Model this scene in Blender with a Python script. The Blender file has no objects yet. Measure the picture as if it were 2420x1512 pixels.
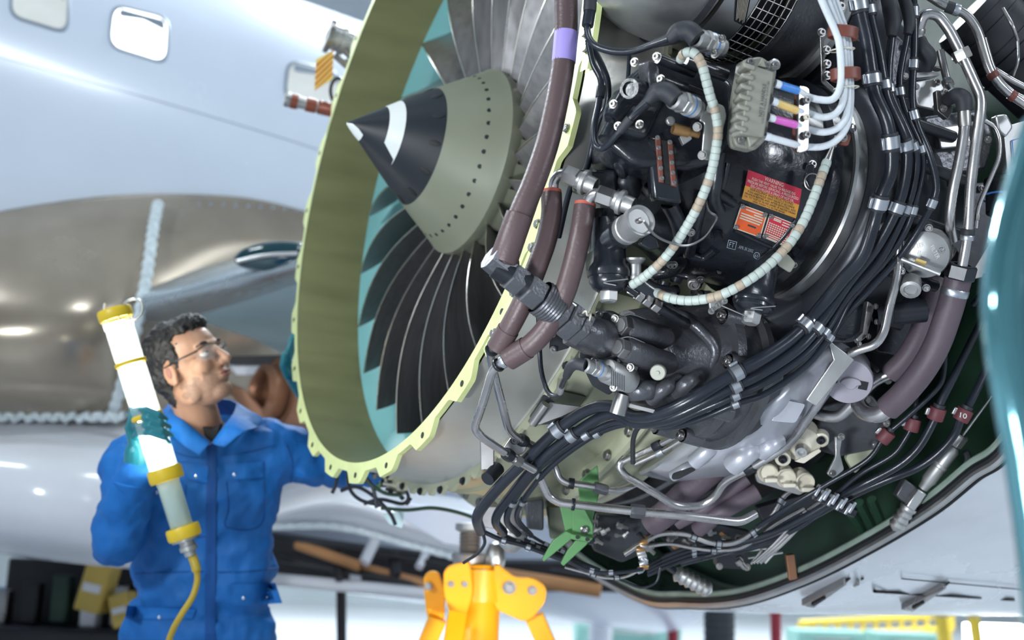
import bpy, bmesh, math, random
import numpy as np
from mathutils import Vector, Matrix
random.seed(7)
SC = bpy.context.scene
COL = SC.collection
# ------------------------------------------------------------------ camera
W, H, FPX = 2420, 1512, 2816.0
EYE = np.array([0.0, 0.0, 1.10])
PITCH, ROLL = 0.203, 0.032
_c, _s = math.cos(PITCH), math.sin(PITCH)
F_ = np.array([0, _c, _s]); _U = np.array([0, -_s, _c]); _R = np.array([1.0, 0, 0])
R_ = math.cos(ROLL)*_R + math.sin(ROLL)*_U
U_ = -math.sin(ROLL)*_R + math.cos(ROLL)*_U
cd = bpy.data.cameras.new('camera'); cam = bpy.data.objects.new('camera', cd); COL.objects.link(cam)
cam.matrix_world = Matrix(((R_[0], U_[0], -F_[0], EYE[0]), (R_[1], U_[1], -F_[1], EYE[1]), (R_[2], U_[2], -F_[2], EYE[2]), (0, 0, 0, 1)))
cd.sensor_width = 36.0; cd.lens = 36.0*FPX/W; cd.clip_end = 200; cd.clip_start = .05
cd.dof.use_dof = True; cd.dof.focus_distance = 2.35; cd.dof.aperture_fstop = 2.5
SC.camera = cam
SC.view_settings.view_transform = 'Standard'; SC.view_settings.look = 'None'
SC.view_settings.gamma = 1.0; SC.view_settings.use_curve_mapping = False
SC.view_settings.exposure = 0.2
# ------------------------------------------------------------------ world and lights
wd = bpy.data.worlds.new('hangar_door_daylight'); SC.world = wd; wd.use_nodes = True
wd.node_tree.nodes['Background'].inputs[0].default_value = (.72, .88, 1.0, 1)
wd.node_tree.nodes['Background'].inputs[1].default_value = 0.40
def area_light(name, loc, target, sx, sy, power, col=(.86, .95, 1.0)):
    l = bpy.data.lights.new(name, 'AREA'); l.shape = 'RECTANGLE'; l.size = sx; l.size_y = sy; l.energy = power; l.color = col
    o = bpy.data.objects.new(name, l); COL.objects.link(o); o.location = loc
    o.rotation_euler = (Vector(target)-Vector(loc)).to_track_quat('-Z', 'Y').to_euler()
    return o
LAMPS = [(-6, 1, 9.5, 500), (1.5, 0, 9.5, 420), (8, 2, 9.5, 360), (-8, 9, 9.5, 1100), (0, 10, 9.5, 900), (8, 11, 9.5, 900), (-6, 19, 9.5, 1200), (4, 20, 9.5, 1200)]
for i, (x, y, z, p) in enumerate(LAMPS):
    p *= 1.25 if y > 5 else .5
    area_light('hangar_lamp_light', (x, y, z-.06), (x, y, 0), 2.4, .9, p)
# unseen floodlights added to brighten the fan, jack and engine underside
area_light('floodlight_light', (-2.4, .55, 2.25), (-.2, 3.2, 1.7), .45, .3, 62, (.9, .97, 1))
area_light('floodlight_light', (2.75, .1, 2.3), (.9, 2.5, 1.5), .45, .3, 30, (.86, .92, 1))
_fl = area_light('floodlight_light', (1.05, 1.7, .42), (-.12, 3.85, .92), .4, .3, 1.5, (1, .98, .94)); _fl.data.spread = math.radians(24)

_fl = area_light('floodlight_light', (-.95, .25, .55), (.45, 2.45, 1.25), .4, .3, 10, (.9, .95, 1)); _fl.data.spread = math.radians(70)
# ------------------------------------------------------------------ engine frame and placing helpers
YAW, TILT = 1.084, -0.104
AX = np.array([math.sin(YAW)*math.cos(TILT), math.cos(YAW)*math.cos(TILT), math.sin(TILT)])   # aft along the engine
EC = np.array([-.282, 3.055, 1.104]) + EYE
UP = np.array([0, 0, 1.0]) - AX[2]*AX; UP /= np.linalg.norm(UP)
SD = np.cross(AX, UP)
def nz(v): v = np.asarray(v, float); return v/np.linalg.norm(v)
def V3(*p): return np.array(p, float)
def ray(x, y): return F_ + (x-W/2)/FPX*R_ - (y-H/2)/FPX*U_
def D(x, y, d): return EYE + ray(x, y)*d
def cylhit(x, y, q, ax, r):
    d = ray(x, y); o = EYE-q
    dp = d-(d@ax)*ax; op = o-(o@ax)*ax
    A = dp@dp; B = 2*dp@op; Cc = op@op-r*r
    return EYE + d*((-B-math.sqrt(max(B*B-4*A*Cc, 0)))/(2*A))
def P(x, y, k):                      # k < 1.6: radius about the engine axis; else depth in metres
    return cylhit(x, y, EC, AX, k) if k < 1.6 else D(x, y, k)
def E(a, r, th): t = math.radians(th); return EC + AX*a + r*(math.cos(t)*UP + math.sin(t)*SD)
def dep(p): return float((np.asarray(p)-EYE)@F_)
def pix(p):
    q = np.asarray(p)-EYE; d = q@F_
    return np.array([W/2+FPX*(q@R_)/d, H/2-FPX*(q@U_)/d])
def S(px, d): return px*d/FPX
# ------------------------------------------------------------------ materials
MATS = {}
def M(name, col, rough=.5, metal=0.0, var=.12, scale=6.0, bump=0.0, bscale=40.0, emit=0, alpha=1, coat=0, trans=0, chips=None, col2=None, thr=.6, ior=1.45, stretch=None, rvar=.12, bdist=.004):
    m = bpy.data.materials.new(name); m.use_nodes = True; MATS[name] = m
    nt = m.node_tree; b = nt.nodes['Principled BSDF']; L = nt.links
    b.inputs['Roughness'].default_value = rough; b.inputs['Metallic'].default_value = metal; b.inputs['IOR'].default_value = ior
    b.inputs['Coat Weight'].default_value = coat; b.inputs['Coat Roughness'].default_value = .12
    b.inputs['Transmission Weight'].default_value = trans; b.inputs['Alpha'].default_value = alpha
    tc = nt.nodes.new('ShaderNodeTexCoord'); mp = nt.nodes.new('ShaderNodeMapping'); L.new(tc.outputs['Object'], mp.inputs[0])
    if stretch: mp.inputs['Scale'].default_value = stretch
    n = nt.nodes.new('ShaderNodeTexNoise'); n.inputs['Scale'].default_value = scale; n.inputs['Detail'].default_value = 6; L.new(mp.outputs[0], n.inputs['Vector'])
    r = nt.nodes.new('ShaderNodeValToRGB'); L.new(n.outputs['Fac'], r.inputs[0])
    c = np.array(col[:3]); c2 = np.array(col2) if col2 is not None else None
    lo = np.clip(c*(1-var), 0, 1); hi = np.clip(c*(1+var), 0, 1)
    r.color_ramp.elements[0].position = .3; r.color_ramp.elements[1].position = .7
    r.color_ramp.elements[0].color = (*lo, 1); r.color_ramp.elements[1].color = (*hi, 1)
    if c2 is not None:
        e = r.color_ramp.elements.new(min(thr+.12, .98)); e.color = (*c2, 1); r.color_ramp.elements[1].position = thr
    out = r.outputs[0]
    if chips is not None:
        n2 = nt.nodes.new('ShaderNodeTexNoise'); n2.inputs['Scale'].default_value = chips[1]; n2.inputs['Detail'].default_value = 8; L.new(tc.outputs['Object'], n2.inputs['Vector'])
        g = nt.nodes.new('ShaderNodeMath'); g.operation = 'GREATER_THAN'; g.inputs[1].default_value = chips[2]; L.new(n2.outputs['Fac'], g.inputs[0])
        mx = nt.nodes.new('ShaderNodeMix'); mx.data_type = 'RGBA'; L.new(g.outputs[0], mx.inputs[0]); L.new(out, mx.inputs[6]); mx.inputs[7].default_value = (*chips[0], 1); out = mx.outputs[2]
    L.new(out, b.inputs['Base Color'])
    if rvar:
        mr = nt.nodes.new('ShaderNodeMapRange'); mr.inputs[3].default_value = max(rough-rvar, .03); mr.inputs[4].default_value = min(rough+rvar, 1); L.new(n.outputs['Fac'], mr.inputs[0]); L.new(mr.outputs[0], b.inputs['Roughness'])
    if bump:
        n3 = nt.nodes.new('ShaderNodeTexNoise'); n3.inputs['Scale'].default_value = bscale; n3.inputs['Detail'].default_value = 3; L.new(mp.outputs[0], n3.inputs['Vector'])
        bp = nt.nodes.new('ShaderNodeBump'); bp.inputs['Strength'].default_value = bump; bp.inputs['Distance'].default_value = bdist; L.new(n3.outputs['Fac'], bp.inputs['Height']); L.new(bp.outputs[0], b.inputs['Normal'])
    if emit:
        b.inputs['Emission Color'].default_value = (*col[:3], 1); b.inputs['Emission Strength'].default_value = emit
    return m
M('white_paint', (.72, .79, .92), .25, 0, .03, 1.5, coat=.35, rvar=.05)
M('white_gloss', (.72, .74, .80), .18, 0, .05, 2, coat=.5, rvar=.05)
M('brown_metal', (.38, .325, .26), .24, .45, .3, 1.3, bump=.05, bscale=5)
M('silver_skin', (.50, .56, .60), .28, .75, .08, 3)
M('bronze', (.30, .15, .09), .35, .5, .3, 4)
M('underskin', (.42, .56, .60), .4, .1, .05, 2)
M('lens_dark', (.01, .045, .06), .06, 0, .2, 3, coat=1, rvar=.02)
M('seal', (.62, .70, .74), .45, 0, .15, 40)
M('window_pane', (.95, .93, .88), .12, 0, .05, 5, coat=.6)
M('window_lit', (1.0, .99, .96), .3, 0, .01, 5, emit=2.2)
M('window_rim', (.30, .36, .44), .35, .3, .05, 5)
M('olive', (.235, .24, .115), .36, .2, .12, 3.0, stretch=(1, 1, 6))
M('teal', (.16, .39, .40), .42, 0, .06, 4)
M('flange_green', (.60, .66, .30), .42, .1, .10, 14)
M('primer_pale', (.42, .43, .31), .42, .15, .14, 9)
M('primer_dark', (.09, .10, .07), .45, .2, .25, 6)
M('casing_alu', (.56, .55, .50), .32, .7, .13, 5, bump=.08, bscale=60)
M('alu', (.52, .52, .52), .36, .95, .1, 14)
M('alu_dull', (.40, .40, .40), .42, .8, .15, 16, bump=.05, bscale=90)
M('steel', (.33, .32, .31), .38, 1, .10, 10)
M('steel_dark', (.30, .29, .29), .3, .95, .18, 12)
M('pipe', (.52, .50, .50), .27, .95, .12, 16)
M('blade', (.26, .25, .255), .33, .6, .16, 9, stretch=(6, 6, 1))
M('blade_edge', (.55, .53, .48), .25, 1, .05, 9)
M('spin_black', (.006, .010, .016), .46, 0, .15, 6, rvar=.06)
M('spin_grey', (.20, .21, .155), .42, .1, .06, 4)
M('white_mark', (.68, .71, .70), .35, 0, .03, 5)
M('hole', (.006, .007, .009), .6, 0, .1, 5)
M('black_paint', (.011, .013, .018), .27, 0, .35, 9, bump=.25, bscale=70, coat=.25, chips=((.22, .19, .16), 17, .735))
M('black_smooth', (.013, .015, .02), .3, .1, .3, 8, bump=.1, bscale=50)
M('dark_cast', (.085, .087, .098), .34, .5, .22, 12, bump=.3, bscale=120)
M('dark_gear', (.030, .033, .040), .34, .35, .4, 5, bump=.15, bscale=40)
M('grey_cast', (.46, .47, .52), .36, .5, .10, 6, bump=.12, bscale=70)
M('rubber', (.013, .016, .024), .29, 0, .25, 10, bump=.06, bscale=120, rvar=.06)
M('rubber_matte', (.022, .024, .03), .55, 0, .2, 10)
M('hose', (.085, .056, .058), .40, .05, .10, 8, bump=.15, bscale=160)
M('hose_violet', (.085, .064, .080), .5, 0, .14, 8, bump=.2, bscale=120)
M('violet_band', (.30, .24, .58), .5, 0, .05, 9)
M('red_seal', (.45, .10, .07), .5, 0, .1, 9)
M('clip', (.42, .44, .48), .34, .9, .1, 20)
M('white_cable', (.62, .66, .70), .42, 0, .10, 30, bump=.35, bscale=150)
M('wrap', (.38, .43, .40), .45, 0, .10, 25)
M('wrap_stain', (.33, .27, .205), .5, 0, .25, 60)
M('brown_clamp', (.14, .040, .028), .45, 0, .2, 12)
M('red_clamp', (.11, .028, .036), .5, 0, .2, 20)
M('sleeve_blue', (.06, .22, .60), .35, 0, .15, 60, bump=.3, bscale=200)
M('sleeve_yellow', (.66, .47, .16), .35, 0, .12, 60, bump=.3, bscale=200)
M('sleeve_pink', (.60, .13, .48), .35, 0, .15, 60, bump=.3, bscale=200)
M('beige_block', (.235, .235, .20), .45, .1, .08, 14)
M('stencil', (.04, .045, .05), .6, 0, .05, 5)
M('stencil_pale', (.30, .34, .40), .6, 0, .1, 40)
M('label_red', (.42, .022, .05), .38, 0, .25, 22)
M('label_orange', (.52, .24, .035), .42, 0, .2, 22)
M('plate_orange', (.72, .115, .035), .35, .1, .12, 25)
M('plate_red', (.55, .028, .055), .35, .1, .12, 25)
M('plate_edge', (.70, .62, .50), .35, .3, .1, 25)
M('black_label', (.012, .014, .017), .35, 0, .2, 10)
M('cream', (.62, .58, .48), .42, .1, .10, 12)
M('bronze_cap', (.30, .17, .07), .35, .6, .2, 20)
M('green_bracket', (.075, .20, .07), .42, 0, .12, 9)
M('green_primer', (.020, .052, .032), .42, 0, .3, 5, bump=.1, bscale=30)
M('edge_seal', (.26, .33, .28), .4, .2, .15, 20)
M('cowl_white', (.66, .70, .76), .26, .25, .14, 2.6, coat=.2)
M('gasket', (.008, .009, .011), .5, 0, .1, 9)
M('tag_yellow', (.75, .55, .10), .5, 0, .06, 9)
M('tag_red', (.50, .07, .03), .5, 0, .06, 9)
M('brown_tube', (.20, .055, .035), .35, .2, .2, 12)
M('glove', (.014, .17, .21), .34, 0, .10, 20, bump=.08, bscale=60)
M('skin', (.40, .215, .135), .48, 0, .09, 14, bump=.06, bscale=140)
M('lip', (.27, .12, .095), .65, 0, .06, 20)
M('hair', (.012, .011, .012), .55, 0, .4, 60, bump=.8, bscale=90)
M('beard', (.27, .155, .105), .55, 0, .15, 120, bump=.1, bscale=300)
M('eye_white', (.7, .68, .65), .2, 0, .02, 9)
M('glass_clear', (.75, .85, .88), .06, 0, .0, 5, alpha=.08, coat=.4, rvar=0)
M('frame_black', (.012, .013, .016), .25, 0, .1, 5)
M('coverall', (.0025, .112, .39), .7, 0, .14, 5, bump=.55, bscale=9, bdist=.03, stretch=(1, 1, .45))
M('coverall_dark', (.002, .06, .24), .75, 0, .12, 5)
M('shirt', (.008, .008, .010), .8, 0, .1, 9)
M('snap', (.55, .62, .70), .25, .9, .05, 9)
M('lamp_yellow', (.62, .43, .02), .4, 0, .06, 12)
M('lamp_tube', (1.0, 1.0, .94), .3, 0, 0, 5, emit=13)
M('lamp_shell', (.75, .82, .80), .08, 0, .02, 5, alpha=.25, coat=1)
M('lamp_handle', (.36, .46, .44), .12, .1, .08, 9, alpha=.8, coat=1)
M('cord_yellow', (.42, .30, .03), .5, 0, .06, 20)
M('jack_orange', (.95, .40, .008), .36, 0, .07, 6)
M('thread', (.20, .17, .15), .4, .7, .2, 9)
M('teal_paint', (.10, .30, .35), .10, .7, .15, 4, coat=1, rvar=.04)
M('floor', (.46, .48, .51), .32, 0, .14, .35, rvar=.1)
M('wall', (.42, .47, .50), .7, 0, .08, .4)
M('roof', (.36, .40, .44), .8, 0, .08, .3)
M('lamp_emit', (.9, .97, 1), .4, 0, 0, 3, emit=14)
M('orange_beam', (.42, .21, .09), .45, .1, .15, 4)
M('black_struct', (.02, .02, .024), .45, .2, .3, 5)
M('red_post', (.35, .03, .05), .5, 0, .1, 5)
M('cabinet_green', (.22, .42, .38), .5, 0, .08, 3)
M('stand_blue', (.02, .12, .24), .5, 0, .1, 5)
M('box_yellow', (.55, .40, .10), .6, 0, .08, 5)
M('scaf_yellow', (.66, .48, .05), .45, 0, .08, 5)
M('tyre', (.05, .055, .065), .7, 0, .2, 8)
# ------------------------------------------------------------------ mesh builder
class MB:
    def __init__(s): s.v = []; s.f = []
    def add(s, v, f):
        o = len(s.v); s.v += [tuple(map(float, p)) for p in v]; s.f += [tuple(i+o for i in q) for q in f]; return s
    def lathe(s, p0, ax, prof, seg=28, t0=0., t1=2*math.pi, ref=None):
        ax = nz(ax); ref = UP if ref is None else ref
        if abs(np.dot(ref, ax)) > .95: ref = SD
        X = nz(ref-np.dot(ref, ax)*ax); Y = np.cross(ax, X)
        full = abs(t1-t0-2*math.pi) < 1e-6; n = seg if full else seg+1
        v = []
        for h, r in prof:
            for i in range(n):
                t = t0+(t1-t0)*i/seg; v.append(p0+ax*h+max(r, 1e-5)*(math.cos(t)*X+math.sin(t)*Y))
        f = []
        for j in range(len(prof)-1):
            for i in range(seg):
                k = (i+1) % n; f.append((j*n+i, j*n+k, (j+1)*n+k, (j+1)*n+i))
        return s.add(v, f)
    def tube(s, path, rad, seg=12, cap=True):
        path = np.asarray(path, float); n = len(path)
        rad = np.full(n, rad) if np.isscalar(rad) else np.asarray(rad)
        T = np.gradient(path, axis=0); T /= np.linalg.norm(T, axis=1)[:, None]+1e-12
        r0 = np.array([0, 0, 1.]) if abs(T[0][2]) < .9 else np.array([1., 0, 0])
        N = nz(r0-(r0@T[0])*T[0]); v = []
        for i in range(n):
            N = nz(N-(N@T[i])*T[i]); B = np.cross(T[i], N)
            for k in range(seg):
                t = 2*math.pi*k/seg; v.append(path[i]+rad[i]*(math.cos(t)*N+math.sin(t)*B))
        f = [(i*seg+k, i*seg+(k+1) % seg, (i+1)*seg+(k+1) % seg, (i+1)*seg+k) for i in range(n-1) for k in range(seg)]
        if cap: f += [tuple(range(seg))[::-1], tuple((n-1)*seg+k for k in range(seg))]
        return s.add(v, f)
    def box(s, c, X, Y, Z):
        v = [c+a*X+b*Y+d*Z for a in (-1, 1) for b in (-1, 1) for d in (-1, 1)]
        return s.add(v, [(0, 1, 3, 2), (4, 6, 7, 5), (0, 4, 5, 1), (2, 3, 7, 6), (0, 2, 6, 4), (1, 5, 7, 3)])
    def prism(s, pts, vec):
        n = len(pts); v = list(pts)+[p+vec for p in pts]
        return s.add(v, [tuple(range(n)), tuple(range(n, 2*n))[::-1]]+[(i, (i+1) % n, n+(i+1) % n, n+i) for i in range(n)])
    def ell(s, c, X, Y, Z, n=16):
        v = []; m = n//2
        for i in range(m+1):
            p = math.pi*i/m
            for k in range(n):
                t = 2*math.pi*k/n; v.append(c+math.sin(p)*(math.cos(t)*X+math.sin(t)*Y)+math.cos(p)*Z)
        return s.add(v, [(i*n+k, i*n+(k+1) % n, (i+1)*n+(k+1) % n, (i+1)*n+k) for i in range(m) for k in range(n)])
    def grid(s, G, thick=None):
        m, n = len(G), len(G[0]); v = [p for r in G for p in r]
        f = [(j*n+i, j*n+i+1, (j+1)*n+i+1, (j+1)*n+i) for j in range(m-1) for i in range(n-1)]
        if thick is None: return s.add(v, f)
        o = m*n; t = np.asarray(thick, float)
        v2 = [p+t for p in v]
        rim = [j*n for j in range(m)]+[(m-1)*n+i for i in range(1, n)]+[j*n+n-1 for j in range(m-2, -1, -1)]+[i for i in range(n-2, 0, -1)]
        return s.add(v+v2, f+[tuple(i+o for i in q)[::-1] for q in f]+[(rim[i], rim[(i+1) % len(rim)], rim[(i+1) % len(rim)]+o, rim[i]+o) for i in range(len(rim))])
    def mesh(s, name, mat, ang=35):
        bm = bmesh.new(); vs = [bm.verts.new(p) for p in s.v]
        for q in s.f:
            try: bm.faces.new([vs[i] for i in q])
            except ValueError: pass
        bmesh.ops.remove_doubles(bm, verts=bm.verts, dist=4e-5)
        bmesh.ops.recalc_face_normals(bm, faces=bm.faces)
        me = bpy.data.meshes.new(name); bm.to_mesh(me); bm.free()
        co = np.zeros(len(me.vertices)*3); me.vertices.foreach_get('co', co); co = co.reshape(-1, 3)
        ctr = (co.min(0)+co.max(0))/2 if len(co) else np.zeros(3)
        me.vertices.foreach_set('co', (co-ctr).ravel()); me.update()
        if ang: me.shade_smooth(); me.set_sharp_from_angle(angle=math.radians(ang))
        for m in (mat if isinstance(mat, (list, tuple)) else [mat]): me.materials.append(MATS[m])
        return me, ctr
    def build(s, name, mat, parent=None, ang=35, bevel=0, bseg=2, sub=0):
        me, ctr = s.mesh(name, mat, ang)
        o = bpy.data.objects.new(name, me); COL.objects.link(o); place(o, ctr, parent)
        if bevel:
            b = o.modifiers.new('bevel', 'BEVEL'); b.width = bevel; b.segments = bseg; b.limit_method = 'ANGLE'; b.angle_limit = math.radians(38)
        if sub: m = o.modifiers.new('sub', 'SUBSURF'); m.levels = sub; m.render_levels = sub
        return o
WLOC = {}
def place(o, loc, parent=None):
    loc = np.asarray(loc, float); WLOC[o] = loc
    if parent is not None: o.parent = parent; o.location = Vector(loc-WLOC[parent])
    else: o.location = Vector(loc)
def tag(o, label=None, cat=None, group=None, kind=None):
    for k, v in (('label', label), ('category', cat), ('group', group), ('kind', kind)):
        if v: o[k] = v
    return o
def thing(name, label, cat, loc, group=None):
    o = bpy.data.objects.new(name, None); COL.objects.link(o); o.empty_display_size = .05; place(o, loc); return tag(o, label, cat, group)
# ------------------------------------------------------------------ curves
def catmull(pts, n=8):
    p = np.asarray(pts, float); p = np.vstack([2*p[0]-p[1], p, 2*p[-1]-p[-2]]); out = []
    for i in range(1, len(p)-2):
        for t in np.linspace(0, 1, n, endpoint=False):
            a, b, c, d = p[i-1], p[i], p[i+1], p[i+2]
            out.append(.5*(2*b+(c-a)*t+(2*a-5*b+4*c-d)*t*t+(3*b-a-3*c+d)*t**3))
    out.append(p[-2]); return np.array(out)
def fillet(pts, rad, n=7):
    p = np.asarray(pts, float); out = [p[0]]
    for i in range(1, len(p)-1):
        a, b, c = p[i-1], p[i], p[i+1]; l1, l2 = np.linalg.norm(a-b), np.linalg.norm(c-b)
        t = min(rad, .48*l1, .48*l2); s, e = b+(a-b)/l1*t, b+(c-b)/l2*t
        for k in range(n+1):
            u = k/n; out.append((1-u)**2*s+2*u*(1-u)*b+u*u*e)
    out.append(p[-1]); return np.array(out)
def pts3(pts, k):
    return [P(q[0], q[1], q[2] if len(q) > 2 else k) for q in pts]
_bolt = {}
def bolt_mesh(kind, mat):
    if (kind, mat) in _bolt: return _bolt[kind, mat]
    b = MB(); z = V3(0, 0, 1); o = V3(0, 0, 0); x = V3(1, 0, 0)
    if kind == 'hex':
        b.lathe(o, z, [(0, 0), (0, 1.25), (.18, 1.25), (.18, .9)], 12, ref=x); b.lathe(o, z, [(.18, .98), (.75, .98), (.85, .82), (.85, 0)], 6, ref=x)
    elif kind == 'socket':
        b.lathe(o, z, [(0, 1.35), (.2, 1.35), (.2, .95), (1.1, .95), (1.2, .85), (1.2, .5), (.55, .45), (.55, 0)], 12, ref=x)
    elif kind == 'rivet':
        b.lathe(o, z, [(0, 1), (.25, .9), (.42, .5), (.46, 0)], 10, ref=x)
    elif kind == 'hole':
        b.lathe(o, z, [(0, 0), (0, 1.0), (.12, 1.0), (.12, .75), (-.2, .7), (-.2, 0)], 12, ref=x)
    elif kind == 'dot':
        b.lathe(o, z, [(-.1, 1), (.03, 1), (.03, 0)], 12, ref=x)
    me = b.mesh(kind, mat)[0]; _bolt[kind, mat] = me
    return me
_bz = {'hex': .425, 'socket': .6, 'rivet': .23, 'hole': -.04, 'dot': -.035}
def bolt(parent, p, n, size, mat='steel', kind='socket', name='bolt'):
    me = bolt_mesh(kind, mat); o = bpy.data.objects.new(name, me); COL.objects.link(o)
    n = nz(n); p = np.asarray(p)+n*size*_bz[kind]
    q = Vector((0, 0, 1)).rotation_difference(Vector(n))
    o.rotation_mode = 'QUATERNION'; o.rotation_quaternion = q; o.scale = (size,)*3
    place(o, p, parent); return o
TOCAM = -F_
def near(path, x, y):
    q = np.array([pix(p) for p in path]); i = int(((q-np.array([x, y]))**2).sum(1).argmin()); i = min(max(i, 1), len(path)-2)
    return path[i], nz(path[i+1]-path[i-1])
def ring(parent, p, t, r, L, mat, name='clamp', k=1.0, seg=16):
    """short collar round a tube"""
    return MB().lathe(p-t*L/2, t, [(0, r), (0, r*1.22*k), (L*.15, r*1.28*k), (L*.85, r*1.28*k), (L, r*1.22*k), (L, r)], seg).build(name, mat, parent)
def clip(parent, p, t, r, L, name='clamp', cushion='rubber_matte', band='clip'):
    """cushioned loop clamp: rubber collar, bright saddle and its lug, turned to the open side"""
    o = ring(parent, p, t, r, L, cushion, name)
    up = nz(TOCAM-(TOCAM@t)*t); sd = np.cross(t, up)
    m = MB().lathe(p-t*L*.32, t, [(0, r*1.26), (0, r*1.42), (L*.64, r*1.42), (L*.64, r*1.26)], 10, math.radians(-62), math.radians(62), ref=up); m.build('band', band, o)
    m = MB().box(p+up*r*.8+sd*r*1.5, t*L*.32, sd*r*.22, up*r*.45); m.build('lug', band, o, bevel=r*.1)
    return o
def tube_thing(name, label, cat, pts, k, wpx, mat, mode='fil', clips=(), rings=(), frad=None, group=None, seg=14, ends=None, bumpy=None, wref=None):
    p3 = pts3(pts, k)
    dm = np.mean([dep(p) for p in p3]) if wref is None else wref
    r = S(wpx, dm)/2
    path = catmull(p3, 9) if mode == 'cat' else fillet(p3, frad if frad else r*4.5)
    if clips or rings or ends:
        t = thing(name, label, cat, path[-1], group)
        MB().tube(path, r, seg).build('pipe' if mat in ('pipe', 'steel', 'steel_dark') else 'sheath', mat, t, 50)
        for c in clips:
            q, tn = near(path, c[0], c[1]); clip(t, q, tn, r, S(c[2] if len(c) > 2 else max(wpx*1.1, 22), dep(q)))
        for c in rings:
            q, tn = near(path, c[0], c[1]); ring(t, q, tn, r, S(c[2], dep(q)), c[3], c[4], c[5] if len(c) > 5 else 1.0, c[6] if len(c) > 6 else 16)
    else:
        t = MB().tube(path, r, seg).build(name, mat, None, 50); tag(t, label, cat, group)
    return t, path, r
def hexnut(parent, p, ax, r, L, mat='steel_dark', name='nut'):
    return MB().lathe(p-nz(ax)*L/2, ax, [(0, r*.6), (0, r*.92), (L*.1, r), (L*.9, r), (L, r*.92), (L, r*.6)], 6, ref=TOCAM).build(name, mat, parent, 20)
def plate_pts(poly, d, gx=0, gy=0):
    x0 = sum(q[0] for q in poly)/len(poly); y0 = sum(q[1] for q in poly)/len(poly)
    return [D(q[0], q[1], q[2] if len(q) > 2 else d+gx*(q[0]-x0)/1000+gy*(q[1]-y0)/1000) for q in poly]
def plate(name, poly, d, th, mat, parent=None, gx=0, gy=0, bevel=0, ang=35, vec=None, bseg=2):
    p = plate_pts(poly, d, gx, gy)
    n = np.cross(p[1]-p[0], p[2]-p[0]) if vec is None else np.asarray(vec)
    n = nz(n)
    if vec is None and n@F_ < 0: n = -n
    return MB().prism(p, n*th).build(name, mat, parent, ang, bevel, bseg)
def rnd_poly(poly, r=8, n=3):
    out = []; m = len(poly)
    for i in range(m):
        a, b, c = (np.array(poly[(i+k-1) % m][:2], float) for k in range(3))
        la, lc = np.linalg.norm(a-b), np.linalg.norm(c-b); t = min(r, .45*la, .45*lc); s, e = b+(a-b)/la*t, b+(c-b)/lc*t
        for k in range(n+1):
            u = k/n; q = (1-u)**2*s+2*u*(1-u)*b+u*u*e; out.append((q[0], q[1]))
    return out
def text2d(txt, size=1.0, align='CENTER', spacing=1.0, extr=0):
    c = bpy.data.curves.new('t', 'FONT'); c.body = txt; c.size = size; c.align_x = align; c.align_y = 'CENTER'; c.resolution_u = 2; c.space_character = spacing
    o = bpy.data.objects.new('t', c); COL.objects.link(o)
    me = bpy.data.meshes.new_from_object(o.evaluated_get(bpy.context.evaluated_depsgraph_get()))
    v = np.array([tuple(p.co)[:2] for p in me.vertices]).reshape(-1, 2); f = [tuple(p.vertices) for p in me.polygons]
    bpy.data.objects.remove(o); bpy.data.curves.remove(c); bpy.data.meshes.remove(me)
    return v, f
def text_on(name, txt, quad, surf, mat, parent, fit=True, aspect=None, lift=.0009):
    """lettering laid into the pixel quad (tl, tr, br, bl) on surface surf(x, y)"""
    v, f = text2d(txt)
    if not len(v): return None
    lo, hi = v.min(0), v.max(0); uv = (v-lo)/(hi-lo+1e-9)
    q = [np.array(p, float) for p in quad]
    def bil(u, w): a = q[3]*(1-u)+q[2]*u; b = q[0]*(1-u)+q[1]*u; return a*(1-w)+b*w
    vv = []
    for u, w in uv:
        p = bil(u, w); s3 = surf(p[0], p[1]); vv.append(s3-nz(s3-EYE)*lift)
    return MB().add(vv, f).build(name, mat, parent, 0)
def decal(name, quad, surf, mat, parent, n=6, lift=.0005, th=.0006):
    q = [np.array(p, float) for p in quad]; G = []
    for j in range(n+1):
        row = []
        for i in range(n+1):
            u, w = i/n, j/n; p = (q[0]*(1-u)+q[1]*u)*(1-w)+(q[3]*(1-u)+q[2]*u)*w; s3 = surf(p[0], p[1]); row.append(s3-nz(s3-EYE)*(lift+th))
        G.append(row)
    return MB().grid(G, F_*th).build(name, mat, parent, 30)
def loft_px(name, rows, mat, parent=None, nu=8, nv=8, thick=None, ang=60):
    A = [catmull([D(*q) for q in r], nu) for r in rows]
    A = np.array(A); G = np.stack([catmull(A[:, i], nv) for i in range(A.shape[1])], 1)
    return MB().grid(G, thick).build(name, mat, parent, ang)
# ================================================================== the hangar
def slab(name, lo, hi, mat):
    lo, hi = np.array(lo, float), np.array(hi, float); c = (lo+hi)/2; h = (hi-lo)/2
    o = MB().box(c, V3(h[0], 0, 0), V3(0, h[1], 0), V3(0, 0, h[2])).build(name, mat); o['kind'] = 'structure'; return o
slab('floor', (-26, -9, -.2), (28, 32, 0), 'floor')
slab('wall_back', (-26, 32, 0), (28, 32.3, 12.6), 'wall')
slab('wall_left', (-26.3, -9, 0), (-26, 32, 12.6), 'wall')
slab('wall_right', (28, -9, 0), (28.3, 32, 12.6), 'wall')
slab('ceiling', (-26, -9, 12.6), (28, 32, 12.9), 'roof')
for i, x in enumerate((-18, -9, 0, 9, 18)):
    m = MB().box(V3(x, 11.5, 12.3), V3(.12, 0, 0), V3(0, 20.4, 0), V3(0, 0, .3)); o = m.build('trim_%d' % (i+1), 'roof'); o['kind'] = 'structure'
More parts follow.
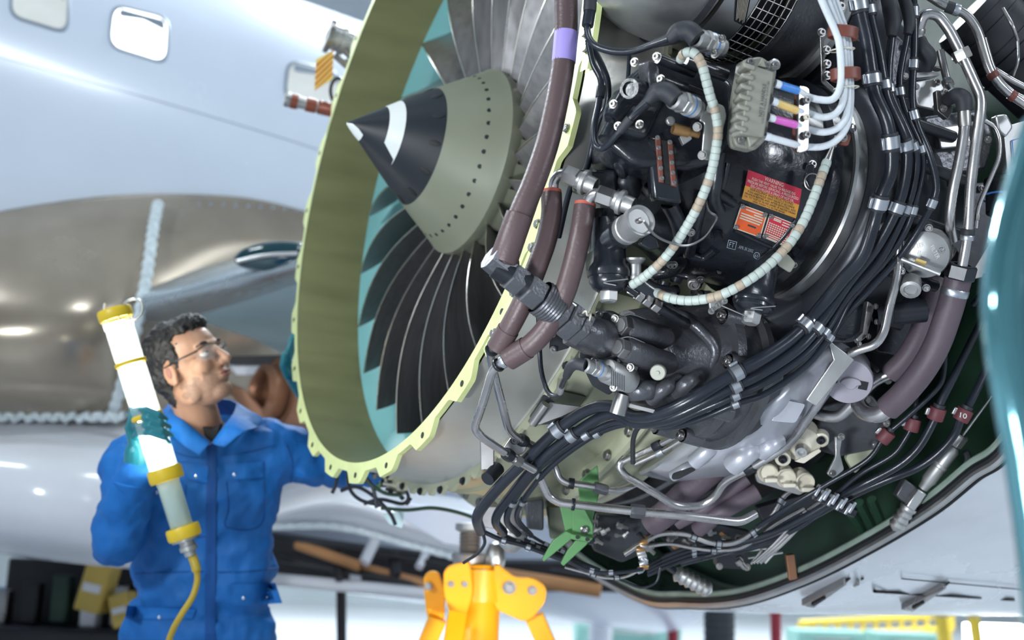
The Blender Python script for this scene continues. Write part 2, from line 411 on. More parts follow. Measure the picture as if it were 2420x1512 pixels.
for i, x in enumerate((-20, -11, -5, 1.2, 6, 12, 20)):
    slab('trim_%d' % (i+6), (x-.45, -9, 0), (x+.45, -8.6, 12.6), 'black_struct')  # dark mullions behind the camera, added to give the metals structured reflections
slab('wall_front', (-26, -9, 7.5), (28, -8.7, 12.6), 'wall')  # header over the mullions, out of view, added for reflections too
_where = ['over the left of the floor', 'straight above the camera', 'over the right of the floor', 'above the fuselage nose', 'above the fuselage', 'above the wing', 'deep in the hangar on the left', 'deep in the hangar on the right']
for (x, y, z, p), wh in zip(LAMPS, _where):
    t = thing('hangar_lamp', 'long white ceiling lamp hanging '+wh, 'lamp', (x, y, z), 'hangar ceiling lamps')
    MB().box(V3(x, y, z+.06), V3(1.25, 0, 0), V3(0, .5, 0), V3(0, 0, .06)).build('housing', 'roof', t, bevel=.02)
    for dx in (-1, 1): MB().tube([V3(x+dx, y, z+.1), V3(x+dx, y, 12.6)], .015, 6).build('suspension_rod', 'steel_dark', t)
for i, (p, tg) in enumerate((((-2.4, .55, 2.25), (-.2, 3.2, 1.7)), ((2.75, .1, 2.3), (.9, 2.5, 1.5)), ((1.05, 1.7, .42), (-.12, 3.85, .92)), ((-.95, .25, .55), (.45, 2.45, 1.25)))):  # housings and tripods for the added unseen floodlights
    p = V3(*p); n = nz(V3(*tg)-p); x = nz(np.cross(n, V3(0, 0, 1))); y = np.cross(x, n)
    t = thing('work_floodlight', ['black work floodlight on a tripod left of the camera', 'black work floodlight on a tripod right of the camera', 'low black work floodlight at the right aimed at the jack', 'low black work floodlight at the left aimed up at the engine'][i], 'lamp', (p[0], p[1], 0), 'work floodlights')
    MB().box(p-n*.07, x*.26, y*.19, n*.05).build('housing', 'black_struct', t, bevel=.015)
    q = p-n*.07; MB().tube([q-V3(0, 0, .15), V3(q[0], q[1], .05)], .02, 8).build('pole', 'black_struct', t)
    for k in range(3):
        an = k*2.094+.4; MB().tube([V3(q[0], q[1], min(.5, q[2]*.6)), V3(q[0]+.4*math.cos(an), q[1]+.4*math.sin(an), .015)], .012, 6).build('leg', 'black_struct', t)
# ================================================================== aircraft behind
FQ = EC-SD*(2.95+1.88)+V3(0, 0, .75); FR = 1.88
def fus(x, y, r=FR): return cylhit(x, y, FQ, AX, r)
ft = thing('aircraft_fuselage', 'glossy white aircraft fuselage with cabin windows behind the technician', 'aircraft', FQ-V3(0, 0, 1.9))
MB().lathe(FQ-AX*3.2, AX, [(h, FR) for h in np.linspace(0, 7.5, 16)], 72).build('skin', 'white_paint', ft, 60)
for ln, w in (([(-60, 118), (200, 190), (390, 243), (600, 305), (800, 368)], .0015),):
    MB().tube([fus(x, y, FR+.001) for x, y in catmull(np.array([(x, y, 0) for x, y in ln]), 6)[:, :2]], w, 6).build('skin_lap', 'window_rim', ft)
def winpoly(cx, cy, k): 
    b = [(-62, -62), (62, -32), (57, 70), (-72, 30)]
    return rnd_poly([(cx+x*k, cy+y*k) for x, y in b], 30*k, 5)
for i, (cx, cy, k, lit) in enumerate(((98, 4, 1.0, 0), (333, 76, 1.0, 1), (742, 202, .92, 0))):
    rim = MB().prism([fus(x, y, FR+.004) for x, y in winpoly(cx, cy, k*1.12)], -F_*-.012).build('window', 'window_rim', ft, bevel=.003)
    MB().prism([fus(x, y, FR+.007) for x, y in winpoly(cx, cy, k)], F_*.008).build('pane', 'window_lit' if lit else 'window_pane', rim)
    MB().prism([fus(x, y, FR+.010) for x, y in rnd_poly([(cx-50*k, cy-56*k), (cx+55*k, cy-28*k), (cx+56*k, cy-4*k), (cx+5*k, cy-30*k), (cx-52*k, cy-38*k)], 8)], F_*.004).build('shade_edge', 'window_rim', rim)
# fairing between wing and belly
bf = thing('wing_body_fairing', 'brownish metallic wing root fairing bulging below the white fuselage', 'aircraft fairing', D(300, 980, 5.4))
loft_px('skin', [[(-620, 690, 5.25), (-400, 600, 5.3), (-80, 515, 5.46), (200, 468, 5.68), (400, 458, 5.85), (600, 470, 6.05), (800, 520, 6.25)],
                 [(-620, 710, 5.2), (-400, 650, 5.15), (-80, 600, 5.22), (200, 560, 5.42), (400, 560, 5.6), (600, 570, 5.85), (800, 600, 6.1)],
                 [(-620, 760, 5.18), (-400, 760, 5.0), (-80, 760, 5.0), (200, 740, 5.12), (400, 740, 5.45), (600, 740, 5.8), (800, 740, 6.1)],
                 [(-620, 830, 5.2), (-400, 870, 5.05), (-80, 900, 5.05), (200, 900, 5.15), (400, 900, 5.5), (600, 900, 5.9), (800, 900, 6.2)],
                 [(-620, 880, 5.3), (-400, 950, 5.25), (-80, 985, 5.3), (200, 987, 5.3), (400, 985, 5.6), (600, 985, 6.0), (800, 985, 6.3)]], 'brown_metal', bf, 8, 8, F_*.03)
pth = catmull([D(374, 478, 5.60), D(362, 540, 5.48), D(348, 640, 5.32), D(325, 760, 5.22), D(295, 880, 5.24), D(262, 990, 5.33)], 16)
MB().tube(pth, [.018+.012*abs(math.sin(i*.9)) for i in range(len(pth))], 8).build('seal_strip', 'seal', bf)
for i in range(26):
    x = -20+i*29; y = 478+.00016*(x-420)**2; p = D(x, y+6, 5.62+.0007*(x-100))
    bolt(bf, p-F_*.03, TOCAM, .008, 'window_rim', 'rivet', 'rivet')
pth = [D(x, 985+5*math.sin(x*.21), 5.26) for x in range(-60, 300, 6)]
MB().tube(pth, [.012+.01*abs(math.sin(i*1.1)) for i in range(len(pth))], 8).build('seal_strip', 'seal', bf)
bl = thing('aircraft_belly', 'white glossy belly panel below the brown fairing on the left', 'aircraft panel', D(100, 1320, 5.2))
loft_px('skin', [[(-700, 940, 5.25), (-400, 965, 5.3), (-80, 985, 5.36), (120, 985, 5.36), (330, 990, 5.5), (560, 1000, 5.8)], [(-700, 1050, 4.95), (-400, 1060, 4.97), (-80, 1080, 5.0), (120, 1100, 5.0), (330, 1110, 5.15), (560, 1100, 5.6)], [(-700, 1190, 4.9), (-400, 1210, 4.92), (-80, 1230, 4.95), (120, 1250, 4.95), (330, 1270, 5.1), (560, 1240, 5.6)], [(-700, 1270, 5.1), (-400, 1285, 5.15), (-80, 1300, 5.2), (120, 1325, 5.2), (330, 1345, 5.3), (560, 1350, 5.7)]], 'white_gloss', bl, 8, 8, F_*.03)
wg = thing('aircraft_wing', 'silver wing leading edge at the root with a pale underside', 'aircraft wing', D(550, 850, 5.9))
loft_px('leading_edge', [[(335, 668, 6.0), (430, 640, 5.75), (560, 610, 5.6), (760, 560, 5.35)], [(338, 690, 5.3), (440, 668, 5.18), (580, 632, 5.05), (760, 590, 4.9)], [(338, 730, 5.22), (450, 700, 5.12), (600, 665, 5.0), (760, 625, 4.88)], [(335, 800, 5.6), (450, 752, 5.5), (600, 705, 5.4), (760, 650, 5.25)]], 'silver_skin', wg, 8, 8)
plate('underside', [(425, 760, 5.52), (770, 645, 5.25), (770, 850, 6.0), (545, 848, 6.1), (470, 815, 5.9)], 5.9, .03, 'underskin', wg)
plate('edge_strip', [(520, 842), (770, 836), (770, 862), (545, 866)], 5.6, .05, 'black_struct', wg)
plate('white_strip', [(540, 862), (770, 858), (770, 880), (560, 886)], 5.6, .05, 'white_gloss', wg)
ln = MB().ell(D(650, 606, 4.95), (R_*.995+U_*.07)*S(98, 4.95), (U_-.07*R_)*S(36, 4.95), F_*.05, 24); o = ln.build('landing_light', 'lens_dark', wg)
MB().tube([D(560+i*13, 618-i*1.7-6*math.sin(i/11*3.14), 4.89) for i in range(12)], S(5, 4.9), 8).build('reflector', 'alu', o)  # thin bright metal strip laid along the lens face
du = thing('air_duct', 'bronze coloured round duct end seen behind the technician', 'duct', D(640, 990, 5.3))
MB().lathe(D(690, 935, 5.5), nz(-R_*.75-F_*.62+U_*.15), [(-.3, .16), (0, .16), (.05, .17), (.08, .165), (.08, .13), (0, .12), (-.2, .12)], 28).build('ring', 'bronze', du)
MB().lathe(D(620, 925, 5.45), nz(-R_*.75-F_*.62+U_*.15), [(-.1, .13), (.0, .13), (.02, .10), (.0, .09), (-.05, .085), (-.05, 0)], 24).build('liner', 'bronze', du)
for i in range(5):
    MB().tube([D(530+i*9, 905+i*12, 5.3), D(575+i*7, 925+i*14, 5.25), D(620, 975+i*6, 5.25)], .012, 6).build('pipe', 'bronze', du)
# flap, undercarriage beams
fl = thing('wing_flap', 'pale grey curved flap lowered behind the yellow jack', 'aircraft flap', D(900, 1300, 5.6))
loft_px('skin', [[(600, 1170, 5.8), (760, 1120, 5.7), (900, 1150, 5.6), (1150, 1190, 5.6)], [(600, 1220, 5.3), (780, 1180, 5.25), (950, 1225, 5.2), (1150, 1285, 5.2)], [(600, 1240, 5.4), (800, 1240, 5.4), (980, 1285, 5.4), (1150, 1330, 5.4)]], 'white_gloss', fl, 8, 8, F_*.03)
pth = catmull([D(600, 1246, 5.36), D(800, 1246, 5.36), D(980, 1291, 5.36), D(1150, 1336, 5.36)], 14)
MB().tube(pth, [.012+.006*abs(math.sin(i*1.3)) for i in range(len(pth))], 8).build('edge_seal', 'seal', fl)
pn = plate('body_panel', [(935, 1186), (1180, 1222), (1180, 1300), (1050, 1285), (930, 1215)], 5.0, .04, 'white_paint', bevel=.005); tag(pn, 'flat blue grey panel hanging behind the engine', 'aircraft panel')
ug = thing('landing_gear_bay', 'dark gear bay with orange brown beams behind the yellow jack', 'gear bay', D(1000, 1500, 6.5))
plate('bay_wall', [(560, 1255), (1150, 1330), (1500, 1330), (1500, 1400), (1100, 1395), (560, 1350)], 6.6, .1, 'black_struct', ug)
for a, b, w, mt in (((700, 1285), (850, 1338), 26, 'orange_beam'), ((820, 1330), (1010, 1380), 22, 'orange_beam'), ((1130, 1350), (1420, 1395), 34, 'orange_beam'), ((640, 1268), (1160, 1352), 12, 'black_struct'), ((890, 1270), (860, 1330), 28, 'white_gloss'), ((1010, 1300), (990, 1340), 20, 'white_gloss'), ((640, 1368), (1010, 1402), 30, 'white_gloss'), ((660, 1320), (1000, 1380), 14, 'black_struct'), ((800, 1300), (802, 1370), 20, 'black_struct'), ((930, 1310), (935, 1360), 26, 'black_struct'), ((1300, 1350), (1420, 1370), 16, 'black_struct')):
    MB().tube([D(*a, 6.3), D(*b, 6.2)], S(w, 6.2)/2, 10).build('beam', mt, ug)
t = thing('support_stand', 'thin dark support post under the gear bay', 'stand', D(808, 1512, 6.6))
MB().tube([D(806, 1352, 6.6), D(808, 1640, 6.6)], .028, 10).build('post', 'black_struct', t); MB().box(D(806, 1352, 6.6), R_*.07, F_*.06, U_*.03).build('head', 'black_struct', t, bevel=.01)
MB().box(D(840, 1362, 6.5), R_*.03, F_*.03, U_*.05).build('pad', 'white_gloss', t, bevel=.01)
# ---------------- far side of the hangar
def far_post(name, label, cat, x, y0, d, w, mat, cap=None):
    top = D(x, y0, d); t = thing(name, label, cat, (top[0], top[1], 0))
    MB().lathe(V3(top[0], top[1], 0), V3(0, 0, 1), [(0, 0), (0, w*2.2), (.03, w*2.2), (.04, w), (top[2], w), (top[2], 0)], 14).build('post', mat, t)
    MB().lathe(top, V3(0, 0, 1), [(0, w*1.3), (.05, w*1.3), (.07, w*.8), (.1, 0)], 14).build('cap', cap or mat, t); return t
far_post('barrier_post', 'red barrier post below the cowl, near the tyre post', 'post', 1590, 1446, 9, .04, 'red_post')
far_post('barrier_post', 'red barrier post under the middle of the cowl', 'post', 1833, 1452, 9, .04, 'red_post')
far_post('bollard', 'white bollard with red cap beside the jack', 'bollard', 1420, 1462, 10, .10, 'white_gloss', 'red_post')
tp = D(1700, 1444, 8); t = thing('wheel_strut', 'dark ribbed rubber column between the two red posts', 'column', (tp[0], tp[1], 0))
MB().lathe(V3(tp[0], tp[1], 0), V3(0, 0, 1), [(z, .10+.006*(i % 2)) for i, z in enumerate(np.linspace(0, tp[2]+.1, 40))], 18).build('column', 'tyre', t, 20)
for i, (x, w, lab) in enumerate(((1480, .5, 'low pale green tool cabinet under the cowl, leftmost'), (1950, .33, 'low pale green tool cabinet under the cowl, middle'), (2130, .3, 'low pale green tool cabinet under the cowl, rightmost'))):
    p = D(x, 1500, 11.5); t = thing('tool_cabinet', lab, 'cabinet', (p[0], p[1], 0), 'green tool cabinets')
    MB().box(V3(p[0], p[1], .30), V3(w, 0, 0), V3(0, .25, 0), V3(0, 0, .29)).build('body', 'cabinet_green', t, bevel=.02)
    for k in range(3):
        dr = MB().box(V3(p[0], p[1]-.255, .12+k*.18), V3(w-.04, 0, 0), V3(0, .012, 0), V3(0, 0, .08)).build('drawer', 'cabinet_green', t, bevel=.006)
        MB().tube([V3(p[0]-w*.5, p[1]-.285, .15+k*.18), V3(p[0]+w*.5, p[1]-.285, .15+k*.18)], .012, 6).build('handle', 'alu', dr)
def beam_thing(name, label, cat, a, b, d, w, mat, n=7):
    p, q = D(*a, d), D(*b, d); t = thing(name, label, cat, (p[0], p[1], 0)); dn = V3(0, 0, -.14)
    MB().tube([p, q], w, 8).build('rail', mat, t); MB().tube([p+dn, q+dn], w, 8).build('rail', mat, t)
    for i in range(n+1):
        f = i/n; MB().tube([p+(q-p)*f, p+dn+(q-p)*f], w*.8, 6).build('strut', mat, t)
    for f in (0.03, .97):
        c = p+(q-p)*f; MB().tube([c, V3(c[0], c[1], 0)], w*1.1, 8).build('leg', mat, t)
    return t
beam_thing('scaffold_rail', 'long yellow scaffold rail across the far background', 'scaffold', (1890, 1472), (2250, 1454), 13, .035, 'scaf_yellow', 12)
for x, lab in ((2222, 'yellow scaffold post at lower right, nearer the cabinets'), (2300, 'yellow scaffold post at lower right, nearer the bright doorway')):
    p = D(x, 1448, 10); q = D(x+26, 1560, 10); t = thing('scaffold_post', lab, 'scaffold', (q[0], q[1], 0)); MB().tube([p, V3(q[0], q[1], 0)], .05, 10).build('tube', 'scaf_yellow', t); MB().box(p, V3(.07, 0, 0), V3(0, .07, 0), V3(0, 0, .03)).build('coupler', 'steel', t, bevel=.01)
p = D(2360, 1490, 12); t = thing('light_screen', 'bright white lit screen in the far lower right corner', 'screen', (p[0], p[1], 0))  # glowing panel put in for the bright white area here
MB().box(V3(p[0], p[1], .45), V3(.34, 0, 0), V3(0, .03, 0), V3(0, 0, .22)).build('panel', 'lamp_emit', t); MB().box(V3(p[0], p[1]+.04, .23), V3(.37, 0, 0), V3(0, .03, 0), V3(0, 0, .23)).build('frame', 'black_struct', t, bevel=.01)
# left background: blue stand, boxes
p = D(95, 1400, 7.5); t = thing('work_stand', 'blue tubular work stand behind the technician at lower left', 'stand', (p[0], p[1], 0))
for dx in (-.38, .0, .36):
    MB().tube([V3(p[0]+dx, p[1], 0), V3(p[0]+dx, p[1], p[2]+.06)], .03, 8).build('leg', 'stand_blue', t)
for dz in (0, -.28):
    MB().tube([V3(p[0]-.4, p[1], p[2]+dz), V3(p[0]+.4, p[1], p[2]+dz)], .03, 8).build('rail', 'stand_blue', t)
MB().tube([V3(p[0]-.4, p[1], p[2]-.3), V3(p[0]+.36, p[1], p[2])], .02, 8).build('brace', 'stand_blue', t)
for x, y, w, h, r, lab in ((232, 1388, .07, .13, .2, 'tall yellow crate leaning behind the technician'), (296, 1440, .055, .09, -.3, 'small yellow crate beside the technician hip')):
    p = D(x, y, 6.6); X = V3(math.cos(r), 0, -math.sin(r)); Z = V3(math.sin(r), 0, math.cos(r)); t = thing('yellow_crate', lab, 'crate', p-V3(0, 0, h)); 
    MB().box(p, X*w, V3(0, .1, 0), Z*h).build('body', 'box_yellow', t, bevel=.01); MB().box(p-V3(0, .105, 0), X*w*.7, V3(0, .008, 0), Z*h*.18).build('label_band', 'white_gloss', t)
p = D(260, 1500, 7.2); t = thing('equipment_trolley', 'dark equipment trolley holding the yellow crates', 'trolley', (p[0], p[1], 0))
MB().box(V3(p[0], p[1], .5), V3(.75, 0, 0), V3(0, .3, 0), V3(0, 0, .16)).build('body', 'black_struct', t, bevel=.03)
MB().box(V3(p[0], p[1]+.25, .85), V3(.75, 0, 0), V3(0, .05, 0), V3(0, 0, .2)).build('panel', 'black_struct', t, bevel=.02)
for dx in (-.6, .6): MB().lathe(V3(p[0]+dx, p[1]-.2, .17), V3(0, 1, 0), [(-.03, 0), (-.03, .17), (.03, .17), (.03, 0)], 20).build('wheel', 'tyre', t); MB().box(V3(p[0]+dx, p[1]-.15, .28), V3(.04, 0, 0), V3(0, .04, 0), V3(0, 0, .08)).build('fork', 'steel_dark', t)
for k in range(8):
    MB().box(V3(p[0]-.65+.18*k, p[1]-.05, .76+.03*(k % 3)), V3(.05, 0, 0), V3(0, .06, 0), V3(0, 0, .1+.02*(k % 3))).build('canister', ['steel_dark', 'black_struct', 'green_primer', 'white_gloss'][k % 4], t, bevel=.01)
# ================================================================== fan
fan = thing('engine_fan', 'jet engine fan with pointed black and grey spinner and dark blades', 'fan', E(.2, .1, 180))
SPP = [(-.193, 0.0), (-.19, .004), (-.17, .0195), (-.10, .073), (-.03, .127), (.022, .163), (.06, .190), (.10, .217), (.135, .242), (.155, .256), (.162, .262), (.18, .262)]
def spr(h): return float(np.interp(h, [p[0] for p in SPP], [p[1] for p in SPP]))
MB().lathe(EC, AX, [p for p in SPP if p[0] <= .022], 64).build('spinner_cone', 'spin_black', fan)
sg = MB().lathe(EC, AX, [p for p in SPP if p[0] >= .022]+[(.20, .255)], 64).build('spinner_skirt', 'spin_grey', fan)
def cone_patch(name, edge, mat, parent, lift=.0012):
    G = []
    for h, t0, t1 in edge: G.append([E(h, spr(h)+lift, t0+(t1-t0)*i/24) for i in range(25)])
    return MB().grid(G).build(name, mat, parent, 60)
cone_patch('white_mark', [(-.101, -110, 128), (-.085, -110, 138), (-.068, -110, 146), (-.066, -110, 158)], 'white_mark', fan)
cone_patch('white_tip', [(-.1925, 60, 235), (-.180, 98, 215), (-.165, 122, 205), (-.150, 140, 192)], 'white_mark', fan)
for i in range(36):
    th = i*10+4; n = nz(E(.112, 1, th)-E(.112, 0, th)-.6*AX); bolt(sg, E(.112, spr(.112), th), n, .0062, 'hole', 'dot', 'screw_hole')
for i in range(12):
    th = i*30+16; n = nz(E(0, 1, th)-E(0, 0, th)-.75*AX)
    q = Vector((0, 0, 1)).rotation_difference(Vector(n)); p = E(.004, spr(.004), th)
    o = MB().ell(p+n*.0005, nz(AX*.8+n*.0+nz(E(0,1,th)-E(0,0,th))*.6)*.017, np.cross(n, AX)*.0105, n*.0016, 14).build('bolt_pocket', 'hole', fan); 
    MB().lathe(p+AX*.006+n*.004, n, [(-.006, .0055), (.001, .0055), (.001, 0)], 8).build('bolt', 'steel_dark', o)
NB = 24; SGN = 1
def blade_surf(rho, t):
    f = max((rho-.25)/.53, 0.0); ch = .17+.085*f; be = math.radians(12+36*f)
    ax = .268-.012*f-.03*math.sin(math.pi*min(f,1))+t*ch*math.cos(be)-.012*math.sin(math.pi*(t+.5))*0
    tang = t*ch*math.sin(be)+.022*(1-f)*math.cos(math.pi*t)-.015*f*math.cos(math.pi*t)
    return ax, math.degrees(SGN*(tang/rho)+SGN*(-.10*f*f))
def blade(i):
    th0 = i*360/NB; m = MB(); rs = np.linspace(.245, .778, 15); ts = np.linspace(-.5, .5, 9); G = []
    A = [[blade_surf(r, t) for t in ts] for r in rs]
    front = [[E(A[j][k][0], rs[j], A[j][k][1]+th0) for k in range(9)] for j in range(15)]
    thk = [[.0005+.0065*(1-.6*j/14)*(1-(2*ts[k])**2) for k in range(9)] for j in range(15)]
    back = []
    for j in range(15):
        row = []
        for k in range(9):
            a, t = A[j][k]; k2 = min(k+1, 8); k1 = max(k-1, 0)
            dv = E(A[j][k2][0], rs[j], A[j][k2][1]+th0)-E(A[j][k1][0], rs[j], A[j][k1][1]+th0)
            nr = nz(np.cross(dv, E(0, 1, t+th0)-E(0, 0, t+th0))); row.append(front[j][k]+nr*thk[j][k])
        back.append(row)
    v = [p for r in front for p in r]+[p for r in back for p in r]; n = 9; o = 135
    f = [(j*n+k, j*n+k+1, (j+1)*n+k+1, (j+1)*n+k) for j in range(14) for k in range(8)]
    f += [tuple(q+o for q in x)[::-1] for x in f]
    f += [(j*n, (j+1)*n, (j+1)*n+o, j*n+o) for j in range(14)]+[(j*n+8, j*n+8+o, (j+1)*n+8+o, (j+1)*n+8) for j in range(14)]
    f += [(14*n+k, 14*n+k+1, 14*n+k+1+o, 14*n+k+o) for k in range(8)]
    m.add(v, f); b = m.build('fan_blade', 'blade', fan, 40)
    MB().tube([front[j][0] for j in range(15)], .0022, 6).build('leading_edge', 'blade_edge', b)
    # platform between blades
    th1 = th0+180/NB
    MB().grid([[E(a, .255+.05*(a-.16), th1+u) for u in np.linspace(-6.4, 6.4, 5)] for a in (.165, .25, .38)]).build('platform', 'spin_grey', b)
for i in range(NB): blade(i)
# ================================================================== fan case
fc = thing('fan_case', 'olive and teal lined engine fan case with scalloped yellow green rim', 'engine casing', E(.3, .9, 180))
NS = 120
MB().lathe(EC, AX, [(0, .872), (0, .868), (.05, .866), (.205, .862)], NS).build('inner_barrel', 'olive', fc, 60)
MB().lathe(EC, AX, [(.205, .862), (.212, .850), (.245, .800), (.26, .790), (.50, .786)], NS).build('abradable_liner', 'teal', fc, 50)
MB().lathe(EC, AX, [(.02, .880), (.19, .884), (.195, .889), (.196, .886)], NS).build('inlet_barrel', 'casing_alu', fc, 60)
# scalloped front rim
NL = 28; out = []
def rim_r(ph):
    x = ph % 1.0
    return .889+.030*min(1, max(0, .5+1.1*math.cos(2*math.pi*(x-.2))))
N = NL*24; inn = []; G0 = []; G1 = []
for i in range(N+1):
    th = 360*i/N; ro = rim_r(i/24); G0.append((E(-.002, .866, th), E(-.002, ro, th), E(.010, ro, th), E(.012, .872, th)))
MB().grid([[g[k] for k in range(4)] for g in G0]).build('scalloped_rim', 'flange_green', fc, 30)
for i in range(NL):
    th = 360*(i+.2)/NL
    if 20 < th < 125: bolt(fc, E(-.003, .898, th), -AX, .0085, 'steel_dark', 'hex', 'rim_bolt')
    else: bolt(fc, E(-.003, .898, th), -AX, .0075, 'hole', 'dot', 'rim_hole')
# doubler plates with bolts on the rim, near side
for t0, t1, nb in ((118, 137, 3), (64, 98, 6)):
    G = [[E(-.005, .905, t), E(-.006, .935, t), E(.004, .94, t), E(.006, .905, t)] for t in np.linspace(t0, t1, 14)]
    o = MB().grid(G).build('rim_doubler', 'flange_green', fc, 30)
    for k in range(nb): t = t0+(t1-t0)*(k+.5)/nb; bolt(o, E(-.007, .92, t), -AX, .009, 'steel', 'hex')
# middle flange with comb edge
N = 90; G = []
for i in range(N*4+1):
    th = 360*i/(N*4); ro = .918 if i % 4 in (0, 1) else .902; G.append((E(.196, .882, th), E(.196, ro, th), E(.206, ro, th), E(.210, .886, th)))
MB().grid(G).build('comb_flange', 'primer_pale', fc, 30)
for i in range(0, 90, 2):
    th = 360*(i+.12)/90
    if 60 < th < 215: bolt(fc, E(.195, .908, th), -AX, .0085, 'black_smooth', 'hex', 'flange_bolt')
MB().lathe(EC, AX, [(.206, .884), (.30, .886), (.30, .895), (.315, .895), (.315, .888), (.44, .89)], NS).build('case_barrel', 'primer_pale', fc, 40)
for k in (1, 2, 4):
    th = 100+k*11; G = [[E(a, .893, th+dt) for dt in np.linspace(-2.4, 2.4, 3)] for a in (.215, .295)]
    MB().grid(G, nz(EC-E(0, 1, th))*.004).build('casing_panel', 'primer_dark', fc)
MB().lathe(EC, AX, [(.44, .885), (.44, .935), (.452, .938), (.462, .935), (.462, .89)], NS).build('bolted_flange', 'primer_pale', fc, 30)
for i in range(60):
    th = 6*i+1
    if 75 < th < 215: bolt(fc, E(.439, .915, th), -AX, .0115, 'steel', 'hex', 'flange_bolt')
MB().lathe(EC, AX, [(.462, .888), (.49, .892), (.51, .915), (.53, .922), (.55, .915), (.57, .892), (.62, .89)], NS).build('stiffening_rib', 'primer_pale', fc, 50)
ec = thing('engine_core_casing', 'dark engine core casing hidden behind the accessories', 'engine casing', E(.9, .8, 180))
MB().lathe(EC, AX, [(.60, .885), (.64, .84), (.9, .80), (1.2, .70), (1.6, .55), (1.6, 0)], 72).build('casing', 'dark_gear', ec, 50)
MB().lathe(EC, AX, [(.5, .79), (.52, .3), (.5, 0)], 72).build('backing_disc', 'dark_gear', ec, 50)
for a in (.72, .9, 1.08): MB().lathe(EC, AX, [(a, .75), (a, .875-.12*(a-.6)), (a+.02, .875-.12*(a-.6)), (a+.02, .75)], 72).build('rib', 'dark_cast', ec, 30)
# ================================================================== cowl
cw = thing('thrust_reverser_cowl', 'white rear engine cowl with dark green inner lining and black edge', 'engine cowl', E(1.1, 1.1, 180))
A0 = 1.1
def onplane(x, y, aa=A0): d = ray(x, y); return EYE+d*((aa-(EYE-EC)@AX)/(d@AX))
arc = [(1395, 1370), (1500, 1415), (1620, 1432), (1750, 1425), (1900, 1375), (2050, 1300), (2200, 1210), (2300, 1130), (2390, 1060)]
sec = [((onplane(*q)-EC)@SD, (onplane(*q)-EC)@UP) for q in arc]
sec = [(-1.12, .5), (-1.22, .1), (-1.20, -.35), (-1.05, -.72), (-.84, -.94)]+sec[1:]+[(1.22, -.48), (1.33, -.1), (1.30, .35), (1.1, .75)]
cs = catmull(np.array([(x, y, 0) for x, y in sec]), 9)[:, :2]
def cp(i, a, off=0):
    i0 = max(i-1, 0); i1 = min(i+1, len(cs)-1); t = nz(cs[i1]-cs[i0]); n = np.array([t[1], -t[0]])
    q = cs[i]*(1-.10*max(a-A0-.2, 0))+n*off; return EC+AX*a+SD*q[0]+UP*q[1]
nI = len(cs)
MB().grid([[cp(i, a, .0) for i in range(nI)] for a in (A0, A0+.15, A0+.5, A0+1.0, A0+1.6, A0+2.3)]).build('outer_skin', 'cowl_white', cw, 60)
MB().grid([[cp(i, a, -.045) for i in range(nI)] for a in (A0+.005, A0+.2, A0+.6, A0+1.2)]).build('inner_lining', 'green_primer', cw, 60)
MB().tube([cp(i, A0, -.004) for i in range(nI)], .010, 8).build('edge_bead', 'alu', cw)
MB().tube([cp(i, A0-.004, -.018) for i in range(nI)], .008, 8).build('edge_gasket', 'gasket', cw)
MB().tube([cp(i, A0-.002, -.034) for i in range(nI)], .009, 8).build('edge_seal', 'edge_seal', cw)
MB().tube([cp(i, A0+.012, .003) for i in range(nI)], .005, 6).build('edge_gasket', 'gasket', cw)
for a in (A0+.3, A0+.7): MB().tube([cp(i, a, -.06) for i in range(nI)], .025, 6).build('frame', 'green_primer', cw)
for i in range(6, nI-2, 2):
    for a in (A0+.06, A0+.12, A0+.2): 
        bolt(cw, cp(i, a, -.046), nz(EC+AX*a-cp(i, a)), .008, 'gasket', 'rivet', 'rivet')
# inner barrel bulkhead closing the cowl
_bk = [cp(i, A0+.38, -.03) for i in range(nI)]+[EC+AX*(A0+.38)+SD*x+UP*y for x, y in ((1.1, 1.3), (0, 1.6), (-1.0, 1.3))]
MB().prism(_bk, AX*.02).build('bulkhead', 'green_primer', cw)
# latch line under the cowl: latches along the engine
def skinpt(x, y):
    # hit the lower outer skin: march the ray to the nearest swept section
    d = ray(x, y); best = None
    for a in np.linspace(A0, A0+2.2, 60):
        t = (a-(EYE-EC)@AX)/(d@AX); q = EYE+d*t-EC-AX*a; xy = np.array([q@SD, q@UP])/(1-.10*max(a-A0-.2, 0)); dd = np.sqrt(((cs-xy)**2).sum(1)).min()
        if best is None or dd < best[0]: best = (dd, t)
    return EYE+d*(best[1]-.004)
for a, b, w in (((1400+160, 1345), (1860, 1352), 3), ((1830, 1340), (2440, 1395), 3), ((1985, 1392), (2150, 1402), 8), ((2150, 1402), (2350, 1414), 8), ((2350, 1414), (2440, 1420), 8)):
    pp = [skinpt(a[0]+(b[0]-a[0])*k/6, a[1]+(b[1]-a[1])*k/6) for k in range(7)]
    MB().tube(pp, S(w, 3)/2, 6).build('panel_seam', 'gasket', cw)
for k, (x, y) in enumerate(((1955, 1392), (1985, 1394), (2190, 1402), (2370, 1412))):
    p, q = skinpt(x-48, y+26), skinpt(x+42, y-28); n = nz(TOCAM*.5-UP); ln = nz(q-p); sd = nz(np.cross(ln, n))
    o = MB().prism([p-sd*.018-ln*.0, p+sd*.018, q+sd*.004, q-sd*.004], n*.02).build('latch', 'steel_dark', cw, bevel=.003)
    MB().box(p+(q-p)*.3+n*.022, ln*.03, sd*.004, n*.003).build('latch_trigger', 'gasket', o)
    MB().tube([p+sd*.03+ln*.02, q+sd*.012], .004, 6).build('latch_slot', 'gasket', cw)
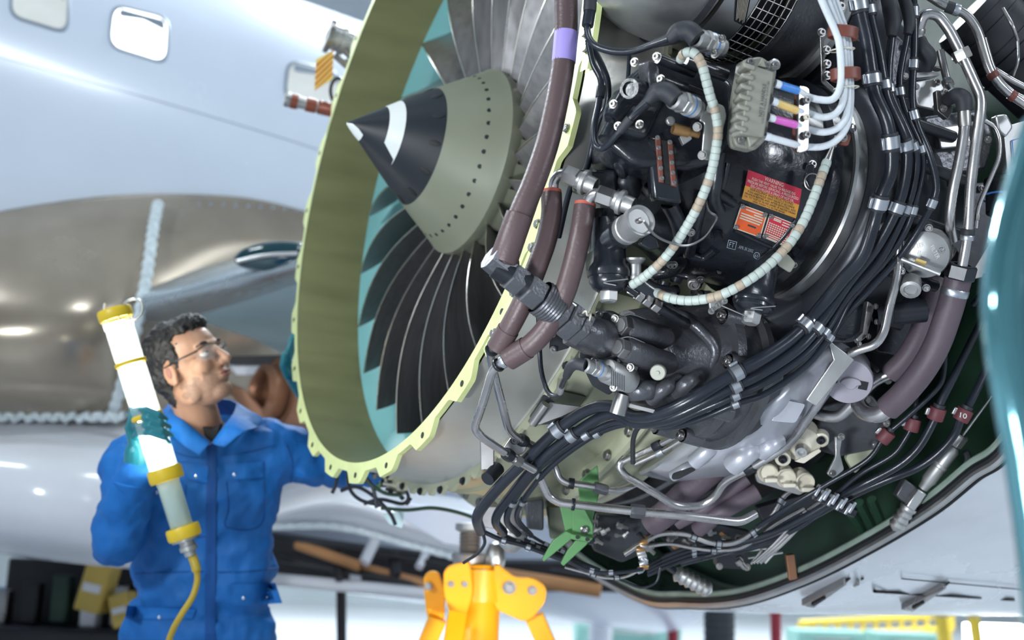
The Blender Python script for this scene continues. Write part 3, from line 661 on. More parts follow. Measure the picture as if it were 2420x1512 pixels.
# ================================================================== generator (black oil-cooled drive) 
GQ = D(1655, 395, 2.44); GR = .222
def gen(x, y): return cylhit(x, y, GQ, AX, GR)
g = thing('drive_generator', 'black oil cooled drive generator with red warning labels and wrapped hoses', 'generator', GQ-UP*.25)
MB().lathe(GQ, AX, [(-.20, 0), (-.20, .09), (-.185, .12), (-.15, .13), (-.14, .17), (-.10, .19), (-.05, .200), (-.02, .215), (.01, GR), (.14, GR), (.145, .236), (.165, .238), (.17, .225), (.20, .225)], 56).build('housing', 'black_paint', g, 40)
MB().lathe(GQ, AX, [(.198, .215), (.198, .236), (.203, .240), (.226, .240), (.230, .236), (.230, .21)], 72).build('clamp_ring', 'alu', g, 30)
MB().lathe(GQ, AX, [(.165, .20), (.165, .229), (.2, .229)], 60).build('rim_gasket', 'gasket', g)
# raised casting ribs and bosses
def boss(parent, x, y, rpx, hpx, mat='black_paint', d=None, n=None, name='boss', seg=18):
    p = gen(x, y) if d is None else D(x, y, d); dd = dep(p)
    nn = nz(p-GQ-((p-GQ)@AX)*AX) if n is None else nz(n)
    r, h = S(rpx, dd), S(hpx, dd)
    return MB().lathe(p-nn*h*.6, nn, [(0, r*1.25), (h*.5, r*1.1), (h*1.35, r), (h*1.6, r*.85), (h*1.6, 0)], seg).build(name, mat, parent, 40)
def gpipe(pts, rpx, name='rib', mat='black_paint', lift=0.0):
    pp = [cylhit(x, y, GQ, AX, GR+lift) for x, y in pts]; MB().tube(catmull(pp, 6), S(rpx, dep(pp[0])), 10).build(name, mat, g, 50)
gpipe([(1700, 360), (1693, 420), (1688, 470), (1700, 500)], 17, 'web'); gpipe([(1660, 470), (1650, 520), (1640, 560), (1630, 600)], 13, 'web')
gpipe([(1720, 385), (1712, 420), (1705, 445)], 9); gpipe([(1690, 455), (1715, 470), (1735, 482)], 11)
gpipe([(1620, 600), (1660, 610), (1690, 590)], 10); gpipe([(1570, 640), (1640, 655), (1700, 640)], 8)
gpipe([(1545, 650), (1590, 640), (1610, 620)], 14, 'web'); gpipe([(1505, 670), (1560, 690), (1600, 685)], 13, 'web')
gpipe([(1760, 630), (1810, 600), (1850, 560), (1880, 520)], 6); gpipe([(1735, 545), (1790, 570), (1850, 597)], 5)
gpipe([(1580, 480), (1600, 520), (1610, 560)], 20, 'web')
for x, y, r in ((1645, 665, 16), (1600, 655, 14), (1568, 672, 13), (1790, 690, 30), (1868, 625, 20), (1695, 560, 12), (1880, 590, 12)):
    boss(g, x, y, r, 14)
def gbolt(x, y, s=7.5, mat='steel', lift=.012, kind='socket', d=None, n=None, par=None):
    p = cylhit(x, y, GQ, AX, GR+lift) if d is None else D(x, y, d); nn = nz(nz(p-GQ-((p-GQ)@AX)*AX)*.6+TOCAM*.7) if n is None else n
    return bolt(par or g, p, nn, S(s, dep(p)), mat, kind)
for x, y in ((1585, 625), (1592, 625), (1633, 549), (1540, 657), (1655, 660), (1920, 388), (1921, 432), (1876, 624)): gbolt(x, y)
# front control housing
plate('control_housing', rnd_poly([(1478, 182), (1535, 138), (1600, 128), (1690, 165), (1735, 190), (1742, 300), (1706, 372), (1640, 398), (1500, 392), (1428, 330), (1440, 250)], 22), 2.155, .16, 'black_paint', g, gx=.12, gy=-.15, bevel=.014, bseg=3)
plate('end_cover', rnd_poly([(1470, 205), (1530, 150), (1560, 160), (1575, 240), (1530, 330), (1460, 310), (1445, 255)], 18), 2.125, .05, 'black_paint', g, gx=.3, gy=-.1, bevel=.01, bseg=3)
plate('cover_facet', rnd_poly([(1532, 142), (1556, 150), (1566, 222), (1536, 215)], 6), 2.108, .03, 'dark_cast', g, gx=.5, bevel=.005)
for a, b, r in (((1555, 138), (1640, 172), 13), ((1566, 188), (1655, 222), 12), ((1445, 282), (1510, 208), 20), ((1440, 285), (1505, 230), 14), ((1620, 142), (1715, 178), 16), ((1430, 330), (1470, 250), 18)):
    MB().tube([D(*a, 2.105), D(*b, 2.14)], S(r, 2.12), 14).build('stud_boss', 'black_paint', g, 50)
MB().lathe(D(1494, 212, 2.095), nz(TOCAM-.6*R_), [(-.03, .022), (0, .022), (.012, .018), (.012, .013), (.006, .012), (.006, 0)], 20).build('plug', 'black_paint', g)
for x, y in ((1500, 147), (1552, 134), (1562, 187), (1450, 246), (1461, 298), (1512, 294), (1706, 92), (1690, 127)):
    gbolt(x, y, 8, d=2.085, n=nz(TOCAM-.55*R_))
for i, (x0, y0) in enumerate(((1440, 345), (1500, 355), (1545, 420), (1470, 400))):
    MB().ell(D(x0, y0, 2.24+.01*i), R_*S(34, 2.2), U_*S(52, 2.2), F_*.06, 18).build('casting_bulge', 'black_paint', g)
MB().ell(D(1462, 380, 2.19), nz(R_+.3*U_)*S(16, 2.2), nz(U_-.3*R_)*S(48, 2.2), F_*.03, 16).build('casting_fin', 'black_paint', g)
MB().ell(D(1500, 375, 2.2), nz(R_+.2*U_)*S(10, 2.2), nz(U_-.2*R_)*S(30, 2.2), F_*.03, 16).build('casting_fin', 'black_paint', g)
MB().ell(D(1480, 440, 2.23), R_*S(38, 2.2), U_*S(45, 2.2), F_*.05, 18).build('casting_bulge', 'dark_gear', g)
# ladder like gauge strip
plate('gauge_body', [(1528, 320), (1592, 335), (1612, 482), (1543, 472)], 2.135, .06, 'black_paint', g, bevel=.006)
plate('gauge_rail', [(1548, 322), (1562, 325), (1570, 432), (1557, 430)], 2.128, .008, 'brown_clamp', g, bevel=.002)
plate('gauge_rail', [(1577, 330), (1590, 333), (1600, 442), (1586, 438)], 2.128, .008, 'brown_clamp', g, bevel=.002)
plate('gauge_glass', [(1563, 330), (1576, 333), (1585, 436), (1572, 433)], 2.130, .004, 'gasket', g)
for k in range(5):
    gbolt(1554+2.6*k, 325+24*k, 4.2, d=2.126, n=TOCAM); gbolt(1583+2.4*k, 336+24*k, 4.2, d=2.126, n=TOCAM)
# silver support bracket with bolts
plate('bracket', rnd_poly([(1690, 242), (1712, 250), (1718, 275), (1690, 372), (1670, 380), (1658, 370), (1665, 290), (1652, 285), (1660, 268)], 7), 2.09, .006, 'alu', g, gx=.1, bevel=.0015)
for x, y, s in ((1648, 300, 9), (1660, 367, 9), (1682, 256, 10)): gbolt(x, y, s, d=2.083, n=nz(TOCAM-.4*R_), kind='hex')
MB().lathe(D(1590, 303, 2.10), nz(R_+.25*F_-.2*U_), [(0, 0), (0, S(13, 2.1)), (.005, S(14, 2.1)), (.03, S(13, 2.1)), (.031, S(9, 2.1)), (.05, S(9, 2.1))], 16).build('plug_cap', 'bronze_cap', g)
plate('plug_base', rnd_poly([(1606, 322), (1628, 310), (1636, 328), (1615, 342)], 3), 2.11, .02, 'alu_dull', g, bevel=.003)
gbolt(1584, 286, 9, d=2.10, n=nz(TOCAM), kind='hex')
# filter bowls
def bowl(x0, y0, x1, y1, d, rpx, lab):
    p, q = D(x0, y0, d), D(x1, y1, d-.02); ax = nz(q-p); L = np.linalg.norm(q-p); r = S(rpx, d)
    b = MB().lathe(p, ax, [(-.02, r*.85), (L*.3, r*.88), (L*.55, r*.95), (L*.62, r*1.08), (L*.68, r*1.12), (L*.76, r*1.08), (L*.77, r), (L*.85, r*1.0), (L*.95, r*.8), (L, r*.55), (L, 0)], 30).build('filter_bowl', 'black_paint', g, 40)
    MB().lathe(p+ax*L*.99, ax, [(-.01, r*.52), (S(22, d), r*.48), (S(26, d), r*.36), (S(26, d), 0)], 6, ref=TOCAM).build('hex_plug', 'alu_dull', b, 20)
    MB().tube(catmull([p+ax*L*.9-F_*r*.95+R_*r*.3, p+ax*L*.85-F_*r*1.0-R_*r*.3, p+ax*L*.8-F_*r*1.03+R_*r*.9], 6), .0012, 5).build('lock_wire', 'alu', b)
bowl(1437, 545, 1438, 690, 2.20, 46, 'l'); bowl(1795, 652, 1777, 742, 2.25, 46, 'r')
MB().lathe(D(1500, 640, 2.19), U_, [(-.015, .012), (.012, .012), (.02, .02), (.024, .02)], 12).build('lug', 'alu_dull', g)
MB().tube(catmull([D(1432, 505, 2.24), D(1428, 560, 2.23), D(1438, 600, 2.22)], 6), S(44, 2.2), 18).build('filter_neck', 'black_paint', g, 50)
MB().tube(catmull([D(1500, 660, 2.2), D(1540, 690, 2.21), D(1590, 700, 2.22)], 6), S(24, 2.2), 14).build('sump_web', 'black_paint', g, 50)
plate('rating_label', [(1383, 602), (1402, 592), (1404, 630), (1385, 640)], 2.172, .001, 'beige_block', g)
# quick release cap with lanyard
ca = nz(D(1532, 508, 2.05)-D(1455, 560, 2.16)); cp0 = D(1455, 560, 2.16)
qd = MB().lathe(cp0, ca, [(-.03, .022), (.02, .022), (.024, .026), (.034, .026), (.036, .023)], 24).build('fill_port', 'black_paint', g)
MB().lathe(cp0, ca, [(.036, .021), (.036, .0265), (.05, .027), (.052, .0255), (.078, .0255), (.080, .028), (.096, .028), (.097, .024), (.090, .022), (.090, 0)], 32).build('port_cap', 'alu_dull', qd, 25)
MB().lathe(cp0+ca*.09, ca, [(0, .005), (.006, .005), (.009, .003), (.009, 0)], 10).build('cap_pin', 'steel', qd)
hexnut(qd, cp0+ca*.03, ca, .030, .012, 'black_smooth')
MB().tube(catmull([D(1522, 522, 2.04), D(1545, 553, 2.07), D(1580, 572, 2.1), D(1622, 580, 2.12), D(1662, 562, 2.13), D(1686, 530, 2.14), D(1693, 512, 2.14), D(1675, 498, 2.15), D(1668, 470, 2.17)], 8), S(3.2, 2.1), 6).build('lanyard', 'steel_dark', g)
plate('port_bracket', rnd_poly([(1530, 548), (1552, 562), (1560, 585), (1535, 590), (1510, 575)], 5), 2.15, .03, 'black_paint', g, bevel=.003)
# sight glass and plugs at the bottom
for x, y, r in ((1640, 668, 17), (1640, 684, 13)):
    p = cylhit(x, y, GQ, AX, GR+.012); n = nz(TOCAM-.7*UP); MB().lathe(p, n, [(-.01, S(r, 2.2)), (.008, S(r, 2.2)), (.011, S(r*.8, 2.2)), (.006, S(r*.6, 2.2)), (.006, 0)], 18).build('drain_valve', 'alu_dull', g)
hexnut(g, cylhit(1640, 672, GQ, AX, GR+.016), nz(TOCAM-.7*UP), S(11, 2.2), .012, 'alu')
plate('lug_plate', rnd_poly([(1675, 715), (1715, 700), (1720, 712), (1690, 735), (1678, 735)], 5), 2.2, .008, 'alu_dull', g, bevel=.002)
for x, y in ((1681, 735), (1712, 711), (1697, 721)): gbolt(x, y, 6, d=2.19, n=TOCAM)
MB().tube(catmull([D(1705, 722, 2.19), D(1735, 735, 2.19), D(1765, 748, 2.2)], 5), .0012, 5).build('lock_wire', 'alu', g)
plate('tab_plate', rnd_poly([(1840, 598), (1862, 600), (1882, 622), (1868, 645), (1840, 628), (1830, 612)], 6), 2.24, .006, 'beige_block', g, bevel=.002)
# labels
def q4(*p): return list(p)
decal('warning_label', q4((1768, 401), (1895, 447), (1889, 484), (1761, 438)), gen, 'label_red', g)
lw = decal('instruction_label', q4((1761, 438), (1889, 484), (1881, 516), (1753, 470)), gen, 'label_orange', g)
def lines(par, quad, rows, mat, pad=.06):
    q = [np.array(p, float) for p in quad]; n = len(rows); hs = [r[1] for r in rows]; tot = sum(hs); y = 0
    for txt, h, wd in rows:
        a = (y+.10*h)/tot; b = (y+.86*h)/tot; y += h; u0, u1 = .5-wd/2, .5+wd/2
        def at(u, w): l = q[0]*(1-w)+q[3]*w; r = q[1]*(1-w)+q[2]*w; return l*(1-u)+r*u
        text_on('lettering', txt, [at(u0, a), at(u1, a), at(u1, b), at(u0, b)], gen, mat, par, lift=.0018)
wl = g.children[-2] if False else None
lines(g, [(1768, 401), (1895, 447), (1889, 484), (1761, 438)], [('WARNING:', 1.5, .36), ('PUSH THE VENT VALVE TO RELEASE IDG', 1, .8), ('PRESSURE BEFORE SERVICING. A PRESSURIZED', 1, .94), ('IDG CAN RELEASE A SPRAY OF HOT OIL.', 1, .8)], 'plate_edge')
lines(g, [(1761, 438), (1889, 484), (1881, 516), (1753, 470)], [('SERVICING INSTRUCTIONS:', 1.25, .8), ('PUSH AND HOLD VENT VALVE 15 SECONDS', 1, .86), ('MINIMUM BEFORE AND AFTER SERVICING. ADD', 1, .94), ('OIL TO TOP OF SILVER BAND. IF ABOVE DRAIN', 1, .94), ('LINE, DRAIN TO SILVER BAND.', 1, .6)], 'stencil')
def inset(q, k):
    q = [np.array(p, float) for p in q]; c = sum(q)/4; return [c+(p-c)*k for p in q]
P1 = [(1752, 482), (1814, 505), (1797, 562), (1733, 539)]; P2 = [(1819, 505), (1879, 529), (1858, 584), (1802, 560)]
o1 = decal('data_plate', P1, gen, 'plate_edge', g, th=.001); decal('plate_face', inset(P1, .92), gen, 'plate_orange', o1, lift=.0012)
o2 = decal('data_plate', P2, gen, 'plate_edge', g, th=.001); decal('plate_face', inset(P2, .92), gen, 'plate_red', o2, lift=.0012)
def sub(q, u0, v0, u1, v1):
    q = [np.array(p, float) for p in q]; f = lambda u, v: (q[0]*(1-u)+q[1]*u)*(1-v)+(q[3]*(1-u)+q[2]*u)*v
    return [f(u0, v0), f(u1, v0), f(u1, v1), f(u0, v1)]
for v0, u0, u1 in ((.10, .22, .85), (.20, .55, .9), (.30, .1, .9), (.40, .1, .9), (.50, .1, .85)):
    decal('print_line', sub(P1, u0, v0, u1, v0+.055), gen, 'plate_edge', o1, 3, .0022)
decal('print_line', sub(P1, .45, .66, .75, .72), gen, 'stencil', o1, 3, .0022)
for v0, u0, u1 in ((.08, .2, .5), (.14, .2, .5), (.10, .55, .85), (.20, .55, .85), (.76, .08, .9), (.84, .08, .9), (.92, .08, .9)):
    decal('print_line', sub(P2, u0, v0, u1, v0+.045), gen, 'plate_edge', o2, 3, .0022)
for r in range(5):
    for c in range(10):
        q = sub(P2, .08+.085*c, .32+.085*r, .14+.085*c, .37+.085*r); decal('print_dot', q, gen, 'plate_edge', o2, 1, .0022)
for pl, oo in ((P1, o1), (P2, o2)):
    for u, v in ((.08, .08), (.92, .08), (.92, .92), (.08, .92)):
        x, y = sub(pl, u, v, u, v)[0]; gbolt(x, y, 4.5, lift=.003, par=oo)
# stamps
FTq = [(1722, 567), (1741, 572), (1737, 590), (1718, 585)]
text_on('stamp', 'FT', inset(FTq, .62), gen, 'stencil_pale', g)
MB().tube([gen(*p)-F_*.001 for p in FTq+FTq[:1]], S(1.0, 2.2), 4).build('stamp', 'stencil_pale', g)
text_on('stamp', 'APR 30 2002', [(1747, 579), (1781, 590), (1779, 597), (1745, 587)], gen, 'stencil_pale', g)
MB().tube([gen(1788+7*math.cos(t), 604+7.5*math.sin(t))-F_*.001 for t in np.linspace(0, 6.283, 16)], S(.9, 2.2), 4).build('stamp', 'stencil_pale', g)
text_on('stamp', '65', [(1784, 600), (1793, 602), (1792, 609), (1783, 607)], gen, 'stencil_pale', g)
# ring pull at the right
rp = plate('pull_tab', rnd_poly([(1910, 385), (1925, 388), (1930, 440), (1912, 447), (1900, 425)], 6), 2.235, .012, 'black_paint', g, bevel=.003)
MB().tube([D(1920, 430, 2.22)+R_*S(19, 2.22)*math.cos(t)+U_*S(20, 2.22)*math.sin(t) for t in np.linspace(0, 6.283, 25)], S(1.8, 2.2), 8, False).build('pull_ring', 'steel', rp)
# electrical plugs on the generator
def connector(par, p, q, r, mat='alu_dull', blue=True):
    ax = nz(q-p); L = np.linalg.norm(q-p)
    c = MB().lathe(p, ax, [(0, r*.8), (L*.05, r), (L*.25, r), (L*.27, r*.9), (L*.33, r*.9)], 24).build('plug_body', mat, par, 30)
    hexnut(c, p+ax*L*.40, ax, r*1.12, L*.16, mat)
    MB().lathe(p, ax, [(L*.48, r*.9), (L*.52, r*1.06)]+[(L*(.54+.02*i), r*(1.10 if i % 2 else 1.04)) for i in range(14)]+[(L*.84, r), (L*.86, r*.9), (L, r*.9), (L, 0)], 28).build('knurled_ring', mat, c, 20)
    if blue: MB().lathe(p, ax, [(L*.6, r*1.1), (L*.6, r*1.125), (L*.64, r*1.125), (L*.64, r*1.1)], 28).build('blue_band', 'sleeve_blue', c)
    return c
connector(g, D(1640, 88, 2.06), D(1705, 112, 2.12), S(24, 2.08)); connector(g, D(1588, 232, 2.05), D(1650, 258, 2.10), S(24, 2.08))
plate('plug_flange', rnd_poly([(1640, 232), (1672, 238), (1662, 285), (1632, 278)], 4), 2.10, .02, 'black_paint', g, bevel=.003)
plate('plug_flange', rnd_poly([(1700, 88), (1725, 100), (1715, 135), (1692, 128)], 4), 2.12, .02, 'black_paint', g, bevel=.003)
# ================================================================== accessory gearbox
ab = thing('accessory_gearbox', 'dark cast accessory gearbox behind the black generator', 'gearbox', GQ+AX*.35-UP*.3)
MB().lathe(GQ, AX, [(.228, .20), (.228, .255), (.24, .27), (.27, .275), (.30, .262), (.34, .255), (.40, .24), (.46, .225), (.52, .16), (.52, 0)], 60).build('gear_housing', 'dark_gear', ab, 50)
for i in range(10):
    th = i*36+8; q = GQ+AX*.262+.277*(math.cos(math.radians(th))*UP+math.sin(math.radians(th))*SD); bolt(ab, q, -AX, .009, 'steel_dark', 'hex')
for k in range(5):
    th = math.radians(60+k*24); e = math.cos(th)*UP+math.sin(th)*SD
    MB().tube([GQ+AX*.27+e*.268, GQ+AX*.36+e*.268, GQ+AX*.46+e*.272], .012, 10).build('cast_rib', 'dark_gear', ab, 50)
loft_px('case_cover', [[(1700, 690, 2.5), (1850, 640, 2.5), (1960, 560, 2.5), (2060, 470, 2.5)], [(1720, 790, 2.45), (1860, 740, 2.42), (1980, 650, 2.42), (2090, 540, 2.45)], [(1740, 860, 2.55), (1880, 800, 2.52), (2020, 720, 2.5), (2120, 600, 2.55)], [(1760, 910, 2.72), (1900, 850, 2.7), (2050, 770, 2.7), (2140, 650, 2.72)]], 'dark_gear', ab, 6, 6, F_*.05)
# light grey bottom casting
gc = thing('gearbox_sump', 'light grey smooth cast gearbox sump below the black cable run', 'gearbox', D(1720, 1130, 2.8))
rows = [[(1930, 800, 2.52), (1990, 810, 2.52), (2045, 850, 2.58)], [(1820, 880, 2.48), (1900, 890, 2.44), (1985, 905, 2.56)], [(1735, 945, 2.52), (1820, 965, 2.40), (1925, 985, 2.54)], [(1690, 1005, 2.58), (1785, 1025, 2.46), (1885, 1035, 2.60)], [(1625, 1050, 2.64), (1725, 1075, 2.54), (1830, 1085, 2.66)], [(1550, 1105, 2.70), (1640, 1115, 2.64), (1745, 1118, 2.74)], [(1515, 1122, 2.80), (1600, 1140, 2.80), (1690, 1140, 2.85)]]
loft_px('casting', rows, 'grey_cast', gc, 8, 7, F_*.05)
for poly, d in (([(1795, 935), (1822, 930), (1795, 990), (1765, 985)], 2.40), ([(1860, 945), (1905, 955), (1880, 1000), (1822, 995)], 2.42)):
    plate('cast_pad', rnd_poly(poly, 8), d, .03, 'grey_cast', gc, bevel=.006, bseg=3)
text_on('lettering', '335-299-906-0', [(1800, 945), (1807, 943), (1783, 983), (1776, 982)][0:4], lambda x, y: D(x, y, 2.399), 'stencil', gc)
for a, b, r, d in (((1700, 1040), (1640, 1092), 20, 2.56), ((1780, 1060), (1730, 1100), 26, 2.52), ((1840, 1040), (1800, 1070), 20, 2.52), ((1650, 1090), (1590, 1125), 14, 2.62), ((1870, 900), (1830, 935), 22, 2.44)):
    MB().tube(catmull([D(*a, d+.02), D((a[0]+b[0])/2, (a[1]+b[1])/2, d), D(*b, d+.02)], 6), S(r, d), 12).build('cast_rib', 'grey_cast', gc, 60)
plate('slot', rnd_poly([(1590, 1120), (1635, 1104), (1646, 1110), (1605, 1132), (1588, 1134)], 6), 2.60, .01, 'gasket', gc)
gb = plate('strap_bracket', [(1955, 800), (2020, 850), (1995, 880), (1930, 960), (1905, 945), (1970, 850)], 2.36, .008, 'alu_dull', gc, bevel=.002)
# ================================================================== hydraulic pump unit
hq = D(1560, 850, 2.42); ha = AX
hp = thing('hydraulic_pump', 'dark grey cast hydraulic pump with hex plugs below the generator', 'pump', hq-UP*.15)
MB().lathe(hq, ha, [(-.10, 0), (-.10, .08), (-.06, .095), (0, .105), (.05, .125), (.075, .135), (.08, .15), (.10, .152), (.105, .14), (.15, .14), (.155, .155), (.17, .155), (.18, .12), (.22, .12)], 44).build('housing', 'dark_cast', hp, 40)
for i in range(9):
    th = math.radians(i*40+14); e = math.cos(th)*UP+math.sin(th)*SD
    MB().lathe(hq+e*.145+ha*.06, ha, [(0, .016), (.045, .018), (.05, 0)], 14).build('bolt_boss', 'dark_cast', hp); bolt(hp, hq+e*.147+ha*.058, -ha, .0085, 'steel_dark', 'socket')
def lobe(a, b, r, cap, d0, d1):
    p, q = D(*a, d0), D(*b, d1); ax = nz(q-p); L = np.linalg.norm(q-p); rr = S(r, d0)
    o = MB().lathe(p, ax, [(0, 0), (0, rr*.9), (.004, rr), (L*.5, rr), (L*.52, rr*.94), (L*.9, rr*.94), (L, rr*.7), (L, 0)], 24).build('valve_barrel', 'dark_cast', hp, 40)
    hexnut(o, p-ax*.008, ax, rr*.86, .022, 'steel_dark'); MB().lathe(p-ax*.02, ax, [(0, 0), (0, rr*.55), (.004, rr*.62)], 16).build('slotted_plug', 'alu_dull', o)
    MB().tube(catmull([p-ax*.015+UP*rr*.7, p+ax*.01+UP*rr*1.1-F_*rr*.4, p+ax*.05+UP*rr*1.02-F_*rr*.5], 6), .0012, 5).build('lock_wire', 'alu', o)
lobe((1480, 772), (1580, 800), 30, 1, 2.24, 2.32); lobe((1475, 825), (1590, 862), 30, 1, 2.22, 2.30)
MB().tube(catmull([D(1600, 740, 2.36), D(1650, 775, 2.34), D(1690, 830, 2.34), D(1660, 900, 2.34)], 6), S(14, 2.3), 14).build('cast_web', 'dark_cast', hp, 50)
MB().tube(catmull([D(1560, 730, 2.33), D(1610, 745, 2.36), D(1640, 760, 2.38)], 6), S(15, 2.3), 14).build('cast_web', 'dark_cast', hp, 50)
for a, b, r in (((1480, 930), (1560, 925), 24), ((1540, 945), (1600, 900), 18), ((1600, 930), (1650, 890), 18)):
    MB().tube(catmull([D(*a, 2.3), D((a[0]+b[0])/2, (a[1]+b[1])/2-6, 2.27), D(*b, 2.32)], 6), S(r, 2.3), 14).build('cast_web', 'dark_cast', hp, 50)
p = D(1555, 880, 2.215); n = nz(TOCAM-.25*R_-.1*UP); wsh = MB().lathe(p, n, [(-.01, S(19, 2.2)), (.002, S(19, 2.2)), (.004, S(17, 2.2)), (.004, S(5, 2.2)), (.007, S(4.5, 2.2)), (.007, 0)], 26).build('washer', 'beige_block', hp)
# solenoid with data label
p, q = D(1432, 875, 2.21), D(1488, 900, 2.26); ax = nz(q-p); rr = S(30, 2.22); L = np.linalg.norm(q-p)
so = MB().lathe(p, ax, [(0, 0), (0, rr*.9), (.003, rr), (L, rr), (L, 0)], 26).build('solenoid', 'alu_dull', hp, 40)
for k in range(7):
    th0 = 0; sx, sy = 1448+5*k, 873+2.4*k
    MB().tube([cylhit(sx-3+13*f*0, sy+36*f, p, ax, rr+.0006) for f in np.linspace(0, 1, 7)], S(.8, 2.2), 4).build('print_line', 'stencil', so)
plate('solenoid_plate', rnd_poly([(1474, 852), (1512, 862), (1488, 928), (1452, 920)], 6), 2.25, .014, 'alu_dull', hp, gx=.4, bevel=.002)
for x, y in ((1490, 868), (1450, 915)): bolt(hp, D(x, y, 2.225), nz(TOCAM-.5*R_), S(7.5, 2.2), 'steel', 'socket')
plate('cover_plate', rnd_poly([(1392, 800), (1450, 815), (1470, 900), (1440, 935), (1400, 912), (1370, 850), (1372, 815)], 8), 2.3, .012, 'black_smooth', hp, bevel=.002)
c = connector(hp, D(1380, 862, 2.17), D(1432, 878, 2.21), S(17, 2.18))
# inlet elbow and hex coupling chain
el = thing('inlet_coupling', 'dark hexagonal pipe coupling joining the big brown hose to the pump', 'coupling', D(1300, 780, 2.3))
MB().tube(catmull([D(1350, 772, 2.2), D(1395, 792, 2.21), D(1430, 800, 2.26), D(1450, 790, 2.33)], 8), [S(44, 2.2)]*8+[S(47, 2.2)]*8+[S(50, 2.2)]*9, 22).build('elbow', 'dark_cast', el, 50)
pp = [D(1172, 628, 2.13), D(1215, 655, 2.135), D(1260, 686, 2.14), D(1305, 722, 2.16), D(1340, 752, 2.18), D(1370, 778, 2.2)]
MB().tube(catmull(pp, 6), S(30, 2.14), 20).build('pipe', 'black_smooth', el, 50)
dirs = nz(pp[-1]-pp[0])
MB().lathe(D(1176, 622, 2.13), dirs, [(-.02, 0), (-.02, S(32, 2.13)), (.03, S(36, 2.13)), (.034, S(30, 2.13))], 8, ref=TOCAM).build('angle_fitting', 'dark_cast', el, 20)
for x, y, d, r, L in ((1218, 660, 2.135, 38, .03), (1258, 690, 2.14, 40, .035), (1318, 737, 2.165, 42, .03), (1345, 758, 2.18, 50, .028), (1368, 774, 2.19, 46, .02)):
    hexnut(el, D(x, y, d), dirs, S(r, d), L, 'dark_cast', 'hex_collar')
kn = D(1295, 716, 2.155); MB().lathe(kn, dirs, [(-.02, .033)]+[(-.018+.003*i, .0345 if i % 2 else .033) for i in range(14)]+[(.025, .030)], 30).build('knurled_collar', 'dark_cast', el, 20)
fl = plate('pump_flange', rnd_poly([(1410, 738), (1440, 732), (1485, 760), (1478, 830), (1440, 860), (1400, 850)], 10), 2.24, .02, 'dark_cast', el, gx=-.3, bevel=.004)
for x, y in ((1416, 742), (1453, 753), (1445, 822), (1405, 852)): bolt(fl, D(x, y, 2.235), nz(TOCAM-.4*R_), S(7.5, 2.2), 'steel', 'socket')
MB().tube(catmull([D(1376, 740, 2.16), D(1385, 735, 2.14), D(1388, 745, 2.15), D(1396, 742, 2.16), D(1392, 760, 2.17)], 6), S(2.5, 2.15), 6).build('lock_tab', 'cream', el)
# black bracket hanging beside the coupling
t = plate('mounting_bracket', rnd_poly([(1300, 795), (1345, 772), (1346, 822), (1310, 832), (1298, 825)], 5), 2.45, .012, 'black_smooth', bevel=.003); tag(t, 'small black angled bracket plate beside the lower brown hose', 'bracket')
for x, y in ((1306, 790), (1307, 826)): bolt(t, D(x, y, 2.44), TOCAM, S(6, 2.4), 'steel_dark', 'socket')
t = thing('angle_bracket', 'dark sheet metal angle bracket with a folded foot on the fan case', 'bracket', D(1270, 1000, 2.5))
plate('web', rnd_poly([(1285, 930), (1330, 965), (1370, 970), (1390, 985), (1330, 1000), (1260, 1005), (1250, 985)], 8), 2.5, .01, 'black_smooth', t, bevel=.002)
MB().tube([D(1290, 955, 2.47), D(1258, 1000, 2.49)], S(12, 2.5), 16).build('fold', 'steel_dark', t)
plate('foot', [(1250, 1000), (1275, 1005), (1330, 985), (1380, 960), (1300, 950)], 2.49, .008, 'steel_dark', t, bevel=.002)
# ================================================================== starter at the top
sq = D(1690, -75, 2.47); SR = .185
st = thing('air_starter', 'grey rounded air starter with silver band and wire grille at the top', 'starter', sq-UP*.2)
MB().lathe(sq, AX, [(-.27, 0), (-.27, .05), (-.26, .10), (-.235, .145), (-.19, .172), (-.14, SR), (-.085, SR), (-.08, SR*.97), (-.06, SR*.97), (-.06, SR*.9)], 60).build('dome', 'alu_dull', st, 40)
MB().lathe(sq, AX, [(-.085, SR), (-.085, SR*1.03), (-.07, SR*1.03), (-.07, SR*.95)], 60).build('flange', 'dark_cast', st, 30)
sb = MB().lathe(sq, AX, [(-.05, SR*.9), (-.05, SR*.975), (.018, SR*.975), (.018, SR*.9)], 60).build('silver_band', 'alu', st, 30)
def ss(x, y): return cylhit(x, y, sq, AX, SR*.98)
NP = [(1740, -20), (1775, -8), (1760, 62), (1735, 50)]
npl = decal('name_plate', NP, ss, 'black_label', sb)
for k in range(8): decal('print_line', sub(NP, .15+.1*k, .06, .19+.1*k, .94-.05*(k % 3)), ss, 'plate_edge', sb, 3, .0015)
MB().lathe(sq, AX, [(.018, SR*.78), (.10, SR*.78)], 48).build('grille_core', 'hole', st)
for h in np.linspace(.022, .098, 6): MB().tube([sq+AX*h+SR*.965*(math.cos(t)*UP+math.sin(t)*SD) for t in np.linspace(0, 6.283, 61)], .0014, 5, False).build('grille_wire', 'steel', st)
for i in range(52):
    t = i*2*math.pi/52; e = math.cos(t)*UP+math.sin(t)*SD; MB().tube([sq+AX*.02+e*SR*.965, sq+AX*.1+e*SR*.965], .0014, 5, False).build('grille_wire', 'steel', st)
MB().lathe(sq, AX, [(.10, SR*.85), (.10, SR*.98), (.11, SR*.98), (.115, SR*.93), (.15, SR*.88), (.18, SR*.86), (.20, SR*.86)], 56).build('tail_cone', 'dark_cast', st, 40)
MB().lathe(sq, AX, [(.20, SR*.85), (.20, SR*1.0), (.207, SR*1.03), (.222, SR*1.03), (.229, SR*1.0), (.229, SR*.85)], 60).build('band_clamp', 'alu', st, 30)
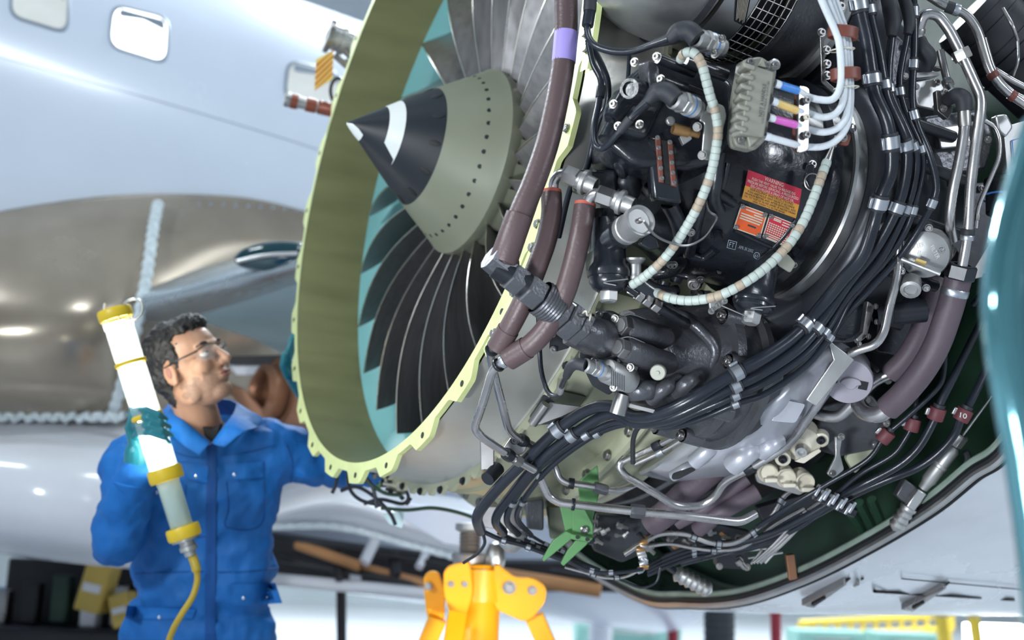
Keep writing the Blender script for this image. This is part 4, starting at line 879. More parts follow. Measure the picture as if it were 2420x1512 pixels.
MB().lathe(sq, AX, [(.229, SR*.9), (.235, SR*.98), (.27, SR*1.05), (.30, SR*1.1), (.34, SR*1.1), (.36, SR*.7)], 56).build('mount_pad', 'dark_gear', st, 40)
for i in range(14):
    t = math.radians(i*25.7); e = math.cos(t)*UP+math.sin(t)*SD; bolt(st, sq+AX*.268+e*SR*1.04, nz(e-AX*.6), .009, 'steel_dark', 'socket')
# pale ribs behind the starter
ph = thing('pale_housing', 'pale green ribbed housing between the big hose and the starter', 'engine casing', D(1430, 200, 2.5))
plate('wall', [(1385, -30), (1500, -30), (1520, 120), (1490, 260), (1400, 430), (1370, 420)], 2.62, .03, 'primer_dark', ph)
for a, b, w in (((1408, 20), (1400, 240), 24), ((1445, 60), (1435, 110), 34), ((1480, 20), (1470, 140), 16), ((1385, 200), (1372, 400), 26)):
    p, q = D(*a, 2.55), D(*b, 2.55); ax = nz(q-p); sd = nz(np.cross(ax, F_)); MB().box((p+q)/2, ax*np.linalg.norm(q-p)/2, sd*S(w, 2.55)/2, F_*.03).build('rib', 'primer_pale', ph, bevel=.006)
MB().box(D(1378, 235, 2.5), R_*S(15, 2.5), U_*S(26, 2.5), F_*.02).build('bright_tab', 'alu', ph, bevel=.003)
# ================================================================== terminal block
tb = thing('terminal_block', 'beige terminal block lettered NOT A HANDLE with comb shaped side', 'terminal block', D(1780, 340, 2.1))
bx = plate('cover', rnd_poly([(1778, 153), (1831, 170), (1806, 326), (1750, 316)], 6), 2.03, .045, 'beige_block', tb, gx=.15, bevel=.004, bseg=3)
tp_ = plate_pts([(1778, 153), (1831, 170), (1806, 326), (1750, 316)], 2.03, .15)
_n = nz(np.cross(tp_[1]-tp_[0], tp_[2]-tp_[0]))
def tbs(x, y): d = ray(x, y); return EYE+d*(((tp_[0]-EYE)@_n)/(d@_n))
text_on('lettering', 'NOT A HANDLE', [(1793, 274), (1803, 197), (1811, 199), (1801, 276)], tbs, 'stencil', bx, lift=.002)
text_on('lettering', 'LUG NUT TORQUE: 12-14 FT-LBS', [(1800, 290), (1815, 191), (1820, 192), (1805, 292)], tbs, 'stencil', bx, lift=.002)
plate('base', rnd_poly([(1757, 140), (1800, 132), (1838, 160), (1812, 330), (1785, 356), (1738, 345), (1732, 320), (1742, 220)], 10), 2.085, .035, 'beige_block', tb, gx=.15, bevel=.004)
for k in range(7):
    y = 165+24*k; x = 1763-3.3*k
    MB().box(D(x, y, 2.05), nz(R_-.3*U_)*S(15, 2.05), U_*S(5.5, 2.05), F_*.03).build('comb_tooth', 'beige_block', tb, bevel=.003)
for a in (((1790, 155), (1803, 135), (1812, 160)), ((1765, 318), (1772, 348), (1800, 322))):
    plate('gusset', [(*q,) for q in a], 2.04, .03, 'beige_block', tb, bevel=.002)
for x, y in ((1773, 147), (1813, 155), (1751, 330), (1832, 154)): bolt(tb, D(x, y, 2.05), TOCAM, S(8, 2.05), 'steel', 'socket')
MB().lathe(D(1832, 152, 2.07), nz(TOCAM+.2*R_), [(-.03, .010), (0, .010), (.002, .008), (.002, 0)], 16).build('stud', 'alu', tb)
# cable clamp bar
cb = thing('cable_clamp_bar', 'silver and red brown clamp bar holding four white cables', 'clamp', D(1895, 365, 2.1))
plate('phenolic_bar', rnd_poly([(1878, 203), (1896, 206), (1894, 358), (1870, 350)], 8), 2.08, .03, 'brown_clamp', cb, gx=-.2, bevel=.004)
plate('metal_strap', rnd_poly([(1888, 200), (1914, 206), (1912, 356), (1884, 364)], 10), 2.07, .008, 'steel_dark', cb, gx=.3, bevel=.002)
for y in (237, 277, 318): bolt(cb, D(1906, y, 2.065), nz(TOCAM+.2*R_), S(7.5 if y != 277 else 6, 2.05), 'steel_dark' if y != 277 else 'cream', 'socket')
# bracket plate with bolts by the white bundle
t = plate('bundle_bracket', rnd_poly([(1938, 75), (1955, 80), (1948, 100), (1952, 190), (1980, 215), (1975, 222), (1942, 195)], 5), 2.17, .006, 'steel_dark', bevel=.0015); tag(t, 'dark bolted bracket plate left of the white cable bundle', 'bracket')
for x, y in ((1941, 77), (1953, 118), (1954, 151), (1955, 178), (1987, 15)): bolt(t, D(x, y, 2.16), nz(TOCAM+.2*R_), S(8, 2.15), 'steel_dark', 'socket')
# ================================================================== right hand accessories
fo = thing('oil_filter', 'grey round oil filter housing with raised lettering and a cross bar', 'filter', D(2180, 660, 2.47))
fn = nz(TOCAM-.35*R_-.35*UP); fp = D(2185, 600, 2.36); r = S(62, 2.36)
MB().lathe(fp, fn, [(-.10, r*.9), (-.06, r), (-.01, r), (.006, r*.9), (.012, r*.6), (.013, 0)], 40).build('dome', 'alu_dull', fo, 40)
fx = nz(R_-(R_@fn)*fn); fy = np.cross(fn, fx)
def fsurf(x, y): d = ray(x, y); return EYE+d*((fp+fn*.0125-EYE)@fn/(d@fn))
text_on('lettering', 'FILTER', [(2152, 580), (2182, 572), (2184, 582), (2155, 590)], fsurf, 'alu', fo); text_on('lettering', 'FILTER', [(2206, 578), (2222, 608), (2214, 612), (2198, 584)], fsurf, 'alu', fo)
text_on('lettering', 'FUEL', [(2170, 592), (2192, 596), (2190, 605), (2168, 601)], fsurf, 'alu', fo); text_on('lettering', 'DRAIN', [(2148, 648), (2168, 654), (2166, 664), (2146, 658)], fsurf, 'alu', fo)
plate('orange_tag', [(2166, 610), (2190, 618), (2186, 628), (2162, 619)], 2.33, .002, 'sleeve_yellow', fo)
MB().tube([D(2130, 612, 2.33), D(2222, 648, 2.31)], S(5, 2.33), 8).build('cross_bar', 'alu_dull', fo)
bs = MB().lathe(D(2152, 685, 2.33), nz(fn-.5*UP), [(-.03, .020), (0, .020), (.002, .014), (-.004, .012), (-.004, 0)], 16).build('drain_boss', 'alu_dull', fo)
for x, y in ((2130, 640), (2195, 538), (2189, 680), (2140, 675), (2225, 590)): bolt(fo, D(x, y, 2.34), fn, S(7, 2.34), 'steel_dark', 'socket')
mp = thing('chip_detector_cap', 'pale violet grey round cap with a cam slot below the filter', 'cap', D(2005, 950, 2.6))
mn = nz(TOCAM-.25*R_-.45*UP); q = D(2005, 900, 2.48); r = S(55, 2.48)
M('violet_grey', (.34, .32, .37), .4, .3, .06, 12)
MB().lathe(q, mn, [(-.07, r*.95), (-.012, r*.97), (-.010, r*1.04), (0, r*1.04), (.004, r), (.004, 0)], 40).build('body', 'violet_grey', mp, 30)
mx = nz(R_-(R_@mn)*mn); my = np.cross(mn, mx)
MB().prism([q+mn*.0045+mx*(r*.45*math.cos(t)*(1 if t < 3.5 else .6)+r*.1)+my*(r*.28*math.sin(t)-r*.05) for t in np.linspace(0, 6.0, 18)], mn*.006).build('cam', 'violet_grey', mp, bevel=.002)
for sx in (-1, 1): MB().prism([q+mn*.0045+mx*(sx*r*.62+a)+my*(sx*-.1*r+b) for a, b in ((-.010, -.008), (.008, -.010), (.010, .008), (-.006, .010))], mn*.0015).build('slot', 'gasket', mp)
bb = thing('valve_housing', 'black rounded cast valve housing with bolted edge', 'valve', D(2030, 820, 2.4))
plate('body', rnd_poly([(1975, 715), (2030, 690), (2066, 720), (2056, 790), (2020, 812), (1965, 800), (1955, 760)], 22), 2.37, .08, 'black_paint', bb, gx=.2, bevel=.016, bseg=4)
plate('edge_flange', [(2050, 710), (2068, 722), (2050, 795), (2030, 812), (2024, 800), (2040, 785)], 2.355, .012, 'steel_dark', bb, gx=.4, bevel=.002)
for x, y in ((2069, 724), (2052, 795), (2030, 812), (2071, 760)): bolt(bb, D(x, y, 2.35), nz(TOCAM+R_*.6), S(6, 2.35), 'steel_dark', 'hex')
MB().lathe(D(2068, 745, 2.4), nz(R_+.1*U_), [(0, .02), (.02, .02), (.022, .026), (.03, .026), (.032, .024), (.10, .024), (.11, 0)], 20).build('branch_pipe', 'black_smooth', bb)
# cream actuator
ca_ = thing('cream_actuator', 'cream round actuator with bolted lugs beneath the grey sump', 'actuator', D(1895, 1090, 2.85))
an = nz(TOCAM-.2*R_-.5*UP); q = D(1893, 1050, 2.72); r = S(46, 2.72)
MB().lathe(q, an, [(-.05, r*.95), (-.01, r), (0, r*.96), (.004, r*.7), (.014, r*.5), (.016, r*.25), (.02, r*.22), (.02, 0)], 36).build('body', 'cream', ca_, 35)
for x, y in ((1940, 1040), (1850, 1085), (1868, 1005)):
    o = MB().lathe(D(x, y, 2.71), an, [(-.02, .019), (.0, .018), (.003, .013), (.003, 0)], 16).build('lug', 'cream', ca_); bolt(o, D(x, y, 2.70), an, S(8, 2.7), 'black_smooth', 'socket')
MB().lathe(q+an*.02, an, [(0, .014), (.02, .013), (.02, .008), (.012, .006), (.012, 0)], 14).build('shaft_end', 'alu', ca_)
plate('cover_plate', rnd_poly([(1878, 1090), (1935, 1060), (1942, 1066), (1900, 1095)], 4), 2.70, .01, 'cream', ca_, bevel=.002)
tc = thing('triple_caps', 'row of three pale ribbed screw caps on a bracket under the engine', 'caps', D(1860, 1160, 2.85))
for k, (x, y) in enumerate(((1815, 1118), (1858, 1130), (1903, 1140))):
    n = nz(TOCAM-.1*R_-.2*UP+.15*k*R_); rr = S(24, 2.75)
    o = MB().lathe(D(x, y, 2.74), n, [(-.05, rr*.8), (-.04, rr*1.05), (-.03, rr*.85), (-.02, rr*1.05), (-.01, rr*.9), (0, rr*1.0), (.004, rr*.9), (.0, rr*.75), (-.006, rr*.7), (-.006, 0)], 26).build('cap', 'cream', tc, 35)
    MB().box(D(x+6, y+16, 2.72), R_*S(15, 2.72), U_*S(5, 2.72), F_*.01).build('tongue', 'cream', o, bevel=.002)
plate('bracket', rnd_poly([(1785, 1120), (1800, 1110), (1920, 1150), (1890, 1170), (1855, 1160), (1790, 1140)], 5), 2.76, .012, 'alu_dull', tc, bevel=.002)
# ================================================================== brown sleeved hoses
def hose(name, label, pts, k, w, mat='hose', extra=(), frad=None):
    return tube_thing(name, label, 'hose', pts, k, w, mat, 'cat', rings=extra, seg=22)
t, path, r = hose('sleeved_hose', 'thick brown sleeved hose with a violet band running down from the top', [(1336, -60, 2.2), (1338, 60, 2.19), (1331, 150, 2.18), (1316, 240, 2.165), (1293, 340, 2.15), (1262, 430, 2.14), (1232, 500, 2.135), (1206, 570, 2.13), (1190, 622, 2.13)], 2.15, 56)
for _o in list(t.children)+[t]: bpy.data.objects.remove(_o)
t = thing('sleeved_hose', 'thick brown sleeved hose with a violet band running down from the top', 'hose', path[-1])
MB().tube(path, r, 24).build('sheath', 'hose', t, 50)
q, tn = near(path, 1333, 107); L = S(74, 2.18); MB().lathe(q-tn*L/2, tn, [(0, r), (0, r*1.03), (L, r*1.03), (L, r)], 28).build('colour_band', 'violet_band', t)
q, tn = near(path, 1208, 565); L = S(120, 2.13); MB().lathe(q-tn*L/2, tn, [(0, r), (.001, r*1.16), (L*.96, r*1.2), (L, r*1.12), (L, r*.9)], 28).build('end_cuff', 'hose', t)
def hose2(label, pts, w, band, name='sleeved_hose', mat='hose', cuff=None, seal=True):
    p3 = pts3(pts, 2.2); path = catmull(p3, 9); r = S(w, np.mean([dep(p) for p in p3]))/2
    t = thing(name, label, 'hose', path[-1]); MB().tube(path, r, 22).build('sheath', mat, t, 50)
    if seal: T = nz(path[1]-path[0]); MB().lathe(path[0]-T*.002, T, [(-.004, r*.5), (-.004, r*.98), (.002, r*1.01)], 22).build('red_seal', 'red_seal', t)
    if band: q, tn = near(path, *band); ring(t, q, tn, r*.97, S(20, 2.2), 'clip', 'band_clamp', .84, 24)
    if cuff: q, tn = near(path, *cuff); L = S(56, 2.2); MB().lathe(q-tn*L/2, tn, [(0, r), (0, r*1.08), (L, r*1.1), (L, r*.8)], 24).build('end_cuff', mat, t)
    return t, path, r
hA, pA, rA = hose2('upper left brown sleeved hose curving down to the pair of steel pipes', [(1303, 458, 2.2), (1303, 510, 2.19), (1290, 570, 2.18), (1265, 640, 2.17), (1237, 710, 2.17), (1212, 760, 2.18), (1182, 812, 2.2)], 50, (1195, 785), cuff=(1188, 800))
hB, pB, rB = hose2('right hand brown sleeved hose with a silver band ending in a chrome coupling', [(1382, 488, 2.16), (1372, 550, 2.15), (1356, 620, 2.15), (1335, 690, 2.15), (1305, 755, 2.16), (1262, 808, 2.17), (1212, 842, 2.19)], 52, (1236, 827), cuff=(1222, 836))
# steel elbows with nuts at the hose tops
def elbow(par, pts, w, nutpos, flangepos, d):
    path = fillet([D(*p) for p in pts], .03); r = S(w, d)/2
    e = MB().tube(path, r, 18).build('elbow', 'pipe', par, 50)
    a, b = D(*nutpos[0]), D(*nutpos[1]); ax = nz(b-a)
    hexnut(e, (a+b)/2, ax, S(24, d), np.linalg.norm(b-a), 'steel_dark')
    f = D(*flangepos); MB().lathe(f, ax, [(-.012, S(20, d)), (0, S(24, d)), (.003, S(30, d)), (.010, S(30, d)), (.012, S(22, d)), (.03, S(20, d))], 20).build('flange_nut', 'alu_dull', e, 25)
    for k in range(6): t = k*1.047; xx = nz(np.cross(ax, UP)); yy = np.cross(ax, xx); bolt(e, f+ax*.003+S(25, d)*(math.cos(t)*xx+math.sin(t)*yy), -ax, S(3, d), 'hole', 'dot', 'wire_hole')
elbow(hA, [(1306, 470, 2.2), (1309, 425, 2.19), (1325, 408, 2.18), (1350, 415, 2.17)], 24, ((1335, 411, 2.18), (1368, 424, 2.17)), (1374, 428, 2.17), 2.18)
elbow(hB, [(1385, 498, 2.16), (1392, 468, 2.15), (1408, 456, 2.14), (1440, 465, 2.13)], 28, ((1412, 458, 2.14), (1452, 472, 2.13)), (1460, 475, 2.13), 2.14)
mb = MB().box(D(1405, 430, 2.22), R_*S(52, 2.2), U_*S(26, 2.2), F_*.03).build('port_block', 'black_paint', bevel=.008); tag(mb, 'black cast port block behind the two hose elbows', 'port block')
# steel V pipes under the hoses
def pipe(label, pts, k, w, clips=(), name='steel_pipe', mat='pipe', frad=None, rings=(), group=None, seg=14):
    return tube_thing(name, label, 'pipe', pts, k, w, mat, 'fil', clips, rings, frad, group, seg)
pipe('outer bent steel pipe of the V shaped pair below the brown hoses', [(1220, 838, 2.19), (1165, 868, 2.22), (1142, 950, 2.3), (1121, 1010, 2.38), (1135, 1030, 2.4), (1205, 1078, 2.46), (1262, 1110, 2.52)], 1, 21, rings=[(1196, 851, 12, 'clip', 'coupling', 1.15, 18), (1180, 860, 8, 'black_smooth', 'seal', 1.2, 18), (1200, 1076, 22, 'black_smooth', 'clamp', 1.2, 16), (1222, 1088, 24, 'steel', 'nut', 1.1, 6)], frad=.035)
pipe('inner bent steel pipe of the V shaped pair below the brown hoses', [(1180, 812, 2.2), (1158, 828, 2.24), (1162, 860, 2.29), (1185, 950, 2.38), (1203, 1020, 2.46), (1232, 1040, 2.5), (1275, 1060, 2.55)], 1, 20, rings=[(1162, 822, 10, 'black_smooth', 'seal', 1.3, 18), (1236, 1043, 24, 'black_smooth', 'clamp', 1.25, 16)], frad=.035)
tb2 = plate('pipe_bracket', rnd_poly([(1186, 1060), (1215, 1020), (1250, 1040), (1240, 1070), (1205, 1085)], 6), 2.5, .01, 'steel_dark', bevel=.002); tag(tb2, 'small dark bracket joining the lower ends of the V pipes', 'bracket'); bolt(tb2, D(1216, 1040, 2.49), TOCAM, S(8, 2.5), 'black_smooth', 'socket')
# ================================================================== black cables top left
def cable(label, pts, k, w, clips=(), rings=(), name='black_cable', mat='rubber', cat='cable', group=None):
    return tube_thing(name, label, cat, pts, k, w, mat, 'cat', clips, rings, None, group, 16)
def boot(par, pts, ws, mat='rubber_matte', name='boot', seg=18):
    path = catmull([D(*p) for p in pts], 8); rr = np.interp(np.linspace(0, 1, len(path)), np.linspace(0, 1, len(ws)), [S(w, pts[0][2])/2 for w in ws]); return MB().tube(path, rr, seg).build(name, mat, par, 60)
t, pa, r = cable('black cable with a bent rubber boot entering the upper generator plug', [(1398, -40, 2.18), (1393, 30, 2.17), (1388, 70, 2.16), (1400, 102, 2.14), (1440, 120, 2.12), (1490, 122, 2.1), (1540, 106, 2.08), (1580, 92, 2.06)], 1, 17, rings=[(1394, 40, 46, 'rubber', 'splice_sleeve', 1.35), (1391, 5, 40, 'rubber_matte', 'splice_sleeve', 1.5)])
boot(t, [(1545, 104, 2.08), (1580, 92, 2.065), (1602, 76, 2.06), (1628, 74, 2.055), (1648, 92, 2.05)], [20, 26, 44, 48, 46])
t, pa, r = cable('black cable with a bent rubber boot entering the lower generator plug', [(1390, 95, 2.18), (1402, 150, 2.17), (1420, 190, 2.16), (1416, 240, 2.15), (1404, 300, 2.13), (1406, 340, 2.11), (1425, 350, 2.1), (1452, 325, 2.08), (1490, 280, 2.06), (1530, 245, 2.05)], 1, 16, rings=[(1410, 215, 30, 'black_smooth', 'tie', 1.1), (1475, 298, 40, 'rubber_matte', 'heat_shrink', 1.05)])
boot(t, [(1502, 268, 2.06), (1530, 240, 2.055), (1552, 218, 2.05), (1576, 218, 2.045), (1598, 236, 2.04)], [20, 24, 44, 48, 46])
cable('black cable dropping beside the pale housing toward the port block', [(1400, 110, 2.2), (1425, 160, 2.2), (1437, 200, 2.2), (1433, 250, 2.21), (1412, 290, 2.22), (1400, 340, 2.24), (1385, 400, 2.26), (1350, 440, 2.3), (1320, 560, 2.36)], 1, 15)
cable('thin black conduit standing upright below the starter', [(1487, 120, 2.35), (1486, 160, 2.34), (1482, 205, 2.33)], 1, 10)
cable('black cable with bent boot plugged into the pump solenoid', [(1272, 735, 2.42), (1275, 820, 2.41), (1280, 880, 2.39), (1295, 925, 2.36), (1318, 935, 2.32), (1330, 905, 2.26), (1342, 885, 2.22)], 1, 12, rings=[(1326, 918, 34, 'alu_dull', 'heat_shrink', 1.1)])
boot(bpy.data.objects['black_cable.004'] if 'black_cable.004' in bpy.data.objects else t, [(1338, 890, 2.22), (1348, 868, 2.2), (1362, 860, 2.18), (1385, 864, 2.17)], [18, 26, 28, 30])
# ================================================================== spiral wrapped hoses on the generator
def wrap_hose(label, pts, w, turns, d0=None):
    p3 = [D(*p) for p in pts]; path = catmull(p3, 22); r = S(w, np.mean([dep(p) for p in p3]))/2
    sl = np.r_[0, np.cumsum(np.linalg.norm(np.diff(path, axis=0), axis=1))]; L = sl[-1]; step = L/turns
    t = thing('wrapped_hose', label, 'hose', path[-1])
    MB().tube(path[::3], r*.9, 12).build('core', 'rubber', t, 60)
    for k in range(turns):
        a, b = k*step, (k+.96)*step; sel = np.linspace(a, b, 5); q = np.stack([np.interp(sel, sl, path[:, i]) for i in range(3)], 1)
        MB().tube(q, [r*.95, r*1.01, r*1.02, r*1.01, r*.95], 14, False).build('wrap_turn', 'wrap_stain' if math.sin(k*.55+turns)+math.sin(k*1.7) > .75 else 'wrap', t, 60)
    return t
wrap_hose('pale spiral wrapped hose arching over the generator front down to its sump', [(1608, 142, 2.08), (1618, 126, 2.06), (1640, 126, 2.05), (1658, 152, 2.05), (1670, 195, 2.05), (1680, 232, 2.055), (1690, 262, 2.06), (1697, 305, 2.065), (1692, 352, 2.07), (1680, 410, 2.08), (1655, 475, 2.09), (1620, 540, 2.11), (1575, 605, 2.13), (1530, 648, 2.15), (1492, 674, 2.17)], 23, 44)
wrap_hose('pale spiral wrapped hose sweeping along the lower right of the generator', [(1548, 690, 2.2), (1590, 706, 2.17), (1640, 710, 2.15), (1700, 698, 2.13), (1760, 668, 2.12), (1815, 628, 2.12), (1862, 580, 2.13), (1898, 525, 2.14), (1922, 470, 2.15), (1942, 415, 2.16), (1955, 380, 2.17)], 23, 34)
t = thing('hose_end_fitting', 'slim steel hose fitting with hex nuts below the left filter bowl', 'fitting', D(1560, 720, 2.2))
pp = [D(1478, 676, 2.19), D(1510, 697, 2.2), D(1545, 718, 2.21), D(1575, 738, 2.23), D(1620, 765, 2.3)]; dv = nz(pp[2]-pp[0])
MB().tube(pp, [S(8, 2.2), S(9, 2.2), S(11, 2.2), S(12, 2.2), S(15, 2.2)], 14).build('pipe', 'black_smooth', t)
for x, y, r_, L in ((1495, 687, 13, .012), (1512, 699, 15, .014), (1530, 710, 15, .016), (1550, 722, 16, .016)): hexnut(t, D(x, y, 2.2), dv, S(r_, 2.2), L, 'steel_dark')
t = thing('hose_stub', 'thin steel hose end above the wrapped hose at the generator right', 'fitting', D(1965, 350, 2.17))
MB().tube([D(1955, 382, 2.17), D(1966, 352, 2.17), D(1976, 322, 2.18)], [S(10, 2.2), S(5, 2.2), S(4, 2.2)], 12).build('pipe', 'steel', t); hexnut(t, D(1970, 342, 2.175), nz(D(1976, 322, 2.18)-D(1966, 352, 2.17)), S(8, 2.2), .01, 'steel')
plate('lug', rnd_poly([(1960, 335), (1995, 312), (2012, 320), (2005, 345), (1980, 340)], 6), 2.19, .01, 'brown_clamp', t, bevel=.002); bolt(t, D(1993, 325, 2.185), TOCAM, S(8, 2.2), 'steel', 'socket'); bolt(t, D(2014, 303, 2.18), nz(R_+TOCAM), S(9, 2.2), 'steel_dark', 'hex')
# ================================================================== white power cables
wl = [('uppermost', 'blue', (1832, 197), (1889, 216), [(1908, 228), (1940, 236), (1968, 234), (1984, 210), (1988, 170), (1984, 110), (1976, 78), (1950, 20), (1925, -40)]),
      ('second', 'yellow', (1824, 238), (1886, 262), [(1908, 267), (1945, 277), (1975, 268), (1992, 240), (1996, 190), (1993, 120), (1986, 82), (1962, 20), (1940, -40)]),
      ('third', 'pink', (1816, 277), (1884, 296), [(1908, 305), (1950, 312), (1985, 298), (2003, 262), (2004, 200), (2000, 130), (1994, 88), (1972, 25), (1950, -40)]),
      ('lowest', None, (1808, 321), (1882, 342), [(1908, 347), (1945, 346), (1978, 330), (2002, 295), (2010, 240), (2009, 170), (2004, 95), (1984, 30), (1962, -40)])]
for i, (nm, col, a, b, pts) in enumerate(wl):
    lab = '%s white power cable with %s sleeve leaving the terminal block' % (nm, col) if col else 'lowest white power cable without coloured sleeve leaving the terminal block'
    p3 = [D(*a, 2.055), D((a[0]+b[0])/2, (a[1]+b[1])/2, 2.062), D(*b, 2.07)]+[D(x, y, 2.075+.008*i) for x, y in pts]
    path = catmull(p3, 9); r = S(17, 2.08)/2
    t = thing('power_cable', lab, 'cable', path[-1], 'white power cables')
    MB().tube(path, r, 14).build('sheath', 'white_cable', t, 60)
    MB().tube(path[0:4], r*1.12, 14).build('ferrule', 'white_cable', t)
    if col: MB().tube(path[4:18], r*1.12, 14).build('colour_sleeve', 'sleeve_'+col, t, 60)
for y, x, lab in ((78, 1992, 'upper red brown clamp ring round the white cable bundle'), (176, 1998, 'lower red brown clamp ring round the white cable bundle')):
    q = D(x, y, 2.09); ax = nz(U_+.12*R_) if y < 100 else nz(U_-.05*R_)
    X = nz(R_-(R_@ax)*ax); Y = np.cross(ax, X); h = .0105; m = MB(); n = 32
    v = []; 
    for zz, k in ((-h, 1), (h, 1), (h, .82), (-h, .82)):
        for j in range(n): tt = 2*math.pi*j/n; v.append(q+ax*zz+X*.0265*k*math.cos(tt)+Y*.020*k*math.sin(tt))
    m.add(v, [(a*n+j, a*n+(j+1) % n, ((a+1) % 4)*n+(j+1) % n, ((a+1) % 4)*n+j) for a in range(4) for j in range(n)]); o = m.build('bundle_clamp', 'brown_clamp', bevel=.002); tag(o, lab, 'clamp', 'bundle clamps')
for y, x, lab in ((118, 1990, 'upper thin lacing tie round the white cable bundle'), (208, 2000, 'lower thin lacing tie round the white cable bundle')):
    q = D(x, y, 2.09); X = R_; Y = F_; o = MB().tube([q+X*.0215*math.cos(tt)+Y*.017*math.sin(tt)+U_*.002*math.cos(tt) for tt in np.linspace(0, 6.283, 25)], .0012, 6, False).build('lacing_tie', 'cream'); tag(o, lab, 'tie', 'lacing ties')
# ================================================================== the long black harness
K = [('thickest black harness cable on the left edge of the long run', 31, [(2022, -40, 2.22), (2033, 28, 2.22), (2048, 95, 2.22), (2058, 160, 2.22), (2068, 222, 2.22), (2095, 285, 2.22), (2106, 350, 2.23), (2104, 410, 2.24), (2082, 465, 2.25), (2064, 530, 2.27), (2038, 605, 2.28), (1990, 662, 2.29), (1925, 742, 2.3), (1870, 800, 2.28), (1800, 848, 2.26), (1740, 880, 2.25), (1640, 940, 2.25), (1565, 975, 2.28), (1500, 985, 2.34), (1450, 960, 2.4), (1390, 968, 2.44), (1320, 1015, 2.48), (1250, 1080, 2.52), (1180, 1150, 2.58), (1130, 1215, 2.64), (1135, 1255, 2.72)]),
     ('second black harness cable of the long run from the upper right', 26, [(2042, -40, 2.25), (2057, 42, 2.25), (2075, 120, 2.25), (2088, 195, 2.25), (2098, 240, 2.25), (2130, 310, 2.25), (2143, 360, 2.26), (2138, 430, 2.27), (2116, 500, 2.28), (2070, 585, 2.3), (2005, 668, 2.31), (1942, 760, 2.3), (1885, 825, 2.28), (1800, 882, 2.27), (1738, 912, 2.26), (1650, 958, 2.27), (1570, 992, 2.3), (1500, 1000, 2.36), (1440, 978, 2.42), (1360, 1022, 2.47), (1280, 1085, 2.52), (1215, 1160, 2.6), (1172, 1225, 2.66), (1190, 1258, 2.74)]),
     ('third black harness cable of the long run from the upper right', 19, [(2095, -40, 2.28), (2108, 40, 2.27), (2107, 90, 2.27), (2100, 165, 2.27), (2106, 225, 2.27), (2150, 325, 2.27), (2165, 378, 2.28), (2156, 450, 2.29), (2130, 520, 2.3), (2080, 615, 2.31), (2000, 705, 2.32), (1955, 778, 2.31), (1895, 845, 2.29), (1805, 905, 2.28), (1738, 935, 2.27), (1650, 972, 2.29), (1575, 1003, 2.33), (1505, 1000, 2.4), (1440, 1000, 2.45), (1340, 1055, 2.5), (1270, 1110, 2.55), (1215, 1180, 2.62), (1198, 1230, 2.68), (1225, 1262, 2.76)]),
     ('fourth and thinnest black harness cable of the long run', 16, [(2135, -40, 2.3), (2148, 40, 2.29), (2143, 90, 2.29), (2126, 190, 2.29), (2140, 264, 2.29), (2174, 345, 2.29), (2180, 400, 2.3), (2160, 490, 2.3), (2138, 548, 2.31), (2095, 612, 2.32), (2012, 705, 2.33), (1966, 790, 2.31), (1905, 865, 2.3), (1810, 930, 2.29), (1738, 955, 2.28), (1655, 990, 2.31), (1580, 1010, 2.36), (1500, 1000, 2.42), (1420, 1020, 2.47), (1335, 1075, 2.52), (1280, 1125, 2.57), (1235, 1185, 2.64), (1222, 1225, 2.7), (1255, 1265, 2.78)]),
     ('fifth black harness cable passing outside the others at the right', 17, [(2155, -40, 2.3), (2160, 20, 2.29), (2161, 110, 2.29), (2156, 236, 2.29), (2168, 295, 2.29), (2195, 362, 2.29), (2212, 430, 2.3), (2205, 475, 2.31), (2172, 540, 2.32), (2125, 608, 2.34), (2060, 680, 2.35), (1998, 745, 2.34), (1960, 800, 2.35)])]
cl = [[(2033, 10, 40), (2052, 190, 34), (2104, 335, 44), (2112, 490, 40), (1905, 770, 34), (1742, 880, 34), (1318, 1012, 34)],
      [(2060, 20, 30), (2082, 205, 30), (2140, 345, 34), (2128, 495, 34), (1930, 778, 30), (1742, 912, 30), (1352, 1030, 30)],
      [(2106, 62, 30), (2100, 208, 28), (2155, 345, 28), (2142, 497, 30), (1945, 785, 26), (1742, 935, 26), (1385, 1028, 26), (1212, 1190, 20)],
      [(2143, 65, 30), (2122, 215, 28), (2168, 355, 26), (2155, 500, 28), (1958, 795, 24), (1742, 955, 24), (1410, 1022, 24), (1238, 1185, 20)],
      [(2160, 25, 34), (2156, 155, 30), (2163, 270, 32), (2200, 480, 30)]]
KP = []
for (lab, w, pts), c in zip(K, cl):
    t, path, r = tube_thing('harness_cable', lab, 'cable', pts, 1, w, 'rubber', 'cat', c, (), None, 'black harness cables', 16, wref=2.28); KP.append((t, path, r))
for par, pts, ws in ((KP[2][0], [(2092, -20, 2.27), (2104, 20, 2.265), (2110, 60, 2.26), (2107, 85, 2.26)], [28, 38, 36, 24]), (KP[3][0], [(2130, -20, 2.29), (2144, 20, 2.285), (2150, 55, 2.28), (2145, 80, 2.28)], [26, 30, 28, 20])):
    boot(par, pts, ws, 'rubber_matte', 'junction_boot')
# junction loop where the harness dives under the pump
t = thing('harness_bracket', 'flat metal strap under the pump carrying the harness bend', 'bracket', D(1510, 985, 2.3))
plate('strap', [(1460, 945), (1555, 970), (1550, 978), (1456, 955)], 2.28, .006, 'alu_dull', t, bevel=.001); MB().lathe(D(1466, 955, 2.28), nz(U_+.3*R_), [(-.02, .016), (.02, .016)], 16).build('post', 'steel_dark', t)
